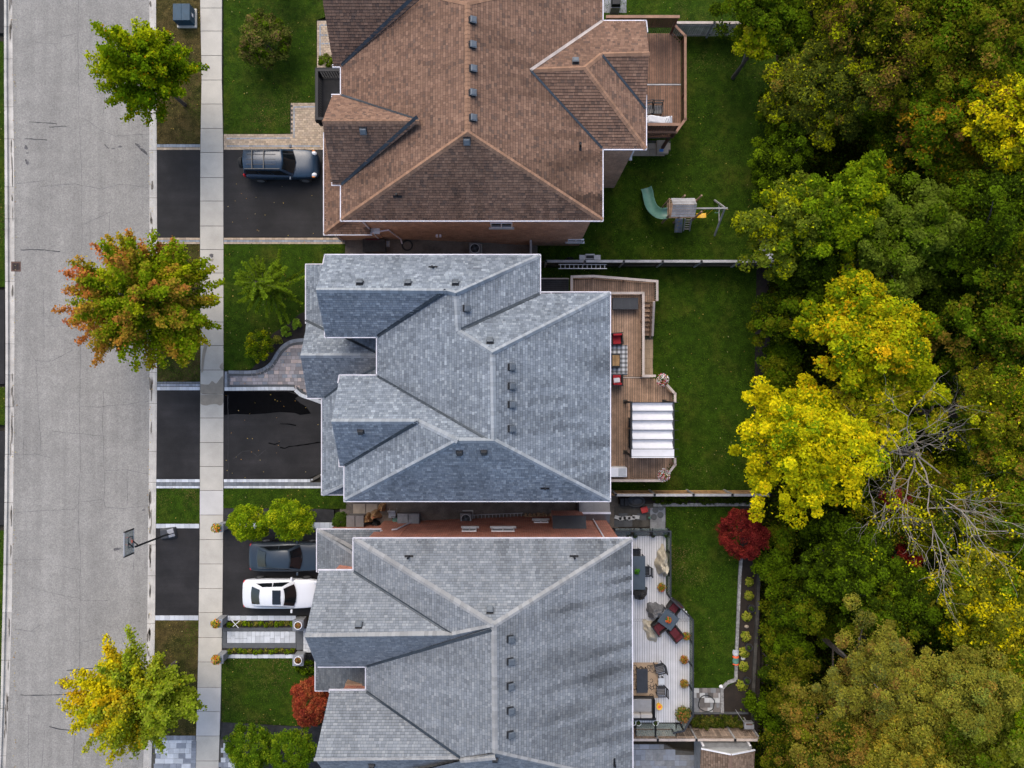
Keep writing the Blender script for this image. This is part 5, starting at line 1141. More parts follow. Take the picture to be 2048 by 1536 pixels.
table('long slate grey table beside the roof edge on the pale deck', 1276, 1146, dz, .92, 2.1, 0); potted('small green plant on the long slate table', 1274, 1143, dz+.72, .07, .12, 'dark_plastic', [(1, (.06, .2, .015))], None, .2, .16, 70, size=.1)
table('square slate table turned askew among wine red chairs', 1337, 1240, dz, 1.05, .95, math.radians(-36)); potted('small green plant with orange flowers on the askew slate table', 1337, 1240, dz+.72, .07, .1, 'dark_plastic', [(1, (.08, .24, .02))], [(1, (.6, .12, .02))], .2, .16, 60, size=.1)
for px, py, a, lb in ((1350, 1215, -36, 'wine red cushioned wicker chair in the deck railing corner'), (1351, 1268, -140, 'wine red cushioned wicker chair beside the red flower pot'), (1319, 1255, 125, 'wine red cushioned wicker chair half under the crumpled beige cover')): armchair(lb, px, py, dz, math.radians(a), 'wine_fabric')
slat_chair('dark chair at the wall end of the long slate table', 1270, 1107, dz, 0, 'black_metal', 'dark_plastic'); slat_chair('dark chair tucked at the outer side of the long slate table', 1291, 1142, dz, -math.pi/2, 'black_metal', 'dark_plastic')
def lump(name, label, cat, px, py, z, rx, ry, h, mat, rz=0, folds=5, seed=0, part='cover'):
    x, y = P(px, py, z+h*.6); t = thing(name, label, cat, (x, y, z), rz); rr = random.Random(seed); ph = [rr.uniform(0, 6) for _ in range(8)]
    def fn(u, v):
        a = u*2*math.pi; q = v; e = 1+.14*math.sin(3*a+ph[0])+.10*math.sin(folds*a+ph[1]); r = q*e; f = .10*math.sin(folds*2*a+ph[2]+q*4)*q+.05*math.sin(9*q+ph[3]+3*a)
        zz = h*(1-max(0, q-.5)*2*.98)*(1+.25*math.sin(2*a+ph[4])*q)+h*f; return (rx*r*math.cos(a), ry*r*math.sin(a), max(.0, zz))
    mb = MB().grid(fn, 40, 14); build(part, mb, mat, t, False, smooth=True); return t
lump('covered_barbecue', 'barbecue under a crumpled black cover beside the long table', 'barbecue', 1281, 1188, dz, .5, .42, 1.0, 'black_cover', .5, 6, 3); lump('covered_chair', 'tall stacked chairs under a crumpled beige cover by the railing', 'furniture cover', 1328, 1128, dz, .42, .95, 1.0, 'beige_cover', .05, 7, 5)
lump('grey_cover', 'crumpled grey cover thrown over a chair at the askew table', 'furniture cover', 1312, 1224, dz, .55, .5, .8, 'grey_cover', .2, 7, 8); lump('beige_cover', 'crumpled beige cover lying on the boards near the dining set', 'furniture cover', 1305, 1263, dz, .5, .75, .3, 'beige_cover', .6, 7, 9)
x, y = P(1285, 1360, dz); t = thing('rug', 'tan rug with black scrollwork under the black coffee table', 'rug', (x, y, dz)); mb = MB(); mb.pbox(1255, 1325, 1316, 1396, dz+.004, dz+.016); build('pile', mb, 'stone_tan', t)
for k in range(34):
    cx, cy = R.uniform(1262, 1313), R.uniform(1329, 1393); a0 = R.uniform(0, 6.28); s_ = R.choice((-1, 1)); pts = []
    for j in range(9): rr = 5.5*(1-j/11); a = a0+s_*j*.55; pts.append(W(cx+rr*math.cos(a), cy+rr*math.sin(a), dz+.02))
    if all(1256 < q[0]*S(dz)+1024 < 1315 and 1326 < 768-q[1]*S(dz) < 1395 for q in pts): build('scroll', MB().tube(pts, .018, 4), 'wicker', t)
table('long black coffee table on the tan scrollwork rug', 1284.5, 1362, dz, .7, 1.5, 0, 'dark_plastic', .45)
slat_chair('dark slatted footstool chair at the upper corner of the tan rug', 1319, 1337, dz, -1.35); slat_chair('dark slatted chair at the lower corner of the tan rug', 1322, 1382, dz, -1.55)
table('small glass side table between the two slatted chairs', 1323, 1363, dz, .38, .42, 0, 'paver_light', .4)
x, y = P(1283, 1417, dz+.5); t = thing('sofa', 'grey outdoor sofa with pale back cushions along the deck end', 'sofa', (x, y, dz)); build('base', MB().box((x, y, dz+.03), (1.7, 1.2, .3)), 'wicker', t, bevel=.02); mb = MB().box((x-.08, y+.15, dz+.332), (1.45, .8, .14)); build('seat_cushion', mb, 'grey_fabric', t, bevel=.04)
for k in (0, 1): build('back_cushion', MB().box((x-.45+k*.74, y-.4, dz+.332), (.72, .26, .36)), 'light_cushion', t, bevel=.05)
build('backrest', MB().box((x, y-.6, dz+.03), (1.76, .12, .68)), 'black_metal', t, bevel=.02); build('arm', MB().box((x+.8, y, dz+.332), (.1, 1.15, .25)), 'black_metal', t, bevel=.02)
x, y = P(1319, 1414, dz+.3); t = thing('side_stool', 'small round yellow stool by the grey sofa', 'stool', (x, y, dz)); build('seat', MB().lathe((x, y, dz), [(.17, .24), (.2, .28), (.2, .31), (.15, .30), (.11, .285)], 20), 'yellow_plastic', t); build('cushion', MB().lathe((x, y, dz), [(.105, .286), (.09, .31), (.03, .315)], 14), 'orange_paint', t); build('stem', MB().lathe((x, y, dz), [(.14, 0), (.12, .24)], 14), 'yellow_plastic', t)
# ------------------------------------------------------------------ vehicles
def car(label, px, py, L, Wd, kind, pmat, cat='car', name='parked_car', plate=True):
    suv = kind == 'suv'; x, y = P(px, py, .9); t = thing(name, label, cat, (x, y, GZ), 0)
    hw = Wd/2; zh = 1.0 if suv else .88; zb = 1.06 if suv else .93; zr = 1.66 if suv else 1.43
    st = [(-.5, .70, .62, .70), (-.49, .84, .72, .80), (-.465, .92, zb-.12, zb-.04), (-.40, .975, zb-.06, zb), (-.28, 1, zb-.05, zb+.02), (-.05, 1, zb-.05, zb+.03), (.16, 1, zb-.06, zb+.0), (.25, .99, zh-.06, zh+.03), (.36, .97, zh-.10, zh-.01), (.43, .92, zh-.17, zh-.08), (.475, .82, zh-.26, zh-.18), (.495, .66, zh-.38, zh-.32), (.5, .5, .5, .54)]
    rings = []
    for f_, w, zs, zc in st:
        X = f_*L; w = w*hw; zl = .2; zm = (zl+zs)/2
        half = [(w*.93, zl), (w*.99, zm), (w*.985, zs-.05), (w*.90, zs), (w*.55, zc-.012), (0, zc)]
        rings.append([(X, -a, b) for a, b in half]+[(X, a, b) for a, b in half[-2::-1]])
    n = len(rings[0]); mb = MB(); vs = [p for r in rings for p in r]; fs = [(i*n+j, (i+1)*n+j, (i+1)*n+j+1, i*n+j+1) for i in range(len(rings)-1) for j in range(n-1)]
    fs += [tuple(range(n)), tuple((len(rings)-1)*n+j for j in range(n-1, -1, -1))]
    fs += [(i*n, i*n+n-1, (i+1)*n+n-1, (i+1)*n) for i in range(len(rings)-1)]
    body = build('body', mb.add(vs, fs), pmat, t, False, True, sub=2)
    if suv: wf, rf, rr, rb, kb, kr = .22*L, .075*L, -.43*L, -.475*L, .88, .70
    else: wf, rf, rr, rb, kb, kr = .215*L, .075*L, -.20*L, -.37*L, .87, .62
    bz0 = zb-.03; b1, r1 = hw*kb, hw*kr
    B = [(rb, -b1*.86), (rb-.10, 0), (rb, b1*.86), (wf-.16, b1), (wf+.06, 0), (wf-.16, -b1)]; T = [(rr, -r1*.95), (rr-.06, 0), (rr, r1*.95), (rf-.07, r1), (rf+.04, 0), (rf-.07, -r1)]
    vs = [(a, b, bz0) for a, b in B]+[(a, b, zr-(.05 if b else 0)) for a, b in T]+[((rr+rf)/2, 0, zr+.035)]
    fs = [(i, (i+1) % 6, 6+(i+1) % 6, 6+i) for i in range(6)]+[(6+i, 6+(i+1) % 6, 12) for i in range(6)]
    build('cabin', MB().add(vs, [f[::-1] for f in fs]), pmat, t, False, True, bevel=.05)
    def quad3(a, b, c, u): return tuple(a[i]*(1-u)*(1-2*u)+b[i]*4*u*(1-u)+c[i]*u*(2*u-1) for i in range(3))
    def panel(name, bl, bc, br, tl, tc, tr, u0, u1, v0, v1, mat, off, nu=8, lift=(0, 0, 0)):
        def fn(u, v):
            uu = u0+(u1-u0)*u; vv = v0+(v1-v0)*v; p = quad3(bl, bc, br, uu); q = quad3(tl, tc, tr, uu); r = lerp(p, q, vv); return (r[0]+off[0], r[1]+off[1], r[2]+off[2])
        return build(name, MB().grid(fn, nu, 3), mat, t, False, True)
    V = vs; mid = lambda a, b: tuple((a[i]+b[i])/2 for i in range(3))
    panel('windshield', V[5], V[4], V[3], V[11], V[10], V[9], .07, .93, .10, .93, 'car_glass', (.022, 0, .022))
    panel('rear_window', V[0], V[1], V[2], V[6], V[7], V[8], .10, .90, .18 if not suv else .3, .92, 'car_glass', (-.022, 0, .022))
    for sg, (a, b, c, d) in ((-1, (0, 5, 11, 6)), (1, (2, 3, 9, 8))):
        for u0, u1 in ((.10, .50), (.53, .93)) if not suv else ((.05, .33), (.36, .62), (.65, .95)):
            panel('side_window', V[a], mid(V[a], V[b]), V[b], V[d], mid(V[c], V[d]), V[c], u0, u1, .12, .86, 'car_glass', (0, sg*.02, .008), 4)
    for sx, rx in ((-.30, 1), (.31, 1)):
        for sg in (-1, 1):
            X = sx*L; rad = .36 if suv else .33
            def ring(prof): 
                m = MB(); nn = 18; b0 = 0
                for (yy, r) in prof:
                    for k in range(nn): a = 2*math.pi*k/nn; m.v.append((X+r*math.cos(a), sg*yy, rad+r*math.sin(a)))
                for i in range(len(prof)-1):
                    for k in range(nn): k2 = (k+1) % nn; f_ = (i*nn+k, i*nn+k2, (i+1)*nn+k2, (i+1)*nn+k); m.f.append(f_ if sg < 0 else f_[::-1]); m.c.append(None)
                m.f.append(tuple((len(prof)-1)*nn+k for k in range(nn))); m.c.append(None); return m
            w = build('wheel', ring([(hw-.22, rad*.7), (hw-.2, rad), (hw+.0, rad), (hw+.025, rad*.9), (hw+.02, rad*.66)]), 'tyre', t, False, True)
            o = build('rim', ring([(hw+.0, rad*.68), (hw+.022, rad*.64), (hw+.03, rad*.2)]), 'rim', None, True, False); o.parent = w
    def bulb(name, c, r, mat):
        m = MB(); nn, mm = 10, 6
        def fn(u, v): a = u*2*math.pi; b = (v-.5)*math.pi; return (c[0]+r[0]*math.cos(a)*math.cos(b), c[1]+r[1]*math.sin(a)*math.cos(b), c[2]+r[2]*math.sin(b))
        return build(name, m.grid(fn, nn, mm), mat, t, False, True)
    for sg in (-1, 1):
        bulb('headlight', (.448*L, sg*hw*.72, zh-.24), (.20, .15, .10), 'lens')
        if suv: bulb('indicator', (.445*L, sg*hw*.86, zh-.24), (.12, .06, .07), 'amber')
        bulb('tail_light', (-.468*L if not suv else -.474*L, sg*hw*.78, zb-.22), (.085, .12, .07 if not suv else .2), 'tail_red')
        m = build('mirror', MB().box((wf-.28, sg*(hw+.07), zb-.02), (.12, .2, .13)), pmat, t, False, bevel=.03)
    build('front_bumper', MB().box((.478*L, 0, .3), (.08, hw*1.3, .16)), 'car_black', t, False, bevel=.03)
    if suv:
        for sg in (-1, 1): build('roof_rail', MB().beam((rr+.1, sg*r1*.9, zr+.03), (rf-.1, sg*r1*.9, zr+.01), .04, .05), 'car_black', t, False)
        for X in (rr+.55, rr+1.25): build('cross_bar', MB().beam((X, -r1*.95, zr+.06), (X, r1*.95, zr+.06), .05, .03), 'car_black', t, False)
        for k in range(-1, 2): build('roof_groove', MB().beam((rr+.2, k*.3, zr+.028-.012*abs(k)), (rf-.35, k*.3, zr+.028-.012*abs(k)), .02, .01), 'car_black', t, False)
        m = MB(); nn = 16
        for xx, r in ((-.02, .33), (-.2, .33), (-.24, .28)):
            for k in range(nn): a = 2*math.pi*k/nn; m.v.append((-.49*L+xx, .05+r*math.cos(a), .88+r*math.sin(a)))
        m.f = [(i*nn+k, i*nn+(k+1) % nn, (i+1)*nn+(k+1) % nn, (i+1)*nn+k) for i in range(2) for k in range(nn)]+[tuple(2*nn+k for k in range(nn))]; m.c = [None]*len(m.f)
        build('spare_wheel', m, 'tyre', t, False, True)
    elif kind == 'roof':
        build('sunroof', MB().box((rf-.38, 0, zr+.012), (.50, .86, .03)), 'car_glass', t, False, bevel=.01)
    build('wiper', MB().beam((wf-.02, -.45, zb+.04), (wf-.12, .1, zb+.09), .02, .02), 'car_black', t, False)
    return t
car('dark blue sport utility car with a spare wheel on its tailgate', 560, 327, 4.55, 1.82, 'suv', 'paint_blue', 'car'); car('dark grey sedan parked beside the yellow green round trees', 572, 1115, 4.7, 1.8, 'sedan', 'paint_grey'); car('white sedan with a dark sunroof', 560, 1189, 4.75, 1.84, 'roof', 'paint_white')
# ------------------------------------------------------------------ street furniture
t = thing('transformer_box', 'blue green utility transformer box on a concrete pad', 'utility box', W(368, 36, GZ)); x0, y0 = P(354, 55, .13); x1, y1 = P(393, 17, .13); cx, cy = (x0+x1)/2, (y0+y1)/2
build('pad', MB().box((cx, cy, -.1), (x1-x0, y1-y0, .23)), 'concrete', t, bevel=.02); build('body', MB().box((cx-.02, cy+.02, .131), (x1-x0-.16, y1-y0-.2, .62)), 'teal_metal', t, bevel=.015)
for k in (-1, 1): build('lid', MB().box((cx-.02+k*.26, cy+.02, .752), (.515, y1-y0-.16, .05)), 'teal_metal', t, bevel=.015)
build('warning_label', MB().box((cx+.02+(x1-x0-.16)/2, cy-.05, .45), (.012, .2, .16)), 'white_paint', t)
# portable basketball hoop
bx, by = W(338, 1066, GZ)[:2]; t = thing('basketball_hoop', 'portable basketball hoop with clear backboard leaning out over the road', 'basketball hoop', (bx, by, GZ))
build('base', MB().box((bx, by, GZ), (1.05, .72, .2), .12, taper=.82), 'dark_plastic', t, bevel=.05); build('weight', MB().box((bx+.25, by+.05, GZ+.19), (.4, .5, .1), .3), 'grey_metal', t, bevel=.03)
XB = -22.0; yb_ = P(0, 1083.5, 3.2)[1]; pt_ = (bx-.35, by-.1, 3.2)
build('pole', MB().tube([(bx+.1, by, GZ+.15), pt_], .06, 8), 'black_metal', t); build('brace', MB().tube([(bx+.45, by+.05, GZ+.25), lerp((bx+.1, by, GZ+.15), pt_, .35)], .025, 6), 'black_metal', t)
for zz in (3.0, 3.5): build('arm', MB().beam((pt_[0], pt_[1], zz-.1), (XB+.02, yb_, zz+.05), .05, .05), 'black_metal', t)
hw_ = .70; z0_, z1_ = 2.95, 3.95
build('backboard', MB().box((XB, yb_, z0_), (.02, 2*hw_, z1_-z0_)), 'rail_glass', t)
for k in (-1, 1): build('frame_bar', MB().box((XB-.01, yb_+k*hw_, z0_), (.07, .07, z1_-z0_)), 'black_metal', t)
for zz in (z0_, z1_-.04): build('frame_bar', MB().box((XB-.01, yb_, zz), (.05, 2*hw_, .04)), 'alu', t)
m = MB()
for (ya, za, yb2, zb2) in ((-.3, 3.08, .3, 3.08), (-.3, 3.5, .3, 3.5), (-.3, 3.08, -.3, 3.5), (.3, 3.08, .3, 3.5)): m.beam((XB-.02, yb_+ya, za), (XB-.02, yb_+yb2, zb2), .05, .02)
build('target_square', m, 'black_metal', t)
ring = [(XB-.30+.23*math.cos(a*math.pi/10), yb_+.23*math.sin(a*math.pi/10), 3.05) for a in range(21)]; build('rim', MB().tube(ring, .014, 6, cap=False), 'orange_paint', t); build('rim_bracket', MB().box((XB-.05, yb_, 3.0), (.1, .16, .1)), 'orange_paint', t)
m = MB()
for k in range(10): a = k*math.pi/5; m.tube([(XB-.30+.22*math.cos(a), yb_+.22*math.sin(a), 3.04), (XB-.30+.13*math.cos(a+.5), yb_+.13*math.sin(a+.5), 2.7)], .006, 4)
build('net', m, 'white_fabric', t)
# stone pillars with flower pots
def pillar(label, px, py, h, w, px2=None, fl=None, pot=True):
    x, y = P(px, py, h); t = thing('stone_pillar', label, 'pillar', (x, y, GZ)); build('shaft', MB().box((x, y, -.05), (w, w, h-.08+.05)), 'stone_grey', t); build('cap', MB().box((x, y, h-.079), (w+.1, w+.1, .08)), 'paver_blue', t, bevel=.012); return t, x, y
for py, lb in ((1251, 'white car'), (1321, 'front lawn')):
    pillar('square stone pillar with a flat cap on the '+lb+' side of the flagged walk', 596, py, .75, .58)
    potted('white round flower pot on the pillar, '+lb+' side', 596, py, .751, .24, .26, 'white_paint', [(1, (.10, .12, .03)), (1, (.2, .08, .03))], [(1, (.3, .08, .03)), (1, (.3, .2, .04))], .2, .1, 110)
for px, py, lb in ((432, 1056, 'beside the yellow green round trees'), (430, 1247, 'at the white car side of the flagged walk'), (432, 1319, 'at the front lawn side of the flagged walk')):
    pillar('slim stone gate post '+lb, px+6, py, .95, .42); potted('yellow and orange flowers on the post '+lb, px+1, py, .951, .13, .16, 'dark_plastic', YEL+[(1, (.09, .17, .02))], [(1, (.65, .14, .02)), (1, (.5, .35, .03))], .32, .24, 130, size=.11)
m = MB(); m.tube([W(463, 1240, .5), W(477, 1256, .5)], .02, 5); m.tube([W(480, 1241, .5), W(466, 1253, .5)], .02, 5); o = build('garden_stake', m, 'white_paint'); tag(o, 'crossed white stakes standing in the planting strip of the flagged walk', 'garden stake')
m = MB(); m.tube([W(472, 1248, 0), W(472, 1248, .5)], .015, 5); o2 = build('stake', m, 'white_paint', o)
m = MB()
for k in range(6): m.box((*P(622, 1311+k*3.2, .3), 0), (.66, .03, .3))
for k in range(7): m.box((*P(613+k*3, 1319, .3), 0), (.03, .6, .29))
o = build('wire_crate', m, 'black_metal'); tag(o, 'black wire crate beside the planter pillar near the red maple', 'crate')
# ------------------------------------------------------------------ side yards
def zg(px): 
    z = 0
    for _ in range(4): z = gz(P(px, 0, z)[0])
    return z+.02
def acunit(label, px, py):
    z = zg(px); x, y = P(px, py, z+.8); t = thing('air_conditioner', label, 'air conditioner', (x, y, z)); build('pad', MB().box((x, y, z-.05), (.85, .85, .1)), 'concrete', t); build('cabinet', MB().box((x, y, z+.051), (.72, .72, .7)), 'grey_plastic', t, bevel=.05)
    build('fan_ring', MB().lathe((x, y, z), [(.31, .74), (.31, .775), (.28, .78), (.28, .752)], 24), 'stone_pale', t); build('fan_well', MB().lathe((x, y, z), [(.275, .75), (.275, .756)], 20), 'black_metal', t)
    for k in range(4): a = k*math.pi/2+.4; build('fan_blade', MB().beam((x, y, z+.762), (x+.25*math.cos(a), y+.25*math.sin(a), z+.762), .13, .008), 'vent_dark', t)
    build('hub', MB().lathe((x, y, z), [(.07, .755), (.07, .785), (.04, .79)], 12), 'slate', t); return t
acunit('beige air conditioner against the tan brick wall', 949.5, 496.5); acunit('grey air conditioner at the end of the aluminium ladder', 931.5, 1038.5)
z = zg(748); x, y = P(748, 491, z+.6); t = thing('storage_bin', 'dark brown bin with a purple rim beside the tan brick wall', 'bin', (x, y, z)); build('body', MB().box((x, y, z), (1.3, .72, .55), taper=1.05), 'wood_dark', t, bevel=.03); build('lid', MB().box((x, y, z+.551), (1.42, .8, .05)), 'wood_dark', t, bevel=.02); m = MB().box((x-.1, y+.37, z+.6), (.85, .08, .03)); build('rim', m, 'wine_fabric', t)
z = zg(815); x, y = P(815, 491, z); m = MB()
for k in range(3): m.tube([(x+(.28+.03*k)*math.cos(a*.3142), y+(.28+.03*k)*math.sin(a*.3142), z+.03+.035*k) for a in range(21)], .016, 5, cap=False)
o = build('hose_coil', m, 'hose'); tag(o, 'coiled dark garden hose on the gravel by the tan brick wall', 'hose', kind=None)
z = zg(775); x, y = P(775, 487, z+.1); o = build('splash_block', MB().box((x, y, z), (.25, .4, .1), taper=.8), 'paver_light'); tag(o, 'pale splash block under the tan brick house downspout', 'splash block')
# objects between the two lower houses
for k, (x0, x1) in enumerate(((706, 731), (732, 755))): z = zg(730); (a, b_), (c, d) = P(x0, 1027, z+.05), P(x1, 1008, z+.05); o = build('patio_slab', MB().box(((a+c)/2, (b_+d)/2, z-.03), (c-a-.02, d-b_, .08)), 'stone_buff'); tag(o, ('pale slab by the grass edge', 'pale slab beside the paper bags')[k]+' of the gravel passage', 'slab')
def bin_(label, x0, y0, x1, y1, h, mat, lidmat):
    z = zg(x0); (a, b_), (c, d) = P(x0, y1, z+h), P(x1, y0, z+h); t = thing('storage_box', label, 'storage box', ((a+c)/2, (b_+d)/2, z)); build('body', MB().box(((a+c)/2, (b_+d)/2, z), (c-a-.08, d-b_-.08, h-.1)), mat, t, bevel=.03)
    for k in (-1, 1): build('lid', MB().box(((a+c)/2+k*(c-a)/4, (b_+d)/2, z+h-.099), ((c-a)/2-.01, d-b_, .1), taper=.94), lidmat, t, bevel=.02)
bin_('beige grey storage box beside the round boxwood', 692, 1031, 728, 1055, .9, 'grey_plastic', 'grey_plastic'); bin_('taupe storage box beside the folding chair', 794, 1027, 839, 1056, .8, 'grey_plastic', 'stone_grey')
for px, py, rr_, lb in ((762, 1016, .24, 'leaning on the pale slab'), (749, 1031, .3, 'with a red mark in the middle'), (734, 1038, .28, 'beside the beige storage box')):
    z = zg(px); lump('yard_waste_bag', 'crumpled brown paper yard waste bag '+lb, 'paper bag', px, py, z, rr_, rr_*1.15, .75, 'paper_bag', px*.3, 4, px, 'sack')
    if 'red' in lb: x, y = P(px+1, py+3, z+.75); o = build('red_mark', MB().box((x, y, z+.74), (.12, .1, .03)), 'red_paint', bpy.data.objects['yard_waste_bag.001'] if 'yard_waste_bag.001' in bpy.data.objects else None)
lump('refuse_sack', 'dark green refuse sack in front of the folding chair', 'sack', 750, 1049, zg(750), .34, .26, .45, 'black_cover', 0, 6, 11, 'sack')
z = zg(784); x, y = P(784, 1028, z+.5); t = thing('folding_chair', 'pale blue folding chair standing among the bins', 'chair', (x, y, z)); build('seat', MB().box((x, y-.05, z+.43), (.44, .42, .03)), 'paver_blue', t, bevel=.01); build('backrest', MB().beam((x, y+.24, z+.85), (x, y+.2, z+.55), .44, .03, up=(0, 1, 0)), 'paver_light', t, bevel=.01)
for sx in (-.22, .22): build('leg', MB().tube([(x+sx, y+.25, z+.9), (x+sx, y-.22, z)], .014, 5), 'alu', t); build('leg', MB().tube([(x+sx, y-.2, z+.44), (x+sx, y+.25, z)], .014, 5), 'alu', t)
z = zg(802); x, y = P(802, 1040, z+.4); t = thing('hand_cart', 'green hose cart standing beside the taupe storage box', 'cart', (x-.35, y, z)); x -= .35; build('reel', MB().lathe((x, y, z), [(.2, .1), (.2, .35), (.12, .36)], 14), 'slide_green', t); build('handle', MB().tube([(x-.15, y-.1, z+.1), (x-.15, y+.3, z+.9), (x+.15, y+.3, z+.9), (x+.15, y-.1, z+.1)], .015, 5), 'black_metal', t)
za, zb_ = zg(950), zg(1040); ya = P(0, 1030.5, za+.3)[1]; yb2 = P(0, 1043.5, za+.3)[1]; xa, xb = P(945, 0, za+.2)[0], P(1046, 0, zb_+.2)[0]
t = thing('ladder', 'aluminium ladder lying along the brick wall passage', 'ladder', ((xa+xb)/2, (ya+yb2)/2, (za+zb_)/2))
for yy in (ya, yb2): build('stile', MB().beam((xa, yy, za+.22), (xb, yy, zb_+.22), .03, .09), 'alu', t)
for k in range(14): u = (k+.5)/14; p = lerp((xa, ya, za+.22), (xb, ya, zb_+.22), u); build('rung', MB().tube([p, (p[0], yb2, p[2])], .018, 6), 'alu', t)
z = zg(1078); gr = 'split logs stacked beside the brick wall'
for k in range(54):
    u = (k % 18)/18; r_ = k//18; px = 1050+u*56+R.uniform(-2, 2); py = 1031+R.uniform(0, 9); zz = zg(px)+.02+r_*.13; x, y = P(px, py, zz+.1); a = R.uniform(-.35, .35)+math.pi/2; l = R.uniform(.16, .22); rr_ = R.uniform(.05, .085)
    o = build('split_log', MB().tube([(x-l*math.cos(a), y-l*math.sin(a), zz+rr_), (x+l*math.cos(a), y+l*math.sin(a), zz+rr_+R.uniform(-.02, .02))], rr_, 5), 'log'); tag(o, 'split log in the firewood stack beside the red brick wall', 'log', gr)
# metal lean shed
z = BZ; t = thing('storage_shed', 'grey metal storage shed with a pale ridge between the houses', 'shed', W(1188, 1024, z)); (a, b_), (c, d) = P(1158, 1044, z+1.7), P(1219, 1004, z+1.7); ym = P(0, 1026, z+2.05)[1]
vs = [(a+.05, b_+.05, z), (c-.05, b_+.05, z), (c-.05, d-.05, z), (a+.05, d-.05, z)]; build('body', MB().box(((a+c)/2, (b_+d)/2, z), (c-a-.12, d-b_-.12, 1.68)), 'shed_metal', t)
build('roof_panel', MB().add([(a, d+.06, z+1.66), (c, d+.06, z+1.66), (c, ym, z+2.05), (a, ym, z+2.05)], [(0, 3, 2, 1)]), 'shed_metal', t); build('roof_panel', MB().add([(a, b_-.06, z+1.66), (c, b_-.06, z+1.66), (c, ym, z+2.05), (a, ym, z+2.05)], [(0, 1, 2, 3)]), 'shed_metal', t)
for k in range(9): xx = a+(c-a)*(k+.5)/9; build('seam', MB().beam((xx, d+.05, z+1.68), (xx, ym, z+2.06), .03, .02).beam((xx, ym, z+2.06), (xx, b_-.05, z+1.68), .03, .02), 'shed_metal', t)
build('ridge', MB().box(((a+c)/2, ym, z+2.03), (c-a+.06, .12, .06)), 'white_trim', t)
# things on the paved corner by the sunlit fence
z = BZ+.02; x, y = P(1272, 1003, z+.4); t = thing('plastic_tub', 'large dark moulded plastic tub against the sunlit fence', 'tub', (x, y, z)); build('shell', MB().lathe((x, y, z), [(.45, 0), (.56, .32), (.6, .36), (.6, .4), (.52, .4), (.47, .28), (.2, .24)], 24, sx=1, sy=.62), 'dark_plastic', t, smooth=True); build('rim_seat', MB().lathe((x+.12, y, z), [(.3, .245), (.27, .3), (.1, .31)], 18, sy=.6), 'dark_plastic', t)
bin_('black box beside the moulded tub', 1240, 996, 1257, 1012, .5, 'dark_plastic', 'black_metal')
x, y = P(1289, 1020, z+.3); t = thing('garden_wagon', 'small red garden wagon with its handle down', 'wagon', (x, y, z), .25); build('tray', MB().box((0, 0, .14), (.42, .34, .05)), 'red_paint', t, False); 
for sx, sy, w_, l_ in ((0, -.16, .42, .03), (0, .16, .42, .03), (-.2, 0, .03, .29), (.2, 0, .03, .29)): build('side', MB().box((sx, sy, .191), (w_, l_, .13)), 'red_paint', t, False)
for sx in (-.14, .14):
    for sy in (-.18, .18): build('wheel', MB().tube([(sx, sy-.02, .07), (sx, sy+.02, .07)], .07, 10), 'tyre', t, False)
build('handle', MB().tube([(.2, 0, .16), (.5, -.1, .08)], .012, 5), 'red_paint', t, False)
pc = pave('paved_corner', '', [(1300, 1008), (1331, 1008), (1331, 1058), (1300, 1058)], BZ+.03, (.5, .46), None, single=['stone_grey', 'stone_grey', 'paver_blue']); pave('paved_corner', '', [(1228, 1008), (1299.5, 1008), (1299.5, 1054), (1228, 1054)], BZ+.02, (.6, .45), None, single=['stone_dark', 'wood_dark'])
for k, (px, py) in enumerate(((1322, 1015), (1311, 1020), (1321, 1030), (1308, 1034))): x, y = P(px, py, BZ+.08); o = build('stepping_stone', MB().lathe((x, y, BZ+.04), [(.19, 0), (.2, .03), (.17, .045)], 16), 'stone_dark'); tag(o, 'round dark stepping stone lying on the paved corner', 'stepping stone', 'round stones on the paved corner')
for k in range(5): x, y = P(1236+k*9, 1036+R.uniform(-5, 5), BZ+.1); o = build('loose_paver', MB().box((x, y, BZ+.035), (.45, .22, .07), R.uniform(-.3, .3)), 'stone_pale'); tag(o, 'loose pale paver lying near the metal shed', 'paver', 'loose pavers by the shed')
x, y = P(1299, 1036, BZ+.2); o = build('garden_lantern', MB().lathe((x, y, BZ+.045), [(.07, 0), (.05, .12), (.08, .16), (.02, .24)], 8), 'slide_green'); tag(o, 'small green glass lantern on the paved corner', 'lantern')
# ladder and bench on the first fence
yy = P(0, 531.5, BZ)[1]; xa, xb = P(1117, 0, -.6)[0], P(1214, 0, -.6)[0]; t = thing('ladder', 'aluminium ladder hung sideways on the weathered grey fence', 'ladder', ((xa+xb)/2, yy-.25, -.7))
for dy in (-.16, -.42): build('stile', MB().beam((xa, yy+dy, -.62), (xb, yy+dy, -.62), .04, .07), 'alu', t)
for k in range(11): xx = xa+(xb-xa)*(k+.5)/11; build('rung', MB().beam((xx, yy-.16, -.62), (xx, yy-.42, -.62), .03, .03), 'alu', t)
for xx in (xa+.4, xb-.4): build('hook', MB().beam((xx, yy-.03, -.6), (xx, yy-.4, -.68), .03, .03), 'black_metal', t)
x, y = P(1180, 514, BZ+.75); t = thing('work_table', 'grey metal work table with a dark basin against the weathered fence', 'table', (x, y, BZ))
for k in (-1, 1): build('wing', MB().box((x+k*.47, y-.02, BZ+.7), (.42, .3, .04)), 'grey_metal', t)
build('basin', MB().box((x, y+.02, BZ+.55), (.6, .36, .24)), 'grey_metal', t, bevel=.02); build('basin_well', MB().box((x, y, BZ+.792), (.5, .2, .012)), 'black_metal', t)
for sx in (-.6, .6):
    for sy in (-.1, .1): piece('leg', 'grey_metal', t, (x+sx, y+sy, BZ), (.04, .04, .7))
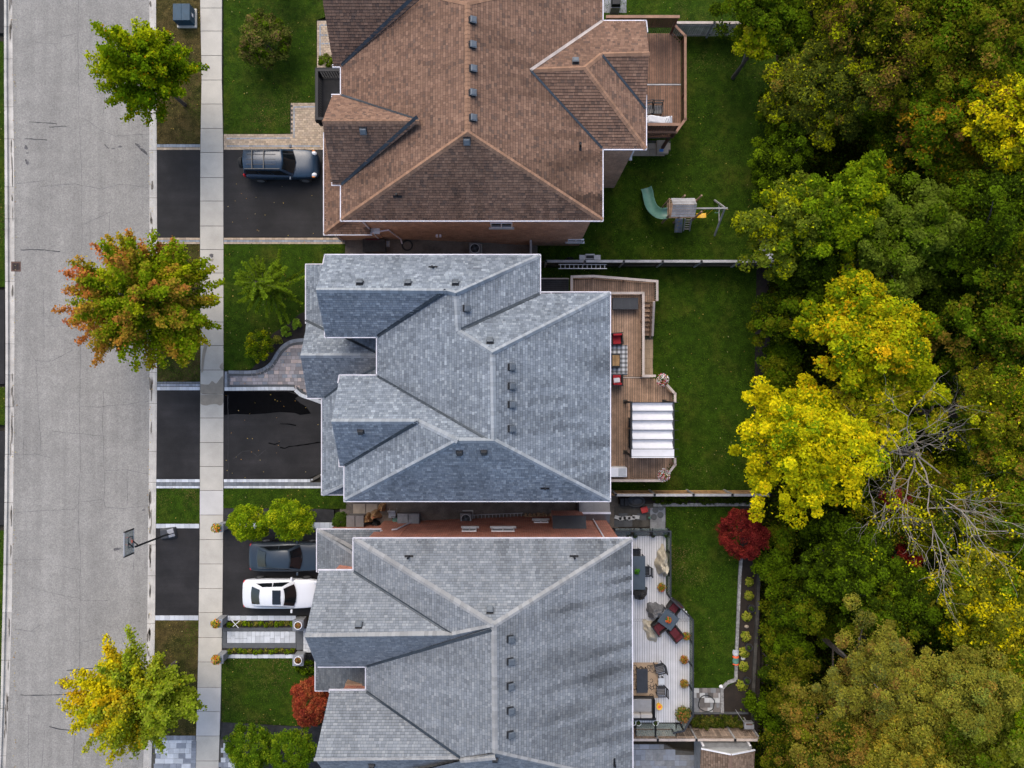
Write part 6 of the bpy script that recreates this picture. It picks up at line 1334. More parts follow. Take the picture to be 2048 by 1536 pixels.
x, y = P(1139, 517, BZ+.4); o = lump('tarp_bundle', 'small dark tarp bundle against the weathered fence', 'tarp', 1139, 517, BZ, .28, .12, .5, 'vent_dark', 0, 4, 4)
x, y = P(1532, 507, BZ+.6); t = thing('garden_bench', 'white moulded garden bench at the end of the weathered fence', 'bench', (x, y, BZ), .7); build('shell', MB().grid(lambda u, v: ((u-.5)*.7, (v-.5)*1.0, .4+.5*(abs(v-.5)*2)**2.2+.1*(u-.5)), 6, 12), 'white_paint', t, False, True)
for sx in (-.25, .25):
    for sy in (-.3, .3): build('leg', MB().box((sx, sy, 0), (.05, .05, .5)), 'white_paint', t, False)
# ------------------------------------------------------------------ play set
z = BZ; zd = BZ+1.35; t = thing('play_set', 'wooden play tower with green slide and swing beam on the lawn', 'play set', W(1360, 420, z))
(a, b_), (c, d) = P(1333, 436, zd), P(1389, 405, zd)
planks(t, [(1333, 405), (1389, 405), (1389, 436), (1333, 436)], zd, 'wood_tan', .14, name='floor_board')
for X in (a, c):
    for Y in (b_, d): piece('post', 'wood_tan', t, (X, Y, z), (.09, .09, 3.0 if X > a+.1 else 2.2))
for X in (a+.75,):
    for Y in (b_, d): piece('post', 'wood_tan', t, (X, Y, z), (.09, .09, 3.0))
for Y in (b_, d): piece('side_rail', 'wood_tan', t, ((a+c)/2, Y, zd+.6), (c-a, .04, .1)); piece('side_rail', 'wood_tan', t, ((a+c)/2, Y, zd+.2), (c-a, .04, .1))
piece('side_rail', 'wood_tan', t, (a, (b_+d)/2, zd+.75), (.04, d-b_, .1))
zr = BZ+3.35; ze = BZ+2.85; yr = P(0, 409, zr)[1]; x0 = P(1346, 0, zr)[0]; x1 = P(1394, 0, zr)[0]; yN = yr+.52; yS = yr-.62
for (ya, yb2, n) in ((yN, yr, 4), (yS, yr, 5)):
    for k in range(n):
        u0, u1 = k/n, (k+1)/n-.03; p = (x0, ya+(yb2-ya)*u0, ze+(zr-ze)*u0); q = (x0, ya+(yb2-ya)*u1, ze+(zr-ze)*u1)
        vs = [p, q, (x1, q[1], q[2]), (x1, p[1], p[2])]; vs += [(x, y, zz-.03) for x, y, zz in vs]; build('roof_board', MB().add(vs, [(0, 1, 2, 3), (7, 6, 5, 4), (0, 4, 5, 1), (1, 5, 6, 2), (2, 6, 7, 3), (3, 7, 4, 0)]), 'wood_grey', t)
sp = smooth([(*P(1334, 428, zd), zd), (*P(1318, 428, zd-.15), zd-.15), (*P(1304, 418, zd-.5), zd-.5), (*P(1297, 402, z+.55), z+.55), (*P(1294, 386, z+.3), z+.3), (*P(1291, 377, z+.22), z+.22)], 6)
m = MB(); prof = [(-.36, .22), (-.32, .05), (-.18, 0), (.18, 0), (.32, .05), (.36, .22), (.31, .22), (.25, .07), (-.25, .07), (-.31, .22)]; vs = []
for i, p in enumerate(sp):
    d_ = Vector(sp[min(i+1, len(sp)-1)])-Vector(sp[max(0, i-1)]); d_.z = 0; d_.normalize(); nn = Vector((-d_.y, d_.x, 0)); vs += [(p[0]+nn.x*q, p[1]+nn.y*q, p[2]+w_) for q, w_ in prof]
k = len(prof); build('slide', m.add(vs, [(i*k+j, i*k+(j+1) % k, (i+1)*k+(j+1) % k, (i+1)*k+j) for i in range(len(sp)-1) for j in range(k)]), 'slide_green', t, smooth=True)
bz_ = BZ+2.35; p0 = W(1392, 417, bz_); p1 = W(1455, 416.5, bz_); build('swing_beam', MB().beam(p0, p1, .09, .12), 'wood_grey', t)
for dy in (.95, -1.0): build('frame_leg', MB().beam((p1[0]-.18, p1[1]+dy*.05, bz_), (p1[0]-.12, p1[1]+dy*1.2, z), .09, .09), 'wood_grey', t)
build('frame_tie', MB().beam((p1[0]-.15, p1[1]+.55, z+1.1), (p1[0]-.15, p1[1]-.6, z+1.1), .05, .09), 'wood_grey', t)
xs_ = P(1421, 0, bz_)[0]; ys_ = p0[1]
for dx in (-.22, .22): build('swing_rope', MB().tube([(xs_+dx, ys_, bz_), (xs_+dx, ys_-.0, z+.6)], .012, 4), 'yellow_plastic', t)
build('swing_seat', MB().grid(lambda u, v: (xs_-.1+(u-.5)*.62, ys_+.0+(v-.5)*.3, z+.55+.10*(2*u-1)**2), 8, 4), 'yellow_plastic', t, smooth=True); build('trapeze', MB().tube([(xs_+.55, ys_, bz_), (xs_+.55, ys_, z+1.3), (xs_+.85, ys_, z+1.3), (xs_+.85, ys_, bz_)], .02, 5), 'slide_green', t)
q0 = W(1352, 437, zd); q1 = W(1349, 465, z)
for k in range(5): build('climb_board', MB().beam((q0[0]+k*.1, q0[1], q0[2]), (q1[0]+k*.1+.03, q1[1], q1[2]+.05), .095, .03), 'wood_grey', t)
for k in range(7): x_, y_, z_ = lerp(q0, q1, (k+.5)/7); build('hold', MB().box((x_+.08+.3*((k*37) % 5)/5, y_, z_+.03), (.07, .06, .04)), 'yellow_plastic' if k % 2 else 'blue_paint', t)
for dx in (.58, .98): build('ladder_rail', MB().beam((q0[0]+dx, q0[1], q0[2]), (q1[0]+dx, q1[1]+.1, z), .06, .06), 'wood_grey', t)
for k in range(5): u = (k+.6)/5.5; x_, y_, z_ = lerp((q0[0]+.58, q0[1], q0[2]), (q1[0]+.58, q1[1]+.1, z), u); build('rung', MB().beam((x_, y_, z_), (x_+.4, y_, z_), .05, .035), 'wood_pale', t)
# ------------------------------------------------------------------ red maple garden edging, patio and pots
b = BZ+.03
def edging(label, pts, w, h, mat, z=b):
    t = thing('garden_edging', label, 'edging', W(*pts[0], z))
    for i in range(len(pts)-1):
        p, q = Vector(P(*pts[i], z+h)), Vector(P(*pts[i+1], z+h)); L = (q-p).length; n = max(1, round(L/.6)); a = math.atan2((q-p).y, (q-p).x)
        for k in range(n): c_ = p.lerp(q, (k+.5)/n); piece('edge_block', mat, t, (c_.x, c_.y, z-.1), (L/n-.012, w, h+.1), a)
edging('pale stone edging between the lawn and the hosta bed', [(1483, 1113), (1480, 1150), (1474, 1290), (1472, 1360), (1455, 1366), (1444, 1378), (1445, 1426)], .2, .1, 'edge_stone'); edging('pale stone edging along the sunlit fence bed', [(1307, 1010), (1505, 1009)], .2, .1, 'edge_stone')
edging('grey timber edging along the hedge by the pale deck', [(1386, 1427), (1497, 1427)], .1, .1, 'stone_dark'); edging('dark retaining timber between the hosta bed and the woods', [(1520, 1110), (1514, 1250), (1508, 1360), (1506, 1462)], .2, .3, 'wood_dark', b-.15)
pave('patio', '', [(1388, 1376), (1444, 1376), (1444, 1425), (1388, 1425)], BZ+.03, (.34, .32), None, single=['paver_yard', 'paver_yard', 'stone_grey', 'stone_pale'], mix=(1, 1, .6))
pave('patio', '', [(1262, 1489), (1330, 1489), (1350, 1500), (1398, 1505), (1398, 1620), (1262, 1620)], BZ+.04, (.5, .36), None, single=['paver_blue', 'stone_grey'], mix=(1, .6, 1.3))
x, y = P(1413, 1407, b+.05); m = MB(); m.tube([(x+.53*math.cos(a*.2618)*(1+.06*math.sin(a)), y+.53*math.sin(a*.2618), b+.04+.02*math.sin(a*.7)) for a in range(25)], .028, 6, cap=False); o = build('hose_loop', m, 'hose'); tag(o, 'loop of black hose lying on the small square patio', 'hose')
x, y = P(1497, 1450, b+.9); t = thing('bird_feeder', 'grey box feeder on a post at the fence end', 'bird feeder', (x, y, b)); piece('post', 'wood_grey', t, (x, y, b-.2), (.09, .09, .9)); build('box', MB().box((x, y, b+.7), (.55, .42, .3)), 'grey_metal', t, bevel=.015); build('roof', MB().box((x, y-.05, b+1.001), (.62, .3, .04)), 'grey_metal', t); build('slot', MB().box((x, y+.1, b+1.002), (.4, .08, .05)), 'rust', t); build('perch', MB().tube([(x-.25, y+.1, b+.9), W(1471, 1419, b+.7)], .018, 5), 'grey_metal', t)
x, y = P(1473, 1316, b+.25); t = thing('soil_bag', 'bright blue and orange plastic bag lying on the stone edging', 'bag', (x, y, b+.08))
def bagf(y0, y1): return lambda u, v: (x+(u-.5)*.42*(1-.25*abs(2*v-1)**3), y+y0+(y1-y0)*v, b+.1+.13*math.sin(u*math.pi)**.6+.02*math.sin(v*9))
for i, (y0, y1, mt) in enumerate(((.1, .5, 'paver_light'), (-.05, .1, 'orange_paint'), (-.42, -.05, 'slide_green'), (-.5, -.42, 'orange_paint'))): build('panel', MB().grid(bagf(y0, y1), 8, 6), mt, t, smooth=True)
HO = [(1, (.28, .30, .03)), (1, (.17, .22, .02)), (.7, (.38, .36, .06))]
spots = [(1500, 1165), (1500, 1193), (1495, 1235), (1493, 1275), (1490, 1307), (1489, 1335), (1486, 1373)]
for k, (px, py) in enumerate(spots):
    x, y = P(px, py, b+.2); t = thing('hosta', 'yellow green hosta, number %s in the bed row counted from the red maple' % ('one', 'two', 'three', 'four', 'five', 'six', 'seven')[k], 'plant', (x, y, b-.05)); tuft(t, (x, y, b), R.uniform(.3, .42), .3, 150, HO, .15); build('stem', MB().tube([(x, y, b-.1), (x, y, b+.12)], .03, 5), 'bark', t)
for k, (px, py) in enumerate(((1503, 1217), (1498, 1295), (1494, 1362))): potted(('black nursery pot nearest the red maple', 'black nursery pot in the middle', 'black nursery pot nearest the small patio')[k]+' of the hosta bed', px, py, b-.04, .24, .35, 'dark_plastic', GREEN, None, .16, .2, 60)
for k, (px, py, mt) in enumerate(((1494, 1254, 'stone_buff'), (1487, 1318, 'stone_pale'), (1443, 1374, 'white_paint'))): x, y = P(px, py, b+.1); o = build('garden_rock', MB().lathe((x, y, b-.04), [(.12, 0), (.15, .07), (.09, .14), (.03, .16)], 9, sy=.8), mt); tag(o, ('pinkish rock', 'pale rock', 'white rock')[k]+(' among the hostas', ' near the blue and orange bag', ' at the small patio corner')[k], 'rock')
# ------------------------------------------------------------------ trees and shrubs
NUM = ('one', 'two', 'three', 'four', 'five', 'six', 'seven', 'eight', 'nine', 'ten', 'eleven', 'twelve', 'thirteen', 'fourteen')
Y_ = (.56, .46, .006); YO = (.60, .36, .008); YG = (.33, .35, .006); LG = (.16, .235, .006); MG = (.085, .14, .005); DG = (.030, .050, .004); OL = (.125, .138, .007); RD = (.34, .07, .03); BRN = (.16, .085, .02); PO = (.23, .215, .024)
def skel_limbs(t, base, top, ends, r0, mat='bark', name='limb'):
    b = Vector(base); tp = Vector(top); build('trunk', MB().tube([b-Vector((0, 0, .2)), b.lerp(tp, .3), b.lerp(tp, .65), tp], [r0*1.25, r0, r0*.75, r0*.3], 8), mat, t)
    for e, u in ends:
        p = b.lerp(tp, u); e = Vector(e); m = p.lerp(e, .5)+Vector((0, 0, .15)); build(name, MB().tube([p, m, e], [r0*.4, r0*.25, r0*.06], 5), mat, t)
def shoot_tree(label, px, py, zc, rad, h, nshoot, nleaf, size, colfn, base_z=0.0, cat='tree', name='maple_tree', tr=.13, lean=(0, 0), spread=.30, el=(-.25, 1.45), seed=1, t0=.35):
    """street tree: plume-like shoots radiating from the stem, leaves along their outer part"""
    global NR
    NR = np.random.default_rng(seed); x, y = P(px, py, zc); bx, by = x-lean[0], y-lean[1]; t = thing(name, label, cat, (bx, by, base_z))
    az = NR.uniform(0, 2*math.pi, nshoot); e = np.arcsin(NR.uniform(math.sin(el[0]), math.sin(min(1.57, el[1])), nshoot)); d = np.stack([np.cos(e)*np.cos(az), np.cos(e)*np.sin(az), np.sin(e)], 1)
    k = NR.uniform(.55, 1.04, nshoot)[:, None]*(.8+.42*vnoise(az*1.3+seed, e*2+5, seed)[:, None]); end = np.array([x, y, zc])+d*k*np.array(rad); end[:, 2] = np.maximum(end[:, 2], base_z+1.0)
    st = np.stack([np.full(nshoot, bx*.7+x*.3), np.full(nshoot, by*.7+y*.3), base_z+(h*NR.uniform(.25, .6, nshoot))], 1)
    si = np.repeat(np.arange(nshoot), nleaf); u = t0+(1-t0)*NR.random(len(si))**.7; p = st[si]+(end-st)[si]*u[:, None]; p[:, 2] += .25*np.sin(u*math.pi)
    p += NR.normal(size=p.shape)*(spread*(1.05-u)+.085)[:, None]
    rel = (p-np.array([x, y, zc]))/np.array(rad); nm = np.array([0, 0, 1.0])+rel*.5+NR.normal(size=p.shape)*.42
    leafmesh('crown', p, nm, NR.uniform(.65, 1.35, len(p))*size, colfn(p, rel, si, nshoot, u), t, asp=.8)
    ends = [(tuple(end[i]*.8+st[i]*.2), .35+.5*R.random()) for i in range(0, nshoot, max(1, nshoot//16))]
    skel_limbs(t, (bx, by, base_z), (x, y, zc+rad[2]*.6), ends, tr)
    return t
def mixcol(a, b, w): return np.array(a)*(1-w)+np.array(b)*w
def col_street1(p, rel, si, ns, u):  # yellow by random shoot; sunward side also brightened, its light in the colour
    w = np.clip(NR.random(ns)[si]*.9+(-rel[:, 0]+rel[:, 1])*.28-.15+NR.normal(size=len(si))*.15, 0, 1)[:, None]; c = mixcol((.10, .17, .004), (.40, .43, .006), w); o = (NR.random(len(si)) < .02)[:, None]; return (c*(1-o)+np.array(YO)*.7*o)*NR.uniform(.6, 1.4, len(si))[:, None]
def col_street2(p, rel, si, ns, u):
    rs = NR.random(ns)[si]; red = np.clip((-rel[:, 0]*.85+.08+(rs-.5)*1.3+(u-.8)*1.5), 0, 1)*np.clip(1.1-rel[:, 2]*.4, 0, 1); red = np.where(NR.random(ns)[si] < .08, red+.3, red); red = np.clip(red+NR.normal(size=len(si))*.12, 0, 1)[:, None]
    g = mixcol((.11, .18, .004), (.20, .28, .006), NR.random(len(si))[:, None]); g = mixcol(g, YG, (NR.random(ns)[si] < .2)[:, None]*.6); r = mixcol((.46, .20, .03), (.50, .10, .05), NR.random(ns)[si][:, None]); return (g*(1-red)+r*red)*NR.uniform(.65, 1.35, len(si))[:, None]
def col_street3(p, rel, si, ns, u):
    w = np.clip(-rel[:, 0]*1.0+rel[:, 1]*-.15+.2+(NR.random(ns)[si]-.5)*1.1+NR.normal(size=len(si))*.2, 0, 1)[:, None]; g = mixcol((.19, .27, .008), (.27, .31, .03), NR.random(len(si))[:, None]); yy = mixcol(Y_, YO, (NR.random(ns)[si] < .25)[:, None]*.8); return (g*(1-w)+yy*w)*NR.uniform(.65, 1.3, len(si))[:, None]
shoot_tree('slender green street maple with yellow tips near the transformer box', 292, 143, 4.6, (2.8, 2.6, 3.7), 7.9, 125, 250, .135, col_street1, seed=11, tr=.1, spread=.22)
shoot_tree('large street maple turning red and orange on its road side', 283, 598, 4.8, (4.8, 4.05, 3.6), 8.5, 225, 290, .135, col_street2, seed=12, tr=.17, spread=.20)
shoot_tree('broad street maple with bright yellow leaves on its road side', 277, 1388, 4.3, (4.0, 3.3, 3.1), 7.3, 165, 260, .135, col_street3, seed=13, tr=.14, spread=.21)
def clump_crown(parent, c, rad, ncl, cr, nleaf, size, pal, seed, name='crown', low=-.15, shade=.35, asp=.62, palvar=.6, mat='leaf', lobes=0, loose=0.0):
    global NR
    NR = np.random.default_rng(seed); az = NR.uniform(0, 2*math.pi, ncl); sz = NR.uniform(low, 1, ncl); q = np.sqrt(np.maximum(0, 1-sz**2)); k = NR.uniform(.5, 1.0, ncl)**.5*(.75+.45*vnoise(az*1.1+seed, sz*2+3, seed % 50))
    d0 = np.stack([q*np.cos(az), q*np.sin(az), sz], 1)
    if lobes:
        la = NR.uniform(0, 6.283)+np.arange(lobes)*6.283/lobes+NR.normal(size=lobes)*.35; lr = NR.uniform(.35, .68, lobes); lc = np.stack([lr*np.cos(la), lr*np.sin(la), NR.uniform(-.45, .35, lobes)], 1); lc[0] = (0, 0, .3); ls_ = NR.uniform(.38, .62, lobes)
        li_ = NR.choice(lobes, ncl, p=ls_**2/np.sum(ls_**2)); d0 = lc[li_]+d0*ls_[li_][:, None]
    cc = np.array(c)+d0*k[:, None]*np.array(rad)*(1.12 if lobes else 1); r = cr*NR.uniform(.55, 1.3, ncl)
    si = np.repeat(np.arange(ncl), nleaf); n = len(si); u = NR.normal(size=(n, 3)); u /= np.linalg.norm(u, axis=1)[:, None]; u[:, 2] = np.where(u[:, 2] < -.3, -u[:, 2], u[:, 2])
    p = cc[si]+u*(NR.uniform(.3, 1, n)**.5*r[si])[:, None]*np.array([1, 1, .62]); nm = u*.6+np.array([0, 0, .8])+NR.normal(size=(n, 3))*.4
    if loose:
        m = NR.random(n) < loose; q2 = cc[NR.choice(ncl, n)]; f2 = NR.random(n)[:, None]; p[m] = (p*(1-f2*.6)+q2*f2*.6)[m]+NR.normal(size=(m.sum(), 3))*.18
    w = np.array([x[0] for x in pal], float); w /= w.sum(); cols = np.array([x[1] for x in pal]); ci = NR.choice(len(pal), ncl, p=w); li = NR.choice(len(pal), n, p=w)
    a = (NR.random(n) < palvar)[:, None]; col = cols[ci[si]]*a+cols[li]*(1-a); col = col*NR.uniform(.6, 1.4, n)[:, None]*NR.uniform(.75, 1.25, ncl)[si][:, None]
    o = leafmesh(name, p, nm, NR.uniform(.65, 1.35, n)*size, col, parent, asp=asp, mat=mat, tri=lobes > 0); return o, cc
def bush(label, px, py, zc, rad, base_z, ncl, cr, nleaf, size, pal, seed, cat='shrub', name='shrub', stem=.05, asp=.62, low=-.3):
    x, y = P(px, py, zc); t = thing(name, label, cat, (x, y, base_z)); o, cc = clump_crown(t, (x, y, zc), rad, int(ncl*1.4), cr, int(nleaf*1.35), size*1.08, pal, seed, 'foliage' if cat == 'shrub' else 'crown', asp=asp, low=low)
    b0 = (x, y, base_z-.1); build('trunk' if cat == 'tree' else 'stem', MB().tube([b0, (x, y, zc+rad[2]*.3)], [stem*1.2, stem*.6], 6), 'bark', t)
    for i in range(0, len(cc), max(1, len(cc)//7)): build('limb' if cat == 'tree' else 'branch', MB().tube([(x, y, base_z+(zc-base_z)*.6), tuple(cc[i])], [stem*.5, stem*.15], 4), 'bark', t)
    return t
bush('round olive green shrub on the lawn of the brown house', 528, 80, 1.4, (1.45, 1.4, 1.1), 0, 90, .32, 70, .11, [(2, (.10, .115, .02)), (1, (.07, .085, .015)), (1, (.16, .12, .04)), (1, MG)], 21)
bush('rounded green shrub beside the curved walk', 520, 692, .7, (.78, .88, .6), 0, 50, .22, 60, .085, [(1, (.10, .13, .015)), (1, MG), (.5, YG)], 22)
for i, (px, py, r_, lb) in enumerate(((573, 662, .3, 'largest'), (593, 650, .28, 'middle'), (555, 679, .24, 'smallest'))): bush('%s bright lime plant in the mulch by the curved walk' % lb, px, py, .25, (r_, r_, .25), .05, 14, .12, 22, .09, [(1, (.22, .34, .03)), (1, (.15, .24, .02))] if i < 2 else [(1, (.12, .14, .02)), (1, (.2, .2, .03))], 30+i, name='garden_plant', stem=.02)
bush('small round boxwood beside the storage box', 683, 1039, .6, (.5, .5, .45), 0, 50, .14, 60, .055, [(1, (.05, .09, .012)), (1, (.07, .12, .015))], 25)
LT = [(1, (.22, .30, .008)), (1, (.13, .21, .006)), (1, (.09, .15, .006)), (.4, (.36, .38, .01))]
bush('smaller round headed yellow green tree nearer the sidewalk', 500, 1045, 2.2, (1.2, .9, .9), 0, 90, .28, 80, .09, LT, 26, 'tree', 'globe_tree', .07); bush('larger round headed yellow green tree nearer the garage', 582, 1036, 2.4, (1.38, 1.0, 1.0), 0, 110, .28, 80, .09, LT, 27, 'tree', 'globe_tree', .07)
DT = [(1, (.085, .15, .006)), (1, (.06, .115, .006)), (.5, (.16, .22, .01))]
bush('dense dark green globe tree nearer the paved drive', 500, 1492, 2.0, (1.35, 1.35, 1.1), 0, 110, .28, 80, .085, DT, 28, 'tree', 'globe_tree', .07); bush('dense dark green globe tree nearer the pale grey house', 583, 1500, 2.1, (1.45, 1.25, 1.1), 0, 110, .28, 80, .085, DT, 29, 'tree', 'globe_tree', .07)
bush('red japanese maple on the front lawn by the porch', 621, 1402, 1.7, (1.15, 1.45, .95), 0, 100, .26, 80, .10, [(2, (.30, .055, .025)), (1, (.36, .11, .04)), (1, (.18, .03, .02))], 31, 'tree', 'japanese_maple', .07, asp=.4)
bush('deep red japanese maple at the end of the sunlit fence', 1484, 1066, .3, (1.45, 1.5, 1.1), BZ, 110, .28, 80, .11, [(2, (.19, .022, .018)), (1, (.13, .015, .014)), (1, (.26, .04, .025))], 32, 'tree', 'japanese_maple', .08, asp=.4)
bush('small green shrub between the paver path and the balcony', 655, 125, .5, (.45, .4, .45), 0, 24, .16, 50, .08, [(1, MG), (1, (.12, .13, .03))], 33)
bush('low clipped green shrub at the flagged walk end', 622, 1336, .3, (.9, .35, .25), 0, 30, .16, 40, .08, [(1, MG), (1, DG)], 34)
for k in range(9): px = 1390+k*11; bush('low cedar hedge plant, number %s from the pale deck' % ('one', 'two', 'three', 'four', 'five', 'six', 'seven', 'eight', 'nine')[k], px, 1443+R.uniform(-2, 2), BZ+.4, (.3, .34, .35), BZ, 14, .14, 40, .07, [(1, (.07, .085, .015)), (1, DG), (.5, (.13, .11, .02))], 300+k, name='hedge_plant', stem=.03)
for k in range(14):
    px = 1310+k*14; bush('leafy perennial, number %s along the sunlit fence bed from the paved corner' % NUM[k], px, 1000+R.uniform(-2, 2), BZ+.2, (.3, .2, .22), BZ, 8, .12, 26, .08, [(1, DG), (1, (.05, .07, .012))], 330+k, name='perennial', stem=.02)
for k in range(13):
    for j, py in ((0, 1248), (1, 1303)):
        px = 458+k*10.5; x, y = P(px, py+R.uniform(-2, 2), .1); t = thing('ornamental_grass', 'low %s tuft, number %s from the sidewalk, %s of the flagged walk' % (('green', 'olive', 'yellowish')[(k+j) % 3], NUM[k], ('white car side', 'lawn side')[j]), 'grass tuft', (x, y, 0)); tuft(t, (x, y, .03), .19, .22, 60, ([(1, LG), (1, MG)], [(1, OL), (1, MG)], [(1, (.22, .18, .03)), (1, (.10, .12, .02))])[(k+j) % 3], .1)
def conifer(label, px, py, h, base_z, R0, nb, seed, col=((.19, .28, .015), (.08, .135, .01))):
    global NR
    NR = np.random.default_rng(seed); x, y = P(px, py, base_z); t = thing('conifer_tree', label, 'tree', (x, y, base_z)); build('trunk', MB().tube([(x, y, base_z-.1), (x+.05, y, base_z+h*.5), (x, y+.05, base_z+h)], [.11, .07, .015], 7), 'bark', t)
    C_, Nn, K = [], [], []; br = MB()
    for i in range(nb):
        u = NR.uniform(.15, 1)**.7; a = i*2.399; L = R0*(1-u*.62)*NR.uniform(.7, 1.15); d = np.array([math.cos(a), math.sin(a), .2+.3*u]); d /= np.linalg.norm(d); p0 = np.array([x, y, base_z+h*u]); m = int(60+L*150)
        s = NR.uniform(.08, 1, m); p = p0+d*(s*L)[:, None]; p[:, 2] -= .16*L*s**2; side = np.array([-d[1], d[0], 0]); p += side*(NR.normal(size=m)*.075*(1.2-s))[:, None]; p += NR.normal(size=(m, 3))*.025
        C_.append(p); Nn.append(np.array([0, 0, 1])+NR.normal(size=(m, 3))*.6); w = (s*.7+NR.random(m)*.4)[:, None]; K.append((np.array(col[1])*(1-w)+np.array(col[0])*w)*NR.uniform(.6, 1.4)*1.0); e = p0+d*L*.9; e[2] -= .13*L
        br.tube([tuple(p0), tuple((p0+e)/2+np.array([0, 0, .04*L])), tuple(e)], [.022, .015, .005], 4)
    o = build('branches', br, 'bark', t); o['kind'] = 'stuff'; C_ = np.concatenate(C_); leafmesh('foliage', C_, np.concatenate(Nn), NR.uniform(.6, 1.3, len(C_))*.13, np.concatenate(K), t, asp=.35)
conifer('open branched young conifer on the lawn of the mottled grey house', 566, 585, 4.6, 0, 2.9, 74, 41); conifer('young conifer at the top of the brown house lawn', 572, -12, 4.0, 0, 1.7, 50, 42)
# ---- woods beyond the gardens
FB = BZ-.5
